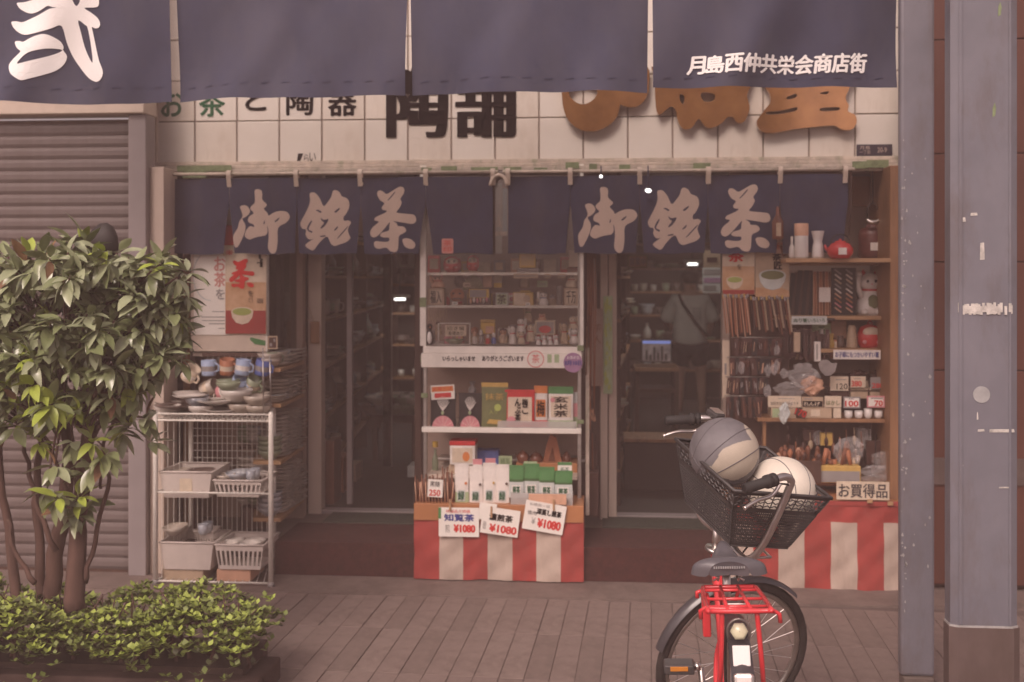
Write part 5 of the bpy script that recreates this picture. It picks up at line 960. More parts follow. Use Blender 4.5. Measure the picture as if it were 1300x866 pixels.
card(1005, 401.5, 1050, 412, YR+.005, 'pale green shelf strip under the folded fans', [('ぬり箸いろいろ',.06,.94,.25,.75,'ink_green',1)], bg='skyw', name='shelf_label', cat='label')
card(1058, 444.5, 1118, 456, YR+.005, 'long white shelf strip under the red cat money box', [('お子様にもつかいやすい箸',.04,.96,.2,.8,'ink_blue',1)], bg='white', name='shelf_label', cat='label')
B().box(PX(1050,YR), PX(1060,YR), YR+.0, YR+.01, PZ(407,YR,1055), PZ(404,YR,1055)).build('clip', 'black', rs)
card(1031, 410, 1055, 428, Y2, 'green and yellow card on the back board below the chopstick strip', [('茶',.3,.7,.2,.8,'ink_green',0)], bg='pale_green')
vase(1038, 418, 1050, 443, Y1, 'beige pottery bottle at the left of the third right shelf', [(.9,0),(1,.1),(.95,.6),(.4,.8),(.5,1)], 'ceramic_pale'); vase(1050, 424, 1061, 443, Y1, 'mustard yellow small jug beside the beige bottle', [(.8,0),(1,.3),(.6,.7),(.8,1)], 'c_gold', 'jug', 'jug')
vase(1062, 427, 1074, 443, Y1+.02, 'dark brown low pot on the third right shelf', [(.7,0),(1,.4),(.6,.8),(.7,1)], 'ceramic_dark', 'pot', 'pot'); vase(1076, 413, 1090, 443, Y1, 'tan owl shaped pottery jar with a dark middle', [(.85,0),(1,.1),(.95,.6),(.7,.75),(.8,.85),(.5,1)], 'c_beige', 'jar', 'jar'); carton(1055, 407, 1075, 430, Y2+.06, 'pink beige box at the back of the third right shelf', 'peach')
t = thing('red_round_money_box', 'round glossy red pottery money box with a cream window shape', 'money box', P(1107, 443, Y1)); x, z, w_, h_ = dims(1091, 411, 1123, 443, Y1); B().lathe([(.001,0),(w_*.38,0),(w_*.5,h_*.2),(w_*.5,h_*.55),(w_*.4,h_*.85),(.001,h_)], (x, Y1+w_*.42, z), 20, sy=.85).build('pot_body', 'g_red', t); B().ball((x, Y1+w_*.14, z+h_*.65), (w_*.34, w_*.15, h_*.22), 14).build('cream_window', 'c_cream', t); B().tube([(x-w_*.08, Y1+w_*.42, z+h_*.98), (x, Y1+w_*.42, z+h_*1.12), (x+w_*.14, Y1+w_*.42, z+h_*.97)], .006, 6).build('loop_handle', 'g_red', t)
for s_ in (-1, 1): B().ball((x+s_*w_*.27, Y1+w_*.06, z+h_*.27), (w_*.1, w_*.06, h_*.08), 8, k=5).build('painted_flower', 'c_pink', t)
# plastic bags
def bag(u0, v0, u1, v1, Y, lab, mat='clearbag', seed=1, name='plastic_bag', d=.05, cat='bag'):
    rn = random.Random(seed); x, z, w, h = dims(u0, v0, u1, v1, Y); b = B(); n, k = 14, 9; pr = []
    for j in range(k+1):
        for i in range(n):
            a = 2*PI*i/n; p = math.sin(PI*(j+.4)/(k+.8)); r_ = p**.6*(1+rn.uniform(-.42,.35)); pr.append((x+math.cos(a)*w/2*r_, Y+d/2+math.sin(a)*d/2*r_, z+h*(j/k)+rn.uniform(-.07,.07)*h))
    b.add(pr, [t_ for j in range(k) for i in range(n) for t_ in ([j*n+i, j*n+(i+1) % n, (j+1)*n+(i+1) % n], [j*n+i, (j+1)*n+(i+1) % n, (j+1)*n+i])]); o = b.build(name, mat); lo = Vector((x, Y+d/2, z))
    for v in o.data.vertices: v.co -= lo
    o.location = lo; return tag(o, lab, cat)
bag(985, 485, 1022, 505, YR-.05, 'crumpled clear bag of dark goods at the lower end of the comb packets', seed=3); bag(1003, 462, 1040, 492, YR-.06, 'large crumpled clear bag beside the silver disc', seed=5); bag(1018, 478, 1046, 502, YR-.04, 'orange and lilac printed bag hanging under the silver disc', 'c_peach', 7); bag(1090, 592, 1140, 612, YR-.10, 'lower crumpled clear bag above the sale sign', seed=9); bag(1108, 574, 1142, 598, YR-.08, 'upper crumpled clear bag near the right corner post', seed=11)
bag(989, 512, 1003, 538, YR-.14, 'white and green crumpled packet at the left end of the low shelf', 'c_skyw', 13, d=.03); bag(1060, 556, 1098, 590, YR-.06, 'dark clear bag of small tools below the low shelf', seed=15)
t = thing('foil_disc', 'shiny silver cup shaped disc hanging near the clear bags', 'foil cup', P(1051, 476, YR-.07)); x, z, w_, h_ = dims(1039, 457, 1063, 477, YR-.07); B().plate([(x-w_/2,z+h_*.75),(x-w_*.42,z+h_*.35),(x-w_*.15,z),(x+w_*.15,z+.001),(x+w_*.4,z+h_*.3),(x+w_/2,z+h_*.8),(x+w_*.2,z+h_*.8),(x,z+h_),(x-w_*.3,z+h_)], YR-.07, YR-.064).build('disc_sheet', 'foil', t)
# price tags
card(1054, 478, 1077, 496, YR+.04, 'cream price tag, leftmost of the upper three tags', [('120',.35,.95,.1,.5,'ink',0),('#',.3,.9,.75,.8,'grey',0)], bg='cream'); card(1080, 478, 1099, 492, YR+.04, 'pale price tag with red print, middle of the upper three tags', [('380',.05,.72,.1,.6,'ink_red',1.5),('#',.2,.7,.78,.84,'grey',0)], bg='cream')
card(1105, 479, 1125, 494, YR+.04, 'grey price tag with red print, rightmost of the upper three tags', [('280',.1,.8,.1,.5,'ink_red',1.5)], bg='grey')
for i, (u0, u1) in enumerate([(1054,1078),(1080,1102),(1104,1128)]): carton(u0, 493, u1, 506, YR+.06, ['small dark open tray below the cream tag','small beige tray below the middle tag','small beige tray at the right below the grey tag'][i], ['dbrown','beige','beige'][i], d=.1, name='small_tray', cat='tray')
for i, u in enumerate([1092, 1120]): bag(u-12, 470, u+10, 484, YR+.12, ['left','right'][i]+' heap of dark wrapped sweets on the shelf above the price tags', 'dark_glint', 20+i, name='sweet_heap', cat='sweets')
card(975, 503, 1017, 517, YR-.055, 'long cream sign with small writing on the low shelf front', [('お好きな絵柄をどうぞ',.08,.92,.2,.5,'ink',0),('#',.3,.8,.75,.8,'grey',0)], bg='cream', name='shelf_sign', cat='sign')
card(1018, 504, 1045, 517, YR-.055, 'sign with white writing on a black band', [('#',.03,.97,.06,.6,'ink',0),('#',.1,.5,.75,.85,'grey',0)], bg='beige', name='shelf_sign', cat='sign')
x, z, w_, h_ = dims(1018, 504, 1045, 517, YR-.055); o = [o for o in S.objects if o.get('label') == 'sign with white writing on a black band'][0]; b = B(); addtext(b, 'れんげ', x-w_*.42, x+w_*.34, z+h_*.14, z+h_*.52, YR-.0585, 0, .0008); b.build('print', 'c_cream', o)
card(1047, 503, 1068, 517, YR-.055, 'yellowish tag with rounded brush writing right of the black band sign', [('はかし',.1,.9,.2,.6,'olive',1)], bg='cream', name='shelf_sign', cat='sign')
card(1071, 504, 1092, 518, YR-.06, 'white price tag with bold red one hundred, grey border', [('100',.1,.88,.15,.65,'ink_red',2),('#',.3,.6,.78,.86,'grey',0)], frame='grey'); card(1101, 503, 1123, 517, YR-.06, 'white price tag with bold red seventy, pink border', [('70',.42,.88,.12,.6,'ink_red',2),('#',.2,.9,.76,.86,'grey',0)], frame='pink'); card(1009, 520, 1024, 529, YR-.07, 'small crooked dark price slip with red digits', [('170',.02,.98,.1,.95,'ink_red',1.5)], ang=-.35, bg='dbrown')
carton(979, 517.5, 1011, 531, YR-.05, 'low tray of green wrapped goods on the low shelf', 'beige', d=.12, face=(.05,.5,.1,.9,'pale_green'), name='small_tray', cat='tray'); carton(1018, 517.5, 1056, 531, YR-.05, 'low tray of beige chopstick rests on the low shelf', 'beige', d=.12, name='small_tray', cat='tray', face=(.3,.6,.2,.8,'cream')); carton(1058, 518, 1068, 531, YR-.05, 'narrow pale tray left of the white cups', 'cream', d=.1, name='small_tray', cat='tray')
cp = cup_proto(.022, .042, 'g_white')
for i, (u, s_) in enumerate([(1077,1),(1090,1),(1102,1.25),(1115,1),(1128,1.15)]): q = P(u, 531.2, YR-.03); dup(cp, q, label=f'{ORD[i]} small white cup from the left on the low shelf', group='small white cups on the low shelf', sc=(1.05,1.05,s_))
drop(cp)
for i in range(9):
    u = 940+RN.random()*70; v = 440+RN.random()*85; bag(u-RN.uniform(3,5), v-RN.uniform(5,9), u+RN.uniform(3,5), v+RN.uniform(5,9), YR-.065+.02*RN.random(), f'{ORD[i]} crumpled clear wrapper among the hanging comb packets', 'clearbag', 50+i, name='clear_wrapper', d=.02); 
for o in [o for o in S.objects if o.name.startswith('clear_wrapper')]: o['group'] = 'clear wrappers among the comb packets'
for i in range(15):
    u = 1056+i*5; cc = RN.choice(['dbrown','brown','terracotta','beige','black']); vase(u-2.6, 484+RN.uniform(-5,2), u+2.6, 494, YR+.13+.03*(i % 2), f'{ORD[i]} little dark jar from the left behind the upper price tags', [(.9,0),(1,.5),(.6,.8),(.6,1)], 'c_'+cc, 'little_jar', 'jar', group='little jars behind the price tags')
for i in range(13):
    u = 1001+i*4.8; cc = RN.choice(['peach','beige','brown','terracotta','cream']); carton(u, 430+RN.uniform(-5,6), u+4.2, 452+RN.uniform(-3,5), YR+.12+.03*(i % 2), f'{ORD[i]} slim packet from the left behind the hairpin cards', cc, d=.012, face=(.15,.85,.5,.9,'cream'), group='slim packets behind the hairpin cards')
# below the low shelf: wooden spoons and boxes
t = thing('spoon_box', 'open wooden box of upright wooden spoon handles', 'box of spoons', P(985, 600, YR-.1)); x, z, w_, h_ = dims(968, 585, 1042, 612, YR-.12); B().box(x-w_/2, x+w_/2, YR-.13, YR-.12, z, z+h_).box(x-w_/2, x+w_/2, YR+.04, YR+.05, z, z+h_).box(x-w_/2, x-w_/2+.01, YR-.12, YR+.04, z, z+h_).box(x+w_/2-.01, x+w_/2, YR-.12, YR+.04, z, z+h_).build('box_side', 'wood_dark', t)
for i in range(64):
    u = 968+RN.random()*72; a = P(u, 604, YR-.10+RN.random()*.13); hh = RN.uniform(.06,.17); c_ = RN.choice(['c_terracotta','c_brown','c_brown','c_dbrown','c_peach']); le = RN.uniform(-.02,.02)
    B().tube([a, a+Vector((le, 0, hh*.7)), a+Vector((le*1.2, 0, hh*.86)), a+Vector((le*1.3, 0, hh))], [.006,.008,.016,.006], 8).build('spoon', c_, t)
t = carton(1040, 592, 1093, 613, YR-.10, 'pale yellow open box of small wooden goods', 'gold', d=.16, face=(.03,.97,.05,.7,'grey'), name='open_box')
for i in range(12): a = P(1044+i*4.0, 592, YR-.06+.02*(i % 3)); B().tube([a, a+Vector((RN.uniform(-.03,.03), 0, RN.uniform(.03,.12)))], [.01,.014], 7).build('wooden_tool', RN.choice(['c_terracotta','c_brown','c_dbrown','c_beige']), t)
for i, (u0, v0, u1, v1, cc) in enumerate([(1042,550,1058,566,'gold'),(1088,545,1106,570,'grey'),(1100,560,1128,590,'dbrown'),(1020,545,1034,560,'dbrown'),(1062,575,1084,590,'brown')]): carton(u0, v0, u1, v1, YR+.04+.03*(i % 2), ['small mustard box hung under the low shelf','grey box tilted below the low shelf','dark box behind the clear bags','dark little box above the spoons','brown box behind the yellow open box'][i], cc, d=.04)
for i in range(26):
    u = 1000+(i*37 % 120); v0 = 541+(i*13 % 22); cc = ['dbrown','brown','terracotta','black','beige','brown','c_clear','dbrown'][i % 8]; w0 = 3+(i % 3)
    if cc == 'c_clear': bag(u-5, v0, u+6, v0+18, YR+.06, f'{ORD[i]} small clear bag dangling below the low shelf', seed=80+i, d=.02); continue
    x, z, w_, h_ = dims(u-w0, v0, u+w0, v0+22+(i % 4)*5, YR+.03+.04*(i % 3)); yy = YR+.03+.04*(i % 3); t = thing('hanging_tool', f'{ORD[i]} little wooden or dark tool hanging below the low shelf', 'tool', (x, yy, z+h_), 'little tools hanging below the low shelf')
    B().tube([(x, yy, z+h_), (x+.004, yy, z+h_*.5)], .003, 5).build('tool_handle', 'c_'+cc, t); B().ball((x+.004, yy, z+h_*.28), (w_*.42, .008, h_*.28), 9, k=6).build('tool_head', 'c_'+cc, t)
B().box(PX(962,YR+.2), PX(1131,YR+.2), YR+.25, YR+.26, .5, 1.1).build('dark_lining', 'wood_dark', rs)
card(1062, 612, 1129, 634, YC-.03, 'white sign with big grey brush characters above the right cart cloth', [('お買得品',.04,.96,.12,.88,'lacquer_grey',1.2)], bg='cream', name='sale_sign', cat='sign')
B().box(PX(926,YR+.2), PX(1000,YR+.2), YR+.15, YR+.17, .5, 1.6).build('dark_lining', 'wood_dark', rs)
for i, (u, v) in enumerate([(1104, 636), (1130, 639)]): q = P(u, v, YC-.03); t = thing('clothes_peg', ['wooden peg under the sale sign','wooden peg at the right corner of the sale cart'][i], 'peg', q); B().box(q.x-.014, q.x+.014, YC-.04, YC-.03, q.z-.01, q.z+.01, 0, .002).build('peg_half', 'wood_light', t)

# ================================================================ LEFT: poster box, wire rack and pottery
YL = 6.18
t = thing('corner_show_window', 'corner show window carrying tea posters above the pottery rack', 'show window', P(290, 445, YL))
q = P(242, 446, YL); r = P(338.5, 226, YL); B().box(q.x, r.x, YL, YL+.03, q.z, r.z, 0, .002).build('front_board', 'cream', t)
B().box(r.x-.004, r.x+.004, YL-.003, YL+.033, q.z, r.z).build('corner_strip', 'white_metal', t)
sp = P(338.5, 446, YL); ep = P(386, 437, YD); b = B(); zb1 = 2.28
b.add([(sp.x+.001, YL+.034, sp.z-.01), (ep.x, YD-.03, sp.z-.01), (ep.x, YD-.03, zb1), (sp.x+.001, YL+.034, zb1)], [(0,1,2,3)]); b.build('side_pane', 'pane_dark', t)
B().tube([(sp.x+.002, YL+.034, sp.z-.02), (ep.x, YD-.03, sp.z-.02)], .012, 4).build('pane_rail', 'wood_dark', t)
B().box(q.x, r.x, YL+.034, YL+.5, q.z-.03, q.z-.008).build('window_base', 'cream_dirty', t)
w1 = poster(286, 318, 338, 424, YL-.012, 'tall tea poster with a big red character and a bowl of green tea', 0)
t = thing('tea_poster', 'white tea poster with pink characters partly behind the red poster', 'poster', P(265, 430, YL-.003)); q = P(246, 425, YL-.006); r = P(287, 300, YL-.006); B().box(q.x, r.x+.02, YL-.006, YL-.001, q.z, r.z).build('poster_sheet', 'paper', t)
b = B(); 
for i, ch in enumerate('お茶'): a, e = P(272, 344+i*20, YL-.009), P(286, 326+i*20, YL-.009); addtext(b, ch, a.x, e.x, a.z, e.z, YL-.0075, 0, .002)
b.build('print', 'seal', t); b = B(); a, e = P(274, 380, YL-.009), P(285, 367, YL-.009); addtext(b, 'を', a.x, e.x, a.z, e.z, YL-.0075, 0, .001)
for k, (u, v, l) in enumerate([(270,396,15),(256,403,30),(257,407.5,29),(266,411.5,20),(278,417.5,8)]): a, e = P(u, v, YL), P(u+l, v-1, YL); b.box(a.x, e.x, YL-.0078, YL-.007, a.z, e.z)
b.build('print', 'c_grey', t); b = B(); n = 20; cc = P(268, 350, YL)
b.add([(cc.x+(.1+s_*.006)*math.cos(PI*.5+k*PI/n), YL-.0073, cc.z+(.14+s_*.006)*math.sin(PI*.5+k*PI/n)) for k in range(n+1) for s_ in (0,1)], [[2*k+1, 2*k, 2*k+2, 2*k+3] for k in range(n)]); b.build('ring_print', 'c_skyw', t)
card(283, 286, 298, 325, YL-.02, 'red and white streamer sign in the first slit of the left curtain', [('#',0,1,.35,1,'red',0),('❋',.2,.9,.02,.2,'ink_red',0)], bg='cream', name='streamer_sign', cat='sign')
t = thing('green_leaf_sticker', 'small green strip stuck at the lower corner of the poster board', 'sticker', P(326, 436, YL)); a = P(317, 437, YL-.004); e = P(337, 431, YL-.004); B().plate([(a.x,e.z),(a.x+.005,e.z+.012),(e.x,e.z-.008),(e.x-.001,a.z-.008),(a.x+.03,a.z)], YL-.004, YL-.001).build('sticker_sheet', 'c_green', t)
card(340, 427, 352, 443, YL-.001, 'small square printed code-like notice by the show window corner', [('#',.2,.45,.2,.45,'grey',0),('#',.6,.8,.55,.8,'grey',0)], bg='dbrown', name='small_notice', cat='notice', frame='beige')
t = thing('wooden_tag', 'wooden name tag hanging on a cord from the left door frame', 'tag', P(400, 418, YD-.03)); a = P(394, 436, YD-.03); e = P(406, 408, YD-.03); B().box(a.x, e.x, YD-.04, YD-.03, a.z, e.z, 0, .006).build('tag_board', 'wood', t); B().tube([P(392, 390, YD-.03), P(399, 408, YD-.035)], .0025, 4).build('cord', 'c_beige', t)
# wire rack
Yr = 5.74; Yk = 6.12
t = thing('wire_rack', 'white wire rack on posts holding baskets of pottery', 'rack', (PX(270,Yr), Yr+.2, 0)); ua, ub = PX(197.5, Yr), PX(344, Yr); zt3 = PZ(531, Yr); z2 = PZ(632, Yr); z1 = PZ(739, Yr, 270)
for x_, y_, n_ in [(ua, Yr, 0), (ub, Yr, 1), (ua+.05, Yk, 2), (ub-.10, Yk, 3)]:
    B().tube([(x_, y_, .03), (x_, y_, zt3+.01), (x_, y_, zt3+.02)], [.0135,.0135,.009], 10).build('post', 'white_metal', t); B().tube([(x_, y_, .0), (x_, y_, .03)], .017, 10).build('foot', 'c_grey', t)
B().tube([(ub, Yr, zt3+.02), (ub-.006, Yr, zt3+.32)], .004, 6).tube([(ub-.04, Yr, zt3+.01), (ub-.05, Yr+.02, zt3+.36)], .0035, 6).build('rod_extension', 'alu', t)
for i, z in enumerate([z1, z2, zt3-.03]):
    b = B()
    for dz in ((0,) if i < 2 else (0, .035)):
        for (a, e) in [((ua,Yr,z+dz),(ub,Yr,z+dz)),((ua+.05,Yk,z+dz),(ub-.10,Yk,z+dz)),((ua,Yr,z+dz),(ua+.05,Yk,z+dz)),((ub,Yr,z+dz),(ub-.10,Yk,z+dz))]: b.tube([a, e], .0055, 6)
    b.build('shelf_frame', 'white_metal', t); b = B()
    for k in range(1, 16): x_ = ua+(ub-ua)*k/16; b.tube([(x_, Yr, z+.004), (ua+.05+(ub-ua-.15)*k/16, Yk, z+.004)], .0022, 4)
    if i == 2:
        for k in range(32): x_ = ua+(ub-ua)*k/32; b.tube([(x_, Yr, z), (x_+(ub-ua)/64, Yr, z+.035), (x_+(ub-ua)/32, Yr, z)], .002, 4)
    b.build('shelf_wire', 'white_metal', t)
b = B(); 
for k in range(17): x_ = ua+.06+(ub-ua-.17)*k/16; b.tube([(x_, Yk, z1), (x_, Yk, zt3)], .0022, 4)
for k in range(1, 10): z = z2+(zt3-z2)*k/10; b.tube([(ua+.05, Yk-.004, z), (ub-.10, Yk-.004, z)], .0018, 4)
b.build('back_mesh', 'white_metal', t); b = B()
for x_ in (ua, ub):
    for k in range(1, 6): y_ = Yr+(Yk-Yr)*k/6; xx_ = x_+(-.10 if x_ == ub else .05)*k/6; b.tube([(xx_, y_, z1), (xx_, y_, zt3)], .002, 4)
b.build('side_mesh', 'white_metal', t)
# baskets
def basket(u0, v0, u1, v1, Y, d, lab, slots, label=None):
    x, z, w, h = dims(u0, v0, u1, v1, Y); t = thing('plastic_basket', lab, 'basket', (x, Y+d/2, z)); wt, wb = w/2, w/2*.86; b = B()
    def wall(p0, p1, q0, q1, nm):   # p bottom, q top edge
        p0, p1, q0, q1 = map(Vector, (p0, p1, q0, q1)); 
        if not slots: B().add([p0, p1, q1, q0], [(0,1,2,3)]).build('side', 'basket_white', t); return
        b = B(); L = lambda s_, k: (p0.lerp(p1, s_)).lerp(q0.lerp(q1, s_), k)
        for k0, k1 in ((0,.16),(.76,1)): b.add([L(0,k0), L(1,k0), L(1,k1), L(0,k1)], [(0,1,2,3)])
        n = int(slots*(p1-p0).length/w)+2
        for i in range(n+1): s0, s1 = max(0, i/n-.18/n*1.2), min(1, i/n+.22/n); b.add([L(s0,.16), L(s1,.16), L(s1,.76), L(s0,.76)], [(0,1,2,3)])
        b.build('side', 'basket_white', t)
    wall((x-wb,Y+.01,z),(x+wb,Y+.01,z),(x-wt,Y,z+h),(x+wt,Y,z+h),0); wall((x+wb,Y+.01,z),(x+wb,Y+d-.01,z),(x+wt,Y,z+h),(x+wt,Y+d,z+h),0); wall((x+wb,Y+d-.01,z),(x-wb,Y+d-.01,z),(x+wt,Y+d,z+h),(x-wt,Y+d,z+h),0); wall((x-wb,Y+d-.01,z),(x-wb,Y+.01,z),(x-wt,Y+d,z+h),(x-wt,Y,z+h),0)
    B().box(x-wb, x+wb, Y+.01, Y+d-.01, z, z+.004).build('base', 'basket_white', t)
    B().tube([(x-wt,Y,z+h),(x+wt,Y,z+h),(x+wt,Y+d,z+h),(x-wt,Y+d,z+h)], .006, 6, closed=True).build('rim', 'basket_white', t)
    if label: B().box(x-w*.12, x+w*.12, Y-.003+.005, Y+.004, z+h*.2, z+h*.75).build('paper_label', 'c_cream', t)
    return x, z, w, h
basket(203, 600, 268.5, 632, Yr+.02, .3, 'solid white tub on the upper shelf of the wire rack', 0, 1); basket(271, 611, 332, 631, Yr+.02, .28, 'slotted cream basket on the upper shelf of the wire rack', 10)
basket(203, 690, 270.5, 723, Yr+.02, .3, 'solid white tub on the bottom shelf of the wire rack', 0); basket(273, 693, 334, 723, Yr+.02, .3, 'slotted white basket on the bottom shelf of the wire rack', 10)
basket(209, 674, 232, 690, Yr+.22, .12, 'small slotted basket behind the bottom tub, left one', 6); basket(246, 675, 271, 690, Yr+.22, .12, 'small slotted basket with a blue cup behind the bottom tub', 6)
carton(206, 724, 258, 738, Yr+.04, 'flat brown cardboard box under the bottom white tub', 'beige', d=.26); carton(275, 724, 318, 738, Yr+.04, 'flat orange brown cardboard box under the slotted basket', 'peach', d=.26)
# pottery pieces
PR = {}
for mt in ('ceramic','ceramic_blue','ceramic_dark','ceramic_green','ceramic_pale'):
    PR[mt, 'b'] = bowl_proto(.075, .055, mt); PR[mt, 'p'] = bowl_proto(.10, .022, mt, 'plate', 'plate'); PR[mt, 'c'] = cup_proto(.036, .075, mt); PR[mt, 'm'] = cup_proto(.040, .085, mt, True)
def pot(kind, mt, p, lab, group, sc=1, rot=None, rz=0): return dup(PR[mt, kind], p, rz, lab, group, sc, rot=rot)
CN = {'ceramic':'cream','ceramic_blue':'blue and white','ceramic_dark':'dark brown','ceramic_green':'green glazed','ceramic_pale':'white'}
KN = {'b':'bowl','p':'plate','c':'cup','m':'mug'}
ml = list(CN)
# heap on the rack top
n_ = 0; seen = {}
def lab_of(k, mt, where):
    key = (k, mt, where); seen[key] = seen.get(key, 0)+1; return f"{ORD[min(19, seen[key]-1)]} {CN[mt]} {KN[k]} {where}"
for (u, v, k, mt, s_) in [(213,527,'b','ceramic_pale',1),(233,528,'p','ceramic_pale',1),(255,527,'b','ceramic_pale',1),(282,524,'p','ceramic_pale',1),(306,525,'b','ceramic',1),(328,527,'b','ceramic',1),(222,519,'p','ceramic_dark',1.1),(250,516,'b','ceramic_blue',.9),(275,513,'p','ceramic_pale',1.1),(300,510,'b','ceramic_pale',1.2),(325,515,'b','ceramic',1),(240,506,'p','ceramic_pale',.9),(290,497,'b','ceramic_green',.9)]:
    for j in range(2): pot(k, mt, P(u, v-j*4, Yr+.08+.16*j), lab_of(k, mt, f'heaped on top of the wire rack near {["its left end","its middle","its right end"][min(2,int((u-197)/50))]}'), 'pottery heaped on the wire rack', s_, rz=RN.random()*6)
# mugs hanging from hooks + leaning
t = thing('hook_rail', 'dark rail of small hooks carrying mugs', 'rail', P(290, 449, YL-.06)); B().box(PX(262,YL), PX(338,YL), YL-.07, YL-.06, PZ(454,YL), PZ(449,YL)).build('rail_bar', 'wood_dark', t); b = B()
for u in range(264, 338, 7): q = P(u, 452, YL-.075); b.tube([q, q+Vector((0,-.012,-.02)), q+Vector((0,-.004,-.036)), q+Vector((0,.006,-.028))], .002, 5)
b.build('hook', 'alu', t)
for i, (u, v, mt, a, e, la) in enumerate([(237,481,'c_cream',.7,.3,'cream patterned mug hanging at an angle at the far left'),(265,477,'c_lblue',0,0,'pale blue mug hanging second from the left'),(288,475,'c_terracotta',.1,.2,'reddish mug hanging in the middle'),(307,476,'c_lblue',.15,0,'blue and white mug hanging third from the left'),(332,476,'c_blue',.2,.1,'deep blue ringed mug hanging at the right'),(258,495,'ceramic',1.2,.3,'cream cup lying tilted below the hanging mugs'),(278,499,'c_pink',1.3,.2,'red and white cup lying on its side below the hanging mugs'),(300,497,'c_lblue',.4,.3,'pale blue cup standing below the hanging mugs'),(318,495,'ceramic_green',.5,.4,'green cup leaning beside the pale blue cup')]):
    t = thing('mug', la, 'mug', P(u, v, YL-.16+.02*(i % 3))); r_, h_ = .042, .088; K_ = Matrix.Translation(wl(t)) @ Matrix.Rotation(a, 4, 'Y') @ Matrix.Rotation(e, 4, 'X')
    B().lathe([(.001,0),(r_*.9,0),(r_,h_*.1),(r_,h_),(r_*.92,h_),(r_*.88,h_*.15),(.001,h_*.1)], (0,0,0), 16).xf(K_).build('mug_body', mt, t); B().tube([(r_*.9,-.01,h_*.25),(r_*1.5,-.015,h_*.35),(r_*1.5,-.015,h_*.7),(r_*.9,-.01,h_*.82)], .006, 6).xf(K_).build('handle', mt, t); B().lathe([(r_*1.01,h_*.3),(r_*1.012,h_*.62)], (0,0,0), 16).xf(K_).build('printed_band', ['c_white','c_grey','c_cream'][i % 3], t)
for i, (u, v, mt, k) in enumerate([(300,607,'ceramic_blue','b'),(318,608,'ceramic_blue','c'),(285,609,'ceramic','b'),(222,600,'ceramic','p'),(250,600,'ceramic_dark','p'),(258,676,'ceramic_blue','c'),(220,676,'ceramic','b'),(290,695,'ceramic_pale','b'),(318,695,'ceramic_pale','b')]):
    for j in range(2): pot(k, mt, P(u+j*6, v+3-j*3, Yr+.12+.1*j), lab_of(k, mt, ['in the upper slotted basket','in the upper slotted basket','in the upper slotted basket','in the upper white tub','in the upper white tub','in the small rear basket','in the small left rear basket','in the bottom slotted basket','in the bottom slotted basket'][i]), 'pottery kept in the rack baskets', .8)
# pottery shelf on the return wall, receding towards the door
t = thing('pottery_shelf', 'shelf of stacked bowls running back along the return wall to the left door', 'shelf', (PX(366,6.3), 6.35, .18)); xw = PX(346, 6.1); xe = PX(388, 6.66)
szs = [.30, .62, .94, 1.14]
for z in szs: B().add([(PX(348,6.05)-.12,6.05,z),(PX(352,6.05)+.02,6.05,z),(xe,6.62,z),(xe-.3,6.62,z)]+[(a,b_,z-.02) for a, b_ in ((PX(348,6.05)-.12,6.05),(PX(352,6.05)+.02,6.05),(xe,6.62),(xe-.3,6.62))], [(0,1,2,3),(7,6,5,4),(0,4,5,1),(1,5,6,2),(2,6,7,3),(3,7,4,0)]).build('shelf_board', 'wood_light', t)
B().add([(xe-.005,6.6,.19),(xe+.005,6.66,.19),(xe+.005,6.66,1.25),(xe-.005,6.6,1.25)], [(0,1,2,3)]).build('end_panel', 'backboard', t)
for si, z in enumerate(szs):
    for k in range(6):
        s_ = (k+.5)/6; x = (PX(352,6.05)-.06)*(1-s_)+(xe-.10)*s_; y = 6.08+.5*s_
        mt = RN.choice(ml[:1]+ml); kk = RN.choice('bbp') if si < 3 else RN.choice('bm')
        for j in range([4,4,3,2][si] if kk != 'm' else 1): pot(kk, mt, (x, y, z+j*(.028 if kk == 'b' else .012)), f"{CN[mt]} {KN[kk]}, {ORD[j]} up, {ORD[k]} stack, {['lowest','second','third','top'][si]} return wall shelf", 'bowls stacked on the return wall shelf', .95, rz=RN.random()*6)
for si, z in enumerate(szs):
    for k in range(5):
        s_ = .30+.15*k; x = (PX(351,6.05)-.055)*(1-s_)+(xe-.055)*s_; y = 6.05+.57*s_; hgt = [.28, .28, .17, .1][si]; mt = ['ceramic','ceramic_pale','ceramic'][(k+si) % 3]; j = 0; zz_ = 0
        while zz_ < hgt-RN.uniform(.02,.09): pot('p', mt, (x+RN.uniform(-.008,.008), y, z+zz_), f"{CN[mt]} plate, {ORD[j]} up, tall stack {['nearest the street','second from the street','in the middle','second from the door','nearest the door'][k]}, {['lowest','second','third','top'][si]} shelf", 'tall stacks of plates on the return wall shelf', .85, rz=RN.random()*6); j += 1; zz_ += .021
for si in range(4):     # stacks seen through the rack
    for k in range(3):
        mt = RN.choice(ml); 
        for j in range(3): pot('b', mt, (PX(310+k*12, 6.3), 6.32, .32+si*.18+j*.028), f"{CN[mt]} bowl, {ORD[j]} up, {ORD[k]} stack, {ORD[si]} row behind the wire rack", 'bowls behind the wire rack', .7)
B().box(PX(304,6.25), PX(345,6.25), 6.27, 6.40, .19, .31).build('low_crate', 'wood_dark', pottery := [o for o in S.objects if o.name == 'pottery_shelf'][0])
for si in range(1, 4): B().box(PX(304,6.25), PX(345,6.25), 6.25, 6.40, .295+si*.18, .31+si*.18).build('cross_board', 'wood_dark', pottery)
for o in list(PR.values()): drop(o)
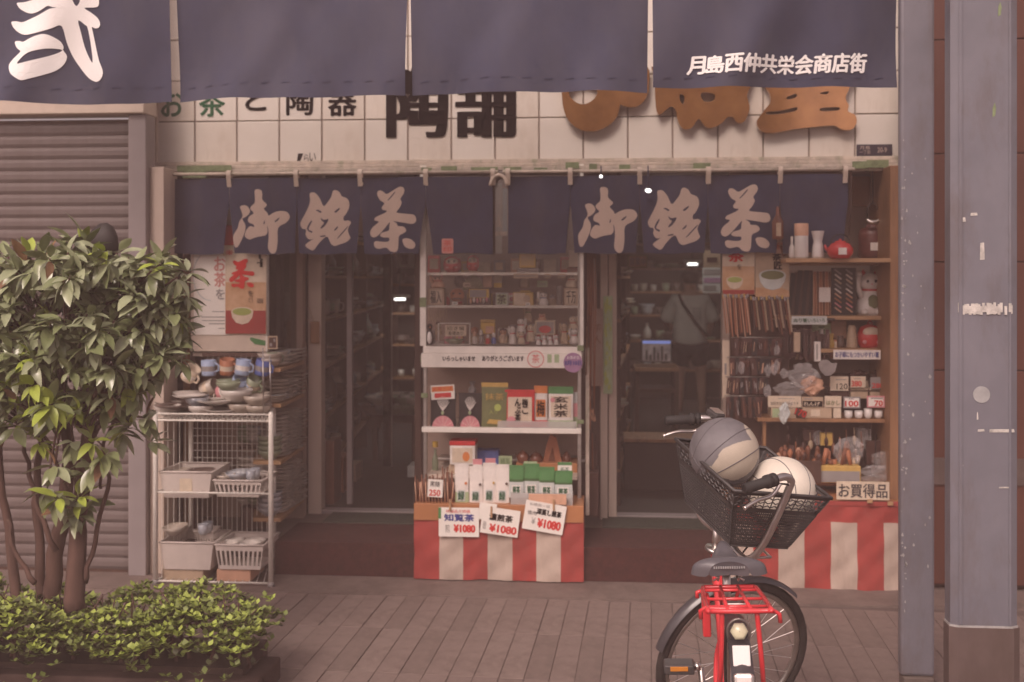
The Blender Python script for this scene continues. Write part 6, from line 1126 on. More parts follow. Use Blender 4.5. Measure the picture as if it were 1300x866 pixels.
# ================================================================ BICYCLE
bk = thing('bicycle', 'red city bicycle with grey saddle, rear rack and a black basket, seen from behind', 'bicycle', (0,0,0))
RW = .285; AX = Vector((0, .70, .70)); rake = math.radians(18); TH = math.radians(66)
Mst = Matrix.Translation(AX) @ Matrix.Rotation(-TH, 4, Vector((0, -math.sin(rake), math.cos(rake)))) @ Matrix.Translation(-AX)
def wheel(cy, st, nm, RW=RW):
    az = RW+.018
    X = (lambda b: b.xf(Mst)) if st else (lambda b: b)
    n = 40; R_ = RW
    t = X(B().tube([(0, cy+R_*math.cos(2*PI*k/n), az+R_*math.sin(2*PI*k/n)) for k in range(n)], .0175, 8, closed=True)).build(nm, 'tyre', bk)
    X(B().tube([(0, cy+(R_-.024)*math.cos(2*PI*k/n), az+(R_-.024)*math.sin(2*PI*k/n)) for k in range(n)], .011, 6, closed=True)).build('rim', 'alu', t)
    b = B()
    for k in range(28):
        a = 2*PI*k/28; s_ = 1 if k % 2 else -1; a2 = a+(.5 if k % 4 < 2 else -.5); b.tube([(s_*.026, cy+.022*math.cos(a2), az+.022*math.sin(a2)), (0, cy+(R_-.03)*math.cos(a), az+(R_-.03)*math.sin(a))], .0012, 4)
    X(b).build('spokes', 'chrome', t)
    X(B().tube([(-.045,cy,az),(-.03,cy,az),(-.028,cy,az),(.028,cy,az),(.03,cy,az),(.045,cy,az)], [.008,.008,.022,.022,.008,.008], 10)).build('hub', 'alu', t)
    return t
wheel(0, False, 'rear_wheel', .322); wheel(.885, True, 'front_wheel')
def bt(pts, r, nm, mat, st=False, n=8, par=None, sm=None):
    b = B().tube(pts, r, n); 
    if st: b.xf(Mst)
    return b.build(nm, mat, par or bk)
def cur(p, k=6):
    out = []; n = len(p); p = [Vector(q) for q in p]
    for i in range(n-1):
        p0, p1, p2, p3 = p[max(i-1,0)], p[i], p[i+1], p[min(i+2,n-1)]
        for j in range(k): t_ = j/k; out.append(.5*(2*p1+(p2-p0)*t_+(2*p0-5*p1+4*p2-p3)*t_*t_+(3*p1-p0-3*p2+p3)*t_**3))
    return out+[p[-1]]
fr = bt([AX-Vector((0,-math.sin(rake),math.cos(rake)))*.0, AX+Vector((0,math.sin(rake),-math.cos(rake)))*.15], .021, 'head_tube', 'red_paint', n=12)
bt(cur([AX+Vector((0,.02,-.06)), (0,.60,.50), (0,.50,.33), (0,.40,.27)]), .019, 'down_tube', 'red_paint'); bt(cur([AX+Vector((0,.035,-.11)), (0,.58,.42), (0,.48,.28), (0,.40,.255)]), .016, 'down_tube', 'red_paint')
bt([(0,.40,.26),(0,.30,.58)], .016, 'seat_tube', 'red_paint'); bt([(0,.30,.58),(0,.262,.76)], .0125, 'seat_post', 'chrome'); bt([(0,.302,.565),(0,.296,.59)], .021, 'seat_clamp', 'alu')
for s_ in (-1, 1):
    bt([(s_*.018,.38,.27),(s_*.05,.18,.29),(s_*.062,0,.30)], .009, 'chain_stay', 'red_paint'); bt(cur([(s_*.014,.295,.56),(s_*.045,.2,.50),(s_*.062,0,.30)]), .0085, 'seat_stay', 'red_paint')
bt([(-.05,.40,.26),(.05,.40,.26)], .026, 'bottom_bracket', 'alu', n=12)
# chain case (right side)
b = B(); n = 14; pr_ = [(.40+.085*math.cos(a), .26+.085*math.sin(a)) for a in [PI*k/n-PI/2 for k in range(n+1)]]+[(.0+.05*math.cos(a), .30+.05*math.sin(a)) for a in [PI*k/n+PI/2 for k in range(n+1)]]
m_ = len(pr_); b.add([(.055, p[0], p[1]) for p in pr_]+[(.078, p[0], p[1]) for p in pr_], [list(range(m_)), [m_+i for i in range(m_)][::-1]]+[[i, (i+1) % m_, m_+(i+1) % m_, m_+i] for i in range(m_)]); b.build('chain_case', 'plastic_black', bk)
# cranks and pedals: left one up
cr = bt([(-.055,.40,.26),(-.075,.40,.30),(-.085,.385,.425)], [.012,.011,.010], 'crank_arm', 'alu'); cr2 = bt([(.085,.40,.26),(.10,.415,.10)], [.012,.010], 'crank_arm', 'alu')
for s_, c_ in ((-1, (-.085,.385,.425)), (1, (.10,.415,.10))):
    bt([c_, (c_[0]+s_*.02, c_[1], c_[2])], .013, 'pedal_axle', 'chrome'); x0, x1 = sorted((c_[0]+s_*.02, c_[0]+s_*.115)); p_ = B().box(x0, x1, c_[1]-.035, c_[1]+.035, c_[2]-.016, c_[2]+.016, 0, .006).build('pedal', 'plastic_black', bk)
    B().box(x0+.02, x1-.02, c_[1]-.039, c_[1]-.0345, c_[2]-.002, c_[2]+.012, 0, .001).build('reflector', 'reflect_orange', p_)
bt(cur([(-.062,0,.28),(-.09,-.02,.16),(-.10,-.03,.03)]), .008, 'side_stand', 'alu')
# fenders
def fender(cy, a0, a1, st, nm, mat, wv=.028, RW=RW):
    az = RW+.018
    b = B(); n = 20; k = 6; vs = []
    for i in range(n+1):
        a = a0+(a1-a0)*i/n
        for j in range(k+1):
            q = -1+2*j/k; rr = RW+.024+.012*(1-q*q)
            vs.append((q*wv, cy+rr*math.cos(a), az+rr*math.sin(a)))
    b.add(vs, [[i*(k+1)+j, i*(k+1)+j+1, (i+1)*(k+1)+j+1, (i+1)*(k+1)+j] for i in range(n) for j in range(k)], 0, True)
    if st: b.xf(Mst)
    return b.build(nm, mat, bk)
fn_ = fender(0, math.radians(40), math.radians(205), False, 'rear_fender', 'lacquer_grey', .030, .322); fender(.885, math.radians(55), math.radians(175), True, 'front_fender', 'lacquer_grey', .024)
for s_ in (-1, 1): bt([(s_*.03,-.29,.38),(s_*.062,0,.30)], .0025, 'fender_stay', 'chrome', n=5)
# rear reflector group on the fender
def onf(deg, up=0): a = math.radians(deg); rr = RW+.037+up; return Vector((0, rr*math.cos(a), .30+rr*math.sin(a))), a
Kf = lambda y_, z_, a_: Matrix.Translation((0, y_, z_)) @ Matrix.Rotation(math.radians(a_), 4, 'X')
B().lathe([(.001,.010),(.016,.009),(.023,.003),(.024,0)], (0,0,0), 6).xf(Kf(-.150, .706, 76)).build('round_reflector', 'reflect_white', bk)
B().tube([(.03*math.cos(PI*k/10), -.135, .70+.034*math.sin(PI*k/10)) for k in range(-2, 13)], .004, 6).build('reflector_bracket', 'alu', bk)
B().box(-.0225, .0225, -.026, .026, 0, .004, 0, .002).xf(Kf(-.192, .655, 76)).build('registration_sticker', 'print_white', bk)
o = B().box(-.027, .027, -.033, .033, -.006, .022, 0, .009).xf(Kf(-.236, .590, 74)).build('tail_reflector_housing', 'chrome', bk); B().box(-.020, .020, -.024, .010, .0225, .028, 0, .004).xf(Kf(-.236, .590, 74)).build('tail_reflector', 'reflect_red', o)
# rack
zf, zr_ = .735, .775; yf, yr = .17, -.20; wx = .078
rk_ = B().tube(cur([(-wx+.01,yf,zf),(-wx+.0,yf-.03,zf+.003),(-wx-.004,yr+.02,zr_),(-wx+.01,yr,zr_),(wx-.01,yr,zr_),(wx+.004,yr+.02,zr_),(wx,yf-.03,zf+.003),(wx-.01,yf,zf)], 4), .0068, 8, closed=True).build('rear_rack', 'red_paint', bk)
for x_ in (-.028, .028): bt([(x_*.9,yf,zf+.001),(x_*1.1,yr,zr_+.001)], .0055, 'rack_bar', 'red_paint', par=rk_)
for s_ in (.12, .5, .8): y_ = yf+(yr-yf)*s_; bt([(-wx,y_,zf+(zr_-zf)*s_-.002),(wx,y_,zf+(zr_-zf)*s_-.002)], .0045, 'rack_bar', 'red_paint', par=rk_)
bt([(-wx-.022,yr+.035,zr_-.03),(-wx-.022,yr+.032,zr_-.008),(-wx-.01,yr+.03,zr_),(wx+.012,yr+.01,zr_-.004),(wx+.025,yr+.012,zr_-.012),(wx+.027,yr+.012,zr_-.035)], .006, 'rack_hook', 'red_paint', par=rk_); bt([(-wx-.018,yf-.04,zf-.02),(-wx-.018,yf-.04,zf-.004),(-wx,yf-.04,zf+.002)], .006, 'rack_hook', 'red_paint', par=rk_)
B().box(-.03, .035, yf-.18, yf-.155, zf-.004, zf+.004, 0, .002).build('rack_plate', 'chrome', rk_)
for s_ in (-1, 1): bt(cur([(s_*.045,yr+.01,zr_-.002),(s_*.055,yr+.03,.60),(s_*.068,-.03,.42),(s_*.066,0,.31)]), .0068, 'rack_leg', 'red_paint', par=rk_)
bt([(-.03,yf,zf),(-.012,.28,.62)], .006, 'rack_strut', 'red_paint', par=rk_); bt([(.03,yf,zf),(.012,.28,.62)], .006, 'rack_strut', 'red_paint', par=rk_)
B().box(-wx-.006, -wx+.018, yf-.06, yf-.01, zf-.13, zf-.012, 0, .005).build('ring_lock', 'red_paint', bk)
# saddle
b = B(); n, k = 16, 12; vs = []
for j in range(n+1):
    s_ = j/n; y_ = .12+.25*s_; w_ = .112*(1-s_**.7)**1.0*(1 if s_ > .06 else (.35+.65*(s_/.06)**.5))+.021; zc_ = .825+.012*math.cos(s_*PI*2)-.012*s_
    if s_ < .08: zc_ -= .014*(1-s_/.08)
    for i in range(k+1):
        a = PI*i/k; vs.append((w_*math.cos(a), y_, zc_-.05*(1-abs(math.sin(a))**.55)-(.008*(1-abs(math.cos(a))) if .25 < s_ < .8 else 0)))
b.add(vs, [[j*(k+1)+i, j*(k+1)+i+1, (j+1)*(k+1)+i+1, (j+1)*(k+1)+i] for j in range(n) for i in range(k)], 0, True)
b.add(vs[:k+1]+[(0,.135,.785)], [[i+1, i, k+1] for i in range(k)], 0, True); sd = b.build('saddle', 'saddle', bk); md = sd.modifiers.new('s', 'SUBSURF'); md.levels = 1; md.render_levels = 1
b = B(); 
for k in range(14): b.box(-.045+.0066*k, -.0415+.0066*k, .1185, .122, .802, .8085)
b.build('embossed_print', 'sticker', sd)
for s_ in (-1, 1): bt([(s_*.03,.15,.77),(s_*.03,.19,.75),(s_*.012,.34,.785)], .004, 'saddle_rail', 'chrome', par=sd); bt([(s_*.045,.165,.795-.008*k) if k % 2 else (s_*.03,.17,.795-.008*k) for k in range(6)], .0035, 'saddle_spring', 'chrome', par=sd)
# ---- steered part
ax = Vector((0, -math.sin(rake), math.cos(rake)))
bt([AX+ax*-.0, AX+ax*.05, AX+ax*.10], [.017,.014,.012], 'stem', 'chrome', True, 10)
b = B().lathe([(.001,0),(.032,0),(.034,.006),(.032,.012),(.001,.014)], (0,0,0), 16).xf(Mst @ Matrix.Translation(AX+ax*.012+Vector((0,-.012,0)))); b.build('headset_cap', 'alu', bk)
for s_ in (-1, 1): bt([AX-ax*.16+Vector((s_*.02,0,0)), AX-ax*.20+Vector((s_*.045,.01,0)), Vector((s_*.047,.875,.31))], [.013,.012,.009], 'fork_blade', 'alu', True)
hb = AX+ax*.09
for s_ in (-1, 1):
    pts = cur([hb+Vector((0,.02,0)), hb+Vector((s_*.07,.03,-.02)), hb+Vector((s_*.165,.03,-.015)), hb+Vector((s_*.205,.045,.07)), hb+Vector((s_*.228,.06,.27)), hb+Vector((s_*.233,.05,.305)), hb+Vector((s_*.24,.02,.315)), hb+Vector((s_*.25,-.02,.308))], 5)
    h_ = bt(pts, .0125, 'handlebar', 'chrome', True, 10)
    g0, g1 = hb+Vector((s_*.25,-.018,.308)), hb+Vector((s_*.275,-.140,.278))
    gp = [g0.lerp(g1, q) for q in (0,.02,.12,.13,.17,.18,.3,.31,.95,1)]; bt(gp, [.016,.022,.022,.018,.018,.022,.022,.0165,.0175,.013], 'grip', 'rubber', True, 12)
    L0 = hb+Vector((s_*.243,.01,.292)); bt(cur([L0, L0+Vector((s_*.015,-.03,-.035)), L0+Vector((s_*.03,-.09,-.05)), L0+Vector((s_*.04,-.135,-.075))]), [.007]*6+[.0065]*6+[.006]*6+[.008], 'brake_lever', 'chrome', True, 8)
    bt(cur([L0, L0+Vector((-s_*.02,.06,-.02)), L0+Vector((-s_*.10,.09,-.14)), AX+ax*-.02+Vector((s_*.03,.05,0))]), .003, 'brake_cable', 'black', True, 6)
b = B().box(-.028, .028, -.022, .022, 0, .022, 0, .006).xf(Mst @ Matrix.Translation(hb+Vector((-.235,.03,.325))) @ Matrix.Rotation(.2, 4, 'Z')); o = b.build('bell_unit', 'plastic_black', bk)
B().box(-.024, .024, -.018, .018, .0225, .027, 0, .004).xf(Mst @ Matrix.Translation(hb+Vector((-.235,.03,.325)))).build('bell_cover', 'chrome', o)
# basket: frame local to steering, centre ahead of the stem
bx = thing('tmp', '', ''); bx['category'] = ''
BT, BB_ = .205, .16      # half widths top/bottom
yb0, yb1, yt0, yt1 = -.075, .15, -.15, .225; zb_, zt_ = .165, .375
def bp(u, v, side):     # u along the side 0..1, v height 0..1
    T = {'b': ((-BT,yt0),(BT,yt0)), 'f': ((BT,yt1),(-BT,yt1)), 'r': ((BT,yt0),(BT,yt1)), 'l': ((-BT,yt1),(-BT,yt0))}[side]
    Q = {'b': ((-BB_,yb0),(BB_,yb0)), 'f': ((BB_,yb1),(-BB_,yb1)), 'r': ((BB_,yb0),(BB_,yb1)), 'l': ((-BB_,yb1),(-BB_,yb0))}[side]
    t_ = Vector(T[0]).lerp(Vector(T[1]), u); q_ = Vector(Q[0]).lerp(Vector(Q[1]), u); p_ = q_.lerp(t_, v); zz_ = zb_+(zt_-zb_)*v
    if side in 'rl': zz_ += .0
    return AX+Vector((p_.x, p_.y, zz_-.05))
bpy.data.objects.remove(bx)
bas = None
for side in 'bfrl':
    b = B(); W_ = 2*BT if side in 'bf' else yt1-yt0
    nc = int(W_/(.0098 if side != 'b' else .016)); e = .0023
    def q4(u0, v0, u1, v1): b.add([bp(u0,v0,side), bp(u1,v0,side), bp(u1,v1,side), bp(u0,v1,side)], [(0,1,2,3)])
    def st2(u0, v0, u1, v1, w): b.tube([bp(u0,v0,side), bp(u1,v1,side)], w, 4)
    for i in range(nc+1): st2(i/nc, 0.04, i/nc, .66, .0023)
    for j in range(12): st2(0, .06+.05*j, 1, .06+.05*j, .0024)
    for (v0, v1) in ((0,.05),(.64,.72),(.94,1.0)): 
        for q in range(8): q4(q/8, v0, (q+1)/8, v1)
    for u0, u1 in ((0,.05),(.95,1)): q4(u0, 0, u1, 1)
    nz_ = int(W_/.03)
    for i in range(nz_):
        for r_ in range(3):
            v = .74+.07*r_; o_ = .5*(r_ % 2); u0 = (i+o_)/nz_; st2(max(0,u0), v, min(1,u0+.55/nz_), v+.035, .0021); st2(min(1,u0+.55/nz_), v+.035, min(1,u0+1/nz_), v, .0021)
        st2(i/nz_, .72, i/nz_, .95, .0025)
    b.xf(Mst); o = b.build('basket' if side == 'b' else 'basket_side', 'plastic_black', bk if side == 'b' else bas)
    if side == 'b': bas = o
b = B().tube([bp(0,1,'b'), bp(1,1,'b'), bp(1,1,'r'), bp(1,1,'f')], .0065, 6, closed=True).xf(Mst); b.build('basket_rim', 'plastic_black', bas)
b = B()
for i in range(12): s_ = i/11; b.tube([bp(0,0,'b').lerp(bp(1,0,'f'), s_), bp(1,0,'b').lerp(bp(0,0,'f'), s_)], .003, 4); b.tube([bp(0,0,'b').lerp(bp(1,0,'b'), s_), bp(1,0,'f').lerp(bp(0,0,'f'), s_)], .003, 4)
b.xf(Mst); b.build('basket_floor', 'plastic_black', bas)
bt([AX+Vector((-.11,.03,.045)), AX+Vector((-.10,.14,.05)), AX+Vector((.10,.14,.05)), AX+Vector((.11,.03,.045))], .005, 'basket_bracket', 'chrome', True)
# balls (own things, resting in the basket): positions in steering frame
BP = [Mst @ (AX+Vector((-.055,-.045,.350))), Mst @ (AX+Vector((.045,.15,.27)))]
# pose of the whole bicycle
bh = math.radians(2.0)
Kb = Matrix.Translation((.405, 3.13, 0)) @ Matrix.Rotation(-bh, 4, 'Z') @ Matrix.Rotation(math.radians(-2.5), 4, 'Y')
bk.matrix_world = Kb; bk.location = Kb.to_translation(); bk.rotation_euler = Kb.to_euler()
def ball(c_, r, lab, m1, m2, rot, nm='basketball'):
    t = thing(nm, lab, 'ball', c_); b = B(); n, k = 128, 96; vs = []; fs = []; ms = []
    for j in range(k+1):
        for i in range(n): a, p = 2*PI*i/n, PI*j/k; vs.append(c_+rot @ Vector((r*math.sin(p)*math.cos(a), r*math.sin(p)*math.sin(a), r*math.cos(p))))
    for j in range(k):
        for i in range(n):
            fs.append([j*n+i, (j+1)*n+i, (j+1)*n+(i+1) % n, j*n+(i+1) % n])
            a, p = 2*PI*(i+.5)/n, PI*(j+.5)/k; ms.append(1 if (m2 and abs(p-PI/2) < .62 and (a % PI) < 1.5) else 0)
    if m2:
        e1 = Vector((.93,.0,.36)).normalized(); d0 = Vector((.10,-.95,-.22)).normalized(); e2 = d0.cross(e1).normalized(); d1 = Vector((.80,-.20,.56)).normalized()
        for q_, f in enumerate(fs):
            nn = sum((vs[i_]-c_ for i_ in f), Vector()).normalized(); a_ = nn.dot(e1)-.02; h_ = nn.dot(e2); front = nn.dot(d0) > 0
            hw = .52*max(0, 1-((a_-.12)/.82)**2)**.5*(1 if a_ > -.1 else max(0, 1+(a_+.1)*1.2))
            ms[q_] = 1 if (front and abs(h_) < hw) or nn.dot(d1) > .93 or nn.dot(-d0) > .8 else 0
    b.v = [tuple(v) for v in vs]; b.f = fs; b.m = ms; b.sm = [True]*len(fs); b.build('ball_shell', [m1, m2 or m1], t)
    b = B(); rr = r+.0006
    b.tube([c_+rot @ Vector((rr*math.cos(a), rr*math.sin(a), 0)) for a in [2*PI*i/40 for i in range(40)]], .0016, 5, closed=True); b.tube([c_+rot @ Vector((0, rr*math.cos(a), rr*math.sin(a))) for a in [2*PI*i/40 for i in range(40)]], .0016, 5, closed=True)
    for s_ in (-1, 1): b.tube([c_+rot @ (Vector((s_*(.35+.4*abs(math.sin(a))), math.cos(a)*.9, math.sin(a)*.9)).normalized()*rr) for a in [2*PI*i/40 for i in range(40)]], .0016, 5, closed=True)
    b.build('ball_seam', 'ball_line', t); return t
from mathutils import Euler
ball(Kb @ BP[0], .118, 'worn grey and cream basketball resting at the left in the bicycle basket', 'ball_grey', 'ball_cream', Euler((.5,.75,-.55)).to_matrix())
ball(Kb @ BP[1], .115, 'clean white ball with dark seams at the right in the bicycle basket', 'ball_white', None, Euler((.3,.4,.7)).to_matrix(), 'white_ball')

# ================================================================ PERSON IN THE SHOP
def skin(name, pts, edges, radii, mat, parent, root=0, lv=2):
    me = bpy.data.meshes.new(name); me.from_pydata([tuple(p) for p in pts], edges, []); o = bpy.data.objects.new(name, me); C.objects.link(o)
    m1 = o.modifiers.new('k', 'SKIN'); m2 = o.modifiers.new('u', 'SUBSURF'); m2.levels = m2.render_levels = lv
    for i, r in enumerate(radii): sv = me.skin_vertices[0].data[i]; sv.radius = (r if isinstance(r, (tuple, list)) else (r, r)); sv.use_root = (i == root)
    dg = bpy.context.evaluated_depsgraph_get(); dg.update(); nm = bpy.data.meshes.new_from_object(o.evaluated_get(dg)); bpy.data.objects.remove(o)
    off = wl(parent)
    for v in nm.vertices: v.co -= off
    nm.materials.clear(); nm.materials.append(M(mat))
    for p in nm.polygons: p.use_smooth = True; p.material_index = 0
    o = bpy.data.objects.new(name, nm); C.objects.link(o); o.parent = parent; return o
pp = P(876, 522, 11.6); px, py, pz = pp.x, 11.6, .187
mk('screen_blue', (.22,.3,.7), .3, 0, emit=.5)
pe = thing('person', 'customer seen from behind in a loose grey shirt with a dark bag strap across', 'person', (px, py, pz))
V = lambda x, y, z: (px+x*.95, py+y*.95, pz+z*.895)
pts = [V(0,0,.90),V(0,.0,1.08),V(0,-.01,1.28),V(0,0,1.40),V(0,.01,1.47),V(-.0,.02,1.55),V(0,.02,1.64),
       V(-.10,0,.86),V(-.11,.02,.48),V(-.12,-.03,.09),V(-.12,.10,.04), V(.10,0,.86),V(.12,-.0,.48),V(.13,-.04,.09),V(.13,.08,.04),
       V(-.17,0,1.37),V(-.25,.04,1.12),V(-.20,.24,1.04),V(-.17,.32,1.06), V(.17,0,1.37),V(.24,.02,1.12),V(.22,.16,.98),V(.19,.23,1.0)]
ed = [(0,1),(1,2),(2,3),(3,4),(4,5),(5,6),(0,7),(7,8),(8,9),(9,10),(0,11),(11,12),(12,13),(13,14),(3,15),(15,16),(16,17),(17,18),(3,19),(19,20),(20,21),(21,22)]
ra = [(.15,.11),(.13,.10),(.15,.10),(.12,.085),(.055,.055),(.075,.085),(.07,.08),.085,.058,.038,(.04,.03),.085,.058,.038,(.04,.03),.06,.045,.034,.03,.06,.045,.034,.03]
body = skin('body', pts, ed, ra, 'skin', pe)
skin('hair', [V(0,-.02,1.54),V(0,-.01,1.60),V(0,-.0,1.66),V(0,0,1.71)], [(0,1),(1,2),(2,3)], [(.075,.085),(.11,.12),(.115,.125),(.095,.10)], 'hair', pe)
skin('shirt', [V(0,0,.80),V(0,-.01,.97),V(0,-.01,1.2),V(0,0,1.36),V(0,0,1.42),V(-.15,0,1.36),V(-.235,.03,1.20),V(-.262,.05,1.10),V(.15,0,1.36),V(.235,.02,1.20),V(.255,.03,1.10)], [(0,1),(1,2),(2,3),(3,4),(3,5),(5,6),(6,7),(3,8),(8,9),(9,10)], [(.205,.15),(.195,.145),(.185,.13),(.155,.115),(.09,.08),.09,.085,.088,.09,.085,.088], 'grey_cloth', pe)
skin('shorts', [V(0,0,.90),V(-.095,.0,.80),V(-.11,.01,.56),V(.095,0,.80),V(.115,.0,.56)], [(0,1),(1,2),(0,3),(3,4)], [(.165,.125),.115,.105,.115,.105], 'shorts', pe)
B().tube([V(-.13,-.10,1.44), V(-.09,-.145,1.33), V(.04,-.165,1.12), V(.17,-.15,.95)], .016, 6).build('bag_strap', 'black', pe)
skin('shoe', [V(-.12,-.05,.04),V(-.12,.11,.035)], [(0,1)], [(.05,.04),(.045,.03)], 'c_grey', pe, lv=1); skin('shoe', [V(.13,-.06,.04),V(.13,.10,.035)], [(0,1)], [(.05,.04),(.045,.03)], 'c_grey', pe, lv=1)
b = B()
for k in range(3):
    for j in range(4): b.box(px+.02+.03*k, px+.03+.03*k, py-.150-.004*j, py-.135-.004*j, pz+1.13-.035*j, pz+1.15-.035*j)
b.build('shirt_print', 'c_grey', pe)

# ================================================================ SHOP INTERIOR
PR = {}
for mt in ('ceramic','ceramic_blue','ceramic_dark','ceramic_green','ceramic_pale'):
    PR[mt, 'b'] = bowl_proto(.075, .055, mt); PR[mt, 'p'] = bowl_proto(.10, .03, mt, 'plate', 'plate'); PR[mt, 'c'] = cup_proto(.036, .075, mt); PR[mt, 'm'] = cup_proto(.040, .085, mt, True)
    v_ = B().lathe([(.0008,0),(.035,0),(.05,.05),(.045,.11),(.02,.15),(.018,.18),(.024,.2)], (0,0,0), 12).build('bottle', mt); PR[mt, 'v'] = tag(v_, 'x', 'bottle')
KN['v'] = 'bottle'
def ishelf(name, lab, xa, ya, xb, yb, zs_, dep, top, where, step=.15, wall=True, fill=.85):
    """a shelving unit running from a to b; goods face its front (left-hand normal)"""
    A, E_ = Vector((xa, ya, 0)), Vector((xb, yb, 0)); d_ = (E_-A); L = d_.length; d_.normalize(); nrm = Vector((-d_.y, d_.x, 0)); t = thing(name, lab, 'shelving', (xa, ya, .186))
    K_ = Matrix((( d_.x, nrm.x, 0, xa), (d_.y, nrm.y, 0, ya), (0, 0, 1, 0), (0, 0, 0, 1)))
    for z in zs_: B().box(0, L, 0, dep, z-.02, z, 0).xf(K_).build('shelf_board', 'wood', t)
    for k in range(int(L/1.2)+2): x_ = min(L-.03, k*1.2); B().box(x_, x_+.03, 0, dep, .186, top).xf(K_).build('upright', 'wood_dark', t)
    if wall: B().box(0, L, dep+.001, dep+.02, .186, top).xf(K_).build('back_board', 'interior', t)
    for zi, z in enumerate(zs_):
        s_ = .1; n = 0
        while s_ < L-.08:
            if RN.random() < fill:
                mt = RN.choice(['ceramic_dark','ceramic_dark','ceramic','ceramic_blue','ceramic_green','ceramic_dark','ceramic_pale']); k = RN.choice('bbccmmppv' if top-z > .3 else 'bc'); p_ = K_ @ Vector((s_, RN.uniform(.07, .14), z)); nst = RN.choice([1,2,3]) if k in 'bp' else 1
                for j in range(nst): dup(PR[mt, k], p_+Vector((0,0,j*.028)), RN.random()*6, f"{CN[mt]} {KN[k]}, {ORD[min(29,n)]} along, {ORD[zi]} shelf up, {where}"+(f", {ORD[j]} in pile" if nst > 1 else ''), f'pottery on the {where}', RN.uniform(.9, 1.35))
            n += 1; s_ += RN.uniform(step*.8, step*1.3)
# left doorway: shelving along the left side, receding
ishelf('pottery_shelving', 'dark pottery shelving running back inside the left doorway', PX(412,6.95), 6.95, PX(489,11.0), 11.0, [.42,.75,1.08,1.38,1.66,1.94], .3, 2.35, 'left aisle shelving', .145, fill=.92)
ishelf('pottery_shelving', 'back wall shelving seen behind the bright door edge in the left doorway', PX(495,11.4), 11.4, PX(560,11.4), 11.4, [.6,.95,1.28,1.58,1.9], .3, 2.35, 'left back wall shelving', .13, fill=.95)
# glass case inside with bright edge
t = thing('inner_glass_door', 'tall inner glass door whose metal edge catches the light', 'door', (PX(496,8.4), 8.4, .186)); q, r = P(496.2, 466, 8.4), P(497.6, 330, 8.4); B().box(q.x, r.x, 8.4, 8.42, .19, 2.3).build('door_edge', 'alu', t); B().box(PX(486,8.4), q.x-.001, 8.405, 8.412, .19, 2.3).build('door_pane', 'pane_dark', t)
t = thing('low_table_goods', 'heap of large bowls on a low table inside the left doorway', 'table', (PX(500,8.8), 8.8, .186)); B().box(PX(470,8.6), PX(528,8.6), 8.6, 9.2, .5, .56).build('table_top', 'wood_dark', t)
for x_ in (PX(472,8.6), PX(522,8.6)):
    for y_ in (8.62, 9.15): B().box(x_, x_+.04, y_, y_+.04, .186, .499).build('leg', 'wood_dark', t)
for i in range(14): mt = RN.choice(ml); dup(PR[mt,'b'], (PX(474+i*3.8,8.7)+.0, 8.66+.12*(i % 4), .56+.05*(i % 2)), RN.random()*6, f'{ORD[i]} large {CN[mt]} bowl on the low table inside the left doorway', 'bowls on the low table', 1.5)
for i, (u, v0, v1, cc) in enumerate([(412,560,640,'brown'),(424,580,636,'terracotta'),(440,590,632,'beige')]): carton(u, v0, u+12, v1, 7.0+.4*i, ['tall brown wooden box','reddish standing box','tan carton'][i]+' on the floor just inside the left doorway', cc, d=.2)
carton(503, 320, 527, 340, 7.6, 'pale blue paper notice with a dark square, under the left curtain', 'skyw', face=(.25,.65,.2,.9,'grey'), d=.004, name='notice', text='営') 
carton(517, 592, 535, 606, 7.6, 'pale green box low inside the left doorway', 'skyw', d=.2)
# right doorway
ishelf('pottery_shelving', 'pottery shelving along the left side inside the right doorway', PX(788,7.1), 7.1, PX(800,9.5), 9.5, [.42,.75,1.08,1.38,1.66,1.94], .3, 2.35, 'right aisle shelving', .14, fill=.95)
ishelf('pottery_shelving', 'back wall shelving behind the customer', PX(795,13.2), 13.2, PX(925,13.2), 13.2, [.55,.9,1.2,1.48,1.76,2.05], .3, 2.35, 'rear wall shelving', .13, fill=.95)
ishelf('pottery_shelving', 'pottery shelving at the right inside the right doorway', PX(890,12.6), 12.6, PX(926,9.2), 9.2, [.5,.9,1.3,1.62,1.95], .3, 2.35, 'inner right shelving', .2, wall=False) if False else None
card(797, 324, 822, 340, 7.5, 'small framed notice hanging at the top left of the right doorway', [('営業中',.1,.9,.2,.8,'grey',1)], bg='beige', frame='olive', name='hanging_notice', cat='notice')
t = thing('monitor', 'small lit television screen on a stand inside the right doorway', 'monitor', P(834, 460, 10.2)); q, r = P(814, 460, 10.2), P(853, 431, 10.2); B().box(q.x, r.x, 10.2, 10.25, q.z, r.z, 0, .005).build('screen_case', 'black', t); B().box(q.x+.012, r.x-.012, 10.196, 10.199, q.z+.012, r.z-.012).build('screen', 'screen', t)
B().box(q.x+.012, r.x-.012, 10.193, 10.1955, r.z-.04, r.z-.012).build('screen_bar', 'screen_blue', t)
b = B(); [b.box(q.x+.04+.035*k, q.x+.06+.035*k, 10.193, 10.1955, q.z+.02, q.z+.02+[.09,.05,.12,.07,.13,.06][k]) for k in range(6)]; b.build('screen_figure', 'black', t)
t = thing('low_stand', 'dark low stand below the lit screen', 'stand', P(834, 467, 10.3)); q, r = P(806, 467, 10.1), P(862, 462, 10.1); B().box(q.x, r.x, 10.1, 10.6, q.z-.03, q.z).build('stand_top', 'wood', t)
for x_ in (q.x, r.x-.04): B().box(x_, x_+.04, 10.12, 10.58, .186, q.z-.031).build('stand_side', 'wood_dark', t)
B().box(q.x+.041, r.x-.041, 10.12, 10.55, .6, .63).build('stand_shelf', 'wood_dark', t)
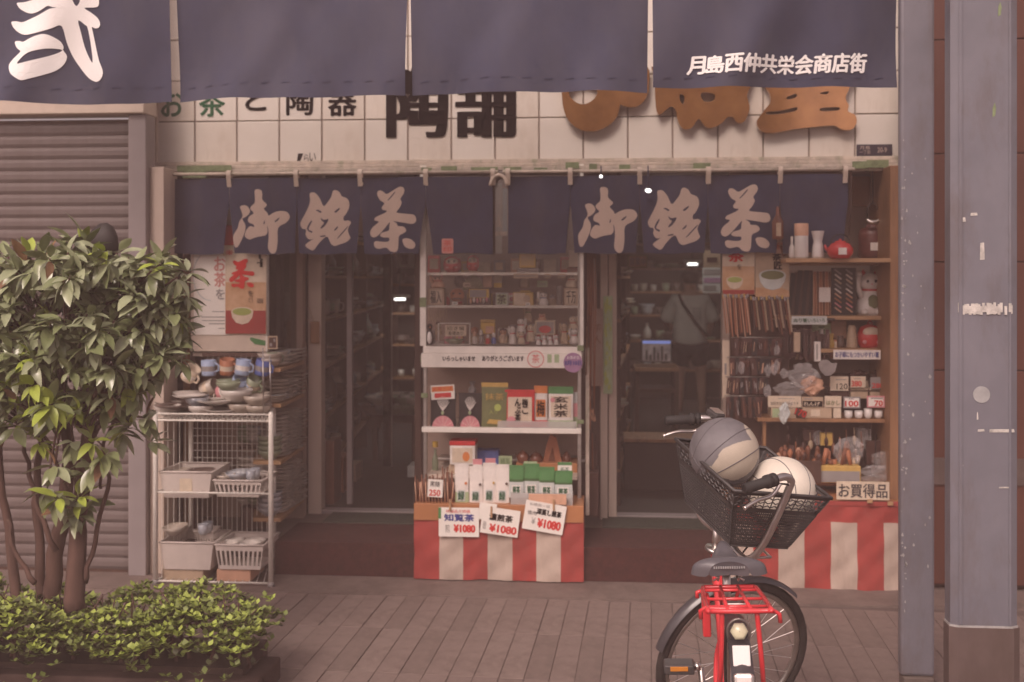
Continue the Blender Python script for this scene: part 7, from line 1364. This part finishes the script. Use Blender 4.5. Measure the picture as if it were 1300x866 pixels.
t = thing('low_counter', 'low dark counter just inside the right doorway', 'counter', P(850, 627, 7.5)); B().box(PX(792,7.6), PX(925,7.6), 7.6, 7.9, .186, .52, 0, .01).build('counter_front', 'floor_in', t); B().box(PX(792,7.6), PX(925,7.6), 7.58, 7.93, .521, .545, 0, .004).build('counter_top', 'wood', t)
card(892, 340, 921, 372, 9.2, 'pale bluish sheet of price slips behind the customer', [('#',.05,.95,.72,.95,'grey',0),('#',.05,.95,.4,.6,'purple',0),('#',.05,.6,.1,.3,'grey',0)], bg='skyw', name='wall_sheet', cat='sheet')
card(893, 318, 915, 340, 9.1, 'tan hanging paper above the bluish sheet', [('#',.2,.8,.3,.6,'dbrown',0)], bg='beige', name='wall_sheet', cat='sheet')
# items hanging between the doors
t = thing('green_tea_banner', 'narrow yellow green tea leaf banner on the frame left of the right doorway', 'banner', P(770, 375, YD-.06)); Yq = YD-.062; q, r = P(766, 500, Yq), P(777.5, 376, Yq); B().box(q.x, r.x, Yq, Yq+.004, q.z, r.z).build('banner_sheet', 'c_pale_green', t)
b = B()
for i in range(26): x = RN.uniform(q.x+.012, r.x-.012); z = RN.uniform(q.z+.02, r.z-.02); s_ = RN.uniform(.012,.03); b.plate([(x,z-s_),(x+s_*.35,z),(x,z+s_),(x-s_*.35,z)], Yq-.0006-.0002*i, Yq-.0003)
b.build('leaf_print', 'c_lime', t)
t = thing('side_banner', 'beige banner with brush writing hanging beside the green banner', 'banner', P(758, 400, YD-.1)); q, r = P(751, 490, YD-.1), P(765, 392, YD-.1); B().box(q.x, r.x, YD-.1, YD-.096, q.z, r.z).build('banner_sheet', 'backboard', t); b = B(); addtext(b, '茶', q.x+.008, r.x-.008, r.z-.14, r.z-.09, YD-.102); addtext(b, '人', q.x+.008, r.x-.008, r.z-.21, r.z-.16, YD-.102); b.build('print', 'c_brown', t)
for i, (u, v0, v1, cc, r_) in enumerate([(744,325,430,'dbrown',.008),(748,330,400,'brown',.010),(751,345,420,'dbrown',.006),(755,328,395,'grey',.012),(745,415,500,'beige',.009),(749,505,545,'terracotta',.008),(747,545,600,'dbrown',.012),(752,550,640,'brown',.008),(756,560,650,'dbrown',.01)]):
    t = thing('hanging_utensil', f'{ORD[i]} of the slim wooden utensils and straps hanging between cabinet and right doorway', 'utensil', P(u, v0, YD-.25)); B().tube([P(u, v0, YD-.25), P(u+.6, (v0+v1)/2, YD-.24), P(u+RN.uniform(-1,2), v1, YD-.25)], [r_*.5, r_*.7, r_], 8).build('utensil_handle', 'c_'+cc, t); B().bar(P(u, v0-8, YD-.25), P(u, v0, YD-.25), .0015).build('string', 'black', t)
t = thing('rope_loop', 'orange looped cord hanging low beside the right upright of the cabinet', 'cord', P(750, 490, YD-.3)); B().tube(cur([P(747,482,YD-.3),P(749,500,YD-.3),P(747,515,YD-.3),P(750,528,YD-.29),P(755,534,YD-.3),P(752,520,YD-.3)]), .008, 6).build('cord', 'c_peach', t)
carton(742, 600, 760, 655, YD-.35, 'dark stacked crate beside the left cart', 'dbrown', d=.25); 
for o in list(PR.values()): drop(o)
# ================================================================ SMALL TREE AND HEDGE AT LEFT
def leafmesh(L, W, bend, mat, name='leaf'):
    b = B(); n = 4; vs = []
    for j in range(n+1):
        s_ = j/n; w_ = W*math.sin(PI*min(1, s_*.93+.05))**.8*(1-.3*s_); y = L*s_; z = -bend*L*s_*s_
        vs += [(-w_, y*.995, z+w_*.35), (0, y, z), (w_, y*.995, z+w_*.35)]
    b.add(vs, [[3*j+i, 3*j+i+1, 3*j+4+i, 3*j+3+i] for j in range(n) for i in (0, 1)], 0, True)
    return b.build(name, mat)
YT = 4.35
tr = thing('small_tree', 'small broadleaf tree with glossy drooping leaves standing in the hedge planter', 'tree', (PX(70, YT), YT, .1))
def T_(u, v, dy=0): return P(u, v, YT+dy)
stems = [([ (60,770),(75,680),(88,600),(82,520),(70,440)], .045), ([(95,775),(98,700),(104,620),(112,540),(120,440)], .05), ([(22,770),(12,690),(2,610),(-5,520)], .028), ([(108,740),(118,690),(138,620),(130,575),(150,520),(170,450)], .014),
         ([(52,760),(50,690),(46,620),(52,560),(38,500)], .026), ([(70,700),(40,620),(30,560),(10,500)], .014), ([(45,740),(20,700),(10,660)], .014), ([(90,640),(60,560),(40,540),(5,500)], .010), ([(118,560),(150,490),(200,430)], .014), ([(112,520),(140,440),(190,380)], .014), ([(80,500),(70,400),(60,330)], .016), ([(118,470),(120,390),(130,330)], .016), ([(40,500),(20,420),(0,350)], .014), ([(130,620),(128,600),(140,590),(125,560)], .008)]
for pts, r in stems:
    k_ = RN.uniform(-.06,.10); q = cur([T_(u, v, k_+.03*i) for i, (u, v) in enumerate(pts)], 4); n = len(q); q = [p+Vector((RN.uniform(-.006,.006), RN.uniform(-.01,.01), 0)) for p in q]
    B().tube(q, [r*(.85-.5*i/n) for i in range(n)], 9 if r > .02 else 6).build('trunk' if r > .02 else 'branch', 'bark', tr)
# leaves: whorls of leaves at shoot tips spread over the crown volume
tips = []
def crown_ok(u, v):
    top = 322+12*math.sin(u*.035+1)+8*math.sin(u*.11); 
    if v < top-4: return False
    right = 205+32*math.exp(-((v-395)/70)**2)+8*math.sin(v*.12)-max(0, v-440)*.35
    if u > right: return False
    if v > 470: return RN.random() < .6*math.exp(-((v-470)/75)) * (1.2 if u < 130 else .9)
    if v > 430: return RN.random() < .8
    return True
while len(tips) < 380:
    u, v = RN.uniform(-60, 250), RN.uniform(292, 560)
    if crown_ok(u, v): 
        e_ = min(1, max(.15, 1-abs(u-85)/190))*min(1, max(.2, (v-285)/60)); tips.append((u, v, RN.uniform(-.42, .28)*e_-.02))
for (u, v) in [(232,375),(238,345),(225,352),(205,325),(150,320),(135,318),(95,316),(55,322),(10,326),(218,440),(228,455),(170,500),(185,530),(135,575),(118,560),(85,640),(98,655),(75,630),(60,620),(108,640),(100,520),(110,600),(60,480),(90,500),(30,500),(140,500),(20,540),(50,560),(165,540),(190,560),(120,590),(95,560),(70,590),(100,630),(30,470),(180,480),(150,470),(65,530)]: tips.append((u, v, RN.uniform(-.2,.05)))
LM = {}
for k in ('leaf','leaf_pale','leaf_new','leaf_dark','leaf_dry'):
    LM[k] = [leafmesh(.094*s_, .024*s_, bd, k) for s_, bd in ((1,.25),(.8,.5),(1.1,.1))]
stuff = {k: B() for k in LM}; cand = []
for (u, v, dy) in tips:
    base = T_(u, v, dy); up = Vector((RN.uniform(-.7,.7)+(u-80)*.004, RN.uniform(-1,-.1), RN.uniform(-.2,.7))).normalized()
    low = v > 480; nl = RN.choice([6,7,8,9]); a0 = RN.random()*6
    x = up.orthogonal().normalized(); y = up.cross(x)
    new = RN.random() < (.10 if not low else .25)
    for i in range(nl):
        a = a0+2.4*i; spread = RN.uniform(.55, 1.25); d = (x*math.cos(a)+y*math.sin(a))*math.sin(spread)+up*math.cos(spread); d.z -= RN.uniform(.25,.7); d.normalize()
        side = d.cross(Vector((0,0,1))); side = side.normalized() if side.length > .01 else Vector((1,0,0)); nn = side.cross(d).normalized()
        if nn.z < 0: nn = -nn; side = -side
        Rm = Matrix((side, d, nn)).transposed().to_4x4(); tw = Matrix.Rotation(RN.uniform(-.6,.6), 4, d)
        depth = (dy+.1); k = 'leaf_new' if new and RN.random() < .7 else (RN.choice(['leaf','leaf','leaf_pale','leaf_pale'] if v < 400 else ['leaf','leaf','leaf_pale','leaf']) if dy < .1 else RN.choice(['leaf_dark','leaf','leaf_dark']))  # highlight put into leaf colour: pale leaves more frequent high in the crown
        if RN.random() < .012: k = 'leaf_dry'
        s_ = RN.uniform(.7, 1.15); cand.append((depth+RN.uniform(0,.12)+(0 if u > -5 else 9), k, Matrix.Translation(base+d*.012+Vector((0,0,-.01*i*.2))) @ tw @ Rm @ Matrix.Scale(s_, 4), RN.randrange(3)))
cand.sort(key=lambda c_: c_[0])
for i, (dd, k, K_, j) in enumerate(cand):
    src = LM[k][j]
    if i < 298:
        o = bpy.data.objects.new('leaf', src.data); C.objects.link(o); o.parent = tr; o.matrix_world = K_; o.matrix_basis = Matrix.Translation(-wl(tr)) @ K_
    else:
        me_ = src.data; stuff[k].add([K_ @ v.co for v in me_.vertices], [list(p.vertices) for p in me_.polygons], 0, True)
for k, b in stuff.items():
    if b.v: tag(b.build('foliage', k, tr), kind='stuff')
for l in LM.values():
    for o in l: bpy.data.objects.remove(o)
b = B()
for (u, v, dy) in tips[::2]:
    p_ = T_(u, v, dy); tgt = T_(85+(u-85)*.45, min(540, v+70), dy*.3); b.tube(cur([tgt, tgt.lerp(p_, .5)+Vector((0,0,.02)), p_], 3), [.005]*6+[.003], 5)
b.build('twig', 'bark', tr)
# dark broken branch end showing above the crown
t = thing('person_behind_tree', 'top of a dark haired head half hidden behind the leafy tree', 'person', (0,0,0)); 
bpy.data.objects.remove(t)
hx = P(127, 312, 5.0); hp = thing('person', 'person almost hidden behind the leafy tree, only dark hair showing', 'person', (hx.x, 5.0, 0)); h_ = hx.z+.075; px, py, pz = hx.x, 5.0, 0
V = lambda x, y, z: (px+x, py+y, pz+z*h_/1.72)
pts = [V(0,0,.92),V(0,.0,1.1),V(0,0,1.3),V(0,0,1.42),V(0,0,1.49),V(0,.0,1.57),V(0,.0,1.64),V(-.09,0,.86),V(-.10,.0,.48),V(-.10,0,.09),V(-.13,.02,.03),V(.09,0,.86),V(.09,0,.48),V(.10,0,.09),V(.10,-.1,.03),V(-.17,0,1.38),V(-.2,.0,1.1),V(-.18,-.1,.88),V(.17,0,1.38),V(.2,.0,1.1),V(.18,-.1,.88)]
ed = [(0,1),(1,2),(2,3),(3,4),(4,5),(5,6),(0,7),(7,8),(8,9),(9,10),(0,11),(11,12),(12,13),(13,14),(3,15),(15,16),(16,17),(3,18),(18,19),(19,20)]
ra = [(.13,.10),(.11,.09),(.13,.10),(.11,.085),(.05,.05),(.07,.08),(.068,.078),.08,.055,.036,(.04,.03),.08,.055,.036,(.04,.03),.055,.042,.032,.055,.042,.032]
if False: skin('body', pts, ed, ra, 'skin', hp)
bpy.data.objects.remove(hp)
t = thing('dead_leaf_clump', 'dark brown curled clump showing above the crown of the small tree', 'leaf clump', P(128, 300, YT+.1)); b = B()
q = P(130, 308, YT+.1); b.lathe([(.001,.085),(.03,.075),(.055,.045),(.075,0),(.07,-.05),(.03,-.07)], q, 12, Mx=Matrix.Rotation(.25, 3, 'Y'), sy=.6); b.build('curled_leaf', 'hair', t)
B().tube([q, q+Vector((-.02,0,-.2))], .008, 6).build('stem', 'bark', t)
# hedge in a planter
YH0, YH1 = 3.98, 4.62
mk('planter_brown', (.060,.036,.030), .85, .3, 8)
pl = thing('planter', 'low brown concrete planter kerb round the hedge', 'planter', (-1.6, 4.1, 0)); xe_ = P(326, 850, 4.13).x
B().box(-3.4, xe_, 4.13, 4.21, 0, .10, 0, .008).build('front_kerb', 'planter_brown', pl); B().box(xe_-.08, xe_, 4.211, 4.45, 0, .09, 0, .008).build('side_kerb', 'planter_brown', pl); B().box(-3.4, xe_-.081, 4.46, 4.54, 0, .13, 0, .008).build('back_kerb', 'planter_brown', pl); tag(B().box(-3.4, xe_-.081, 4.211, 4.459, .02, .12).build('soil', 'soil', pl), kind='stuff')
xh1 = P(316, 780, 4.05).x
def hedge_plant(i, xc, wd, lab):
    t = thing('azalea_bush', lab, 'hedge bush', (xc, 4.1, .12), 'azalea bushes forming the low hedge')
    rn = random.Random(i+40); b = B()
    for k in range(9):
        x0 = xc+rn.uniform(-.5,.5)*wd*.7; y0 = rn.uniform(4.24, 4.44); z1_ = rn.uniform(.24,.33)
        p_ = cur([(x0, y0, .1), (x0+rn.uniform(-.05,.05), y0+rn.uniform(-.04,.04), .22), (x0+rn.uniform(-.12,.12), y0+rn.uniform(-.1,.05), z1_)], 3); b.tube(p_, [.009]*3+[.005]*3+[.003], 5)
        for m_ in range(3): q_ = p_[3+m_]; b.tube([q_, q_+Vector((rn.uniform(-.09,.09), rn.uniform(-.09,.06), rn.uniform(.04,.12)))], .003, 4)
    tag(b.build('woody_stem', 'bark', t), kind='stuff')
    L_ = {k: B() for k in ('hedge','hedge_new','hedge_dark')}
    for k in range(1050):
        x = xc+rn.uniform(-.55,.55)*wd; fy = rn.random(); y = YH0+.02+fy*(YH1-YH0-.1)
        top = .325+.025*math.sin(x*7+y*3)+.02*math.sin(x*19+1)+.02*math.sin(y*17); edge = min(1, (xh1-x)/.12+.2, (y-YH0)/.16+.15); 
        if x > xh1: continue
        top = .20+(top-.20)*min(1, max(.35, edge)**.5)
        z = top-abs(rn.gauss(0,.055)) if rn.random() < .72 else rn.uniform(.05, top)
        if z < .15 and y > 4.12: continue
        if z < .22 and rn.random() < .72: continue
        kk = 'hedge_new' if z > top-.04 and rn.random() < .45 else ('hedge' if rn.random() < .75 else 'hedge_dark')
        c0 = Vector((x, y, z)); a0 = rn.random()*6
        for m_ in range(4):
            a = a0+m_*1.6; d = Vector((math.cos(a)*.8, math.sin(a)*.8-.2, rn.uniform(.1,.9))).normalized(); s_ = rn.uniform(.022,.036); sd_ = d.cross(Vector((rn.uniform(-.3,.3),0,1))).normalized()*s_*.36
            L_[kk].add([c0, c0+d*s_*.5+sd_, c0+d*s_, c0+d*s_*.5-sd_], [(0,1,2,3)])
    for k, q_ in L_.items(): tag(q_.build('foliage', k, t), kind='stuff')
cs_ = [-2.35,-1.95,-1.55,-1.2]
xs_ = [xh1-.22-.42*i for i in range(5)]
for i, x in enumerate(xs_): hedge_plant(i, x, .46, ['azalea bush at the right-hand end of the low hedge','azalea bush second from the right end of the low hedge','azalea bush in the middle of the low hedge in front of the tree','azalea bush left of the tree trunks in the low hedge','azalea bush at the left edge of the low hedge'][i])

# ================================================================ HAZE
m = bpy.data.materials.new('haze'); m.use_nodes = True; n = m.node_tree; n.nodes.clear()
vo = n.nodes.new('ShaderNodeVolumePrincipled'); ou = n.nodes.new('ShaderNodeOutputMaterial')
vo.inputs['Color'].default_value = (.95, .74, .69, 1); vo.inputs['Density'].default_value = HZ; vo.inputs['Anisotropy'].default_value = 0.0
n.links.new(vo.outputs[0], ou.inputs['Volume']); MATS['haze'] = m
o = B().box(-14, 14, -14, 15, -1.05, 4.1).build('haze', 'haze'); tag(o, kind='stuff')
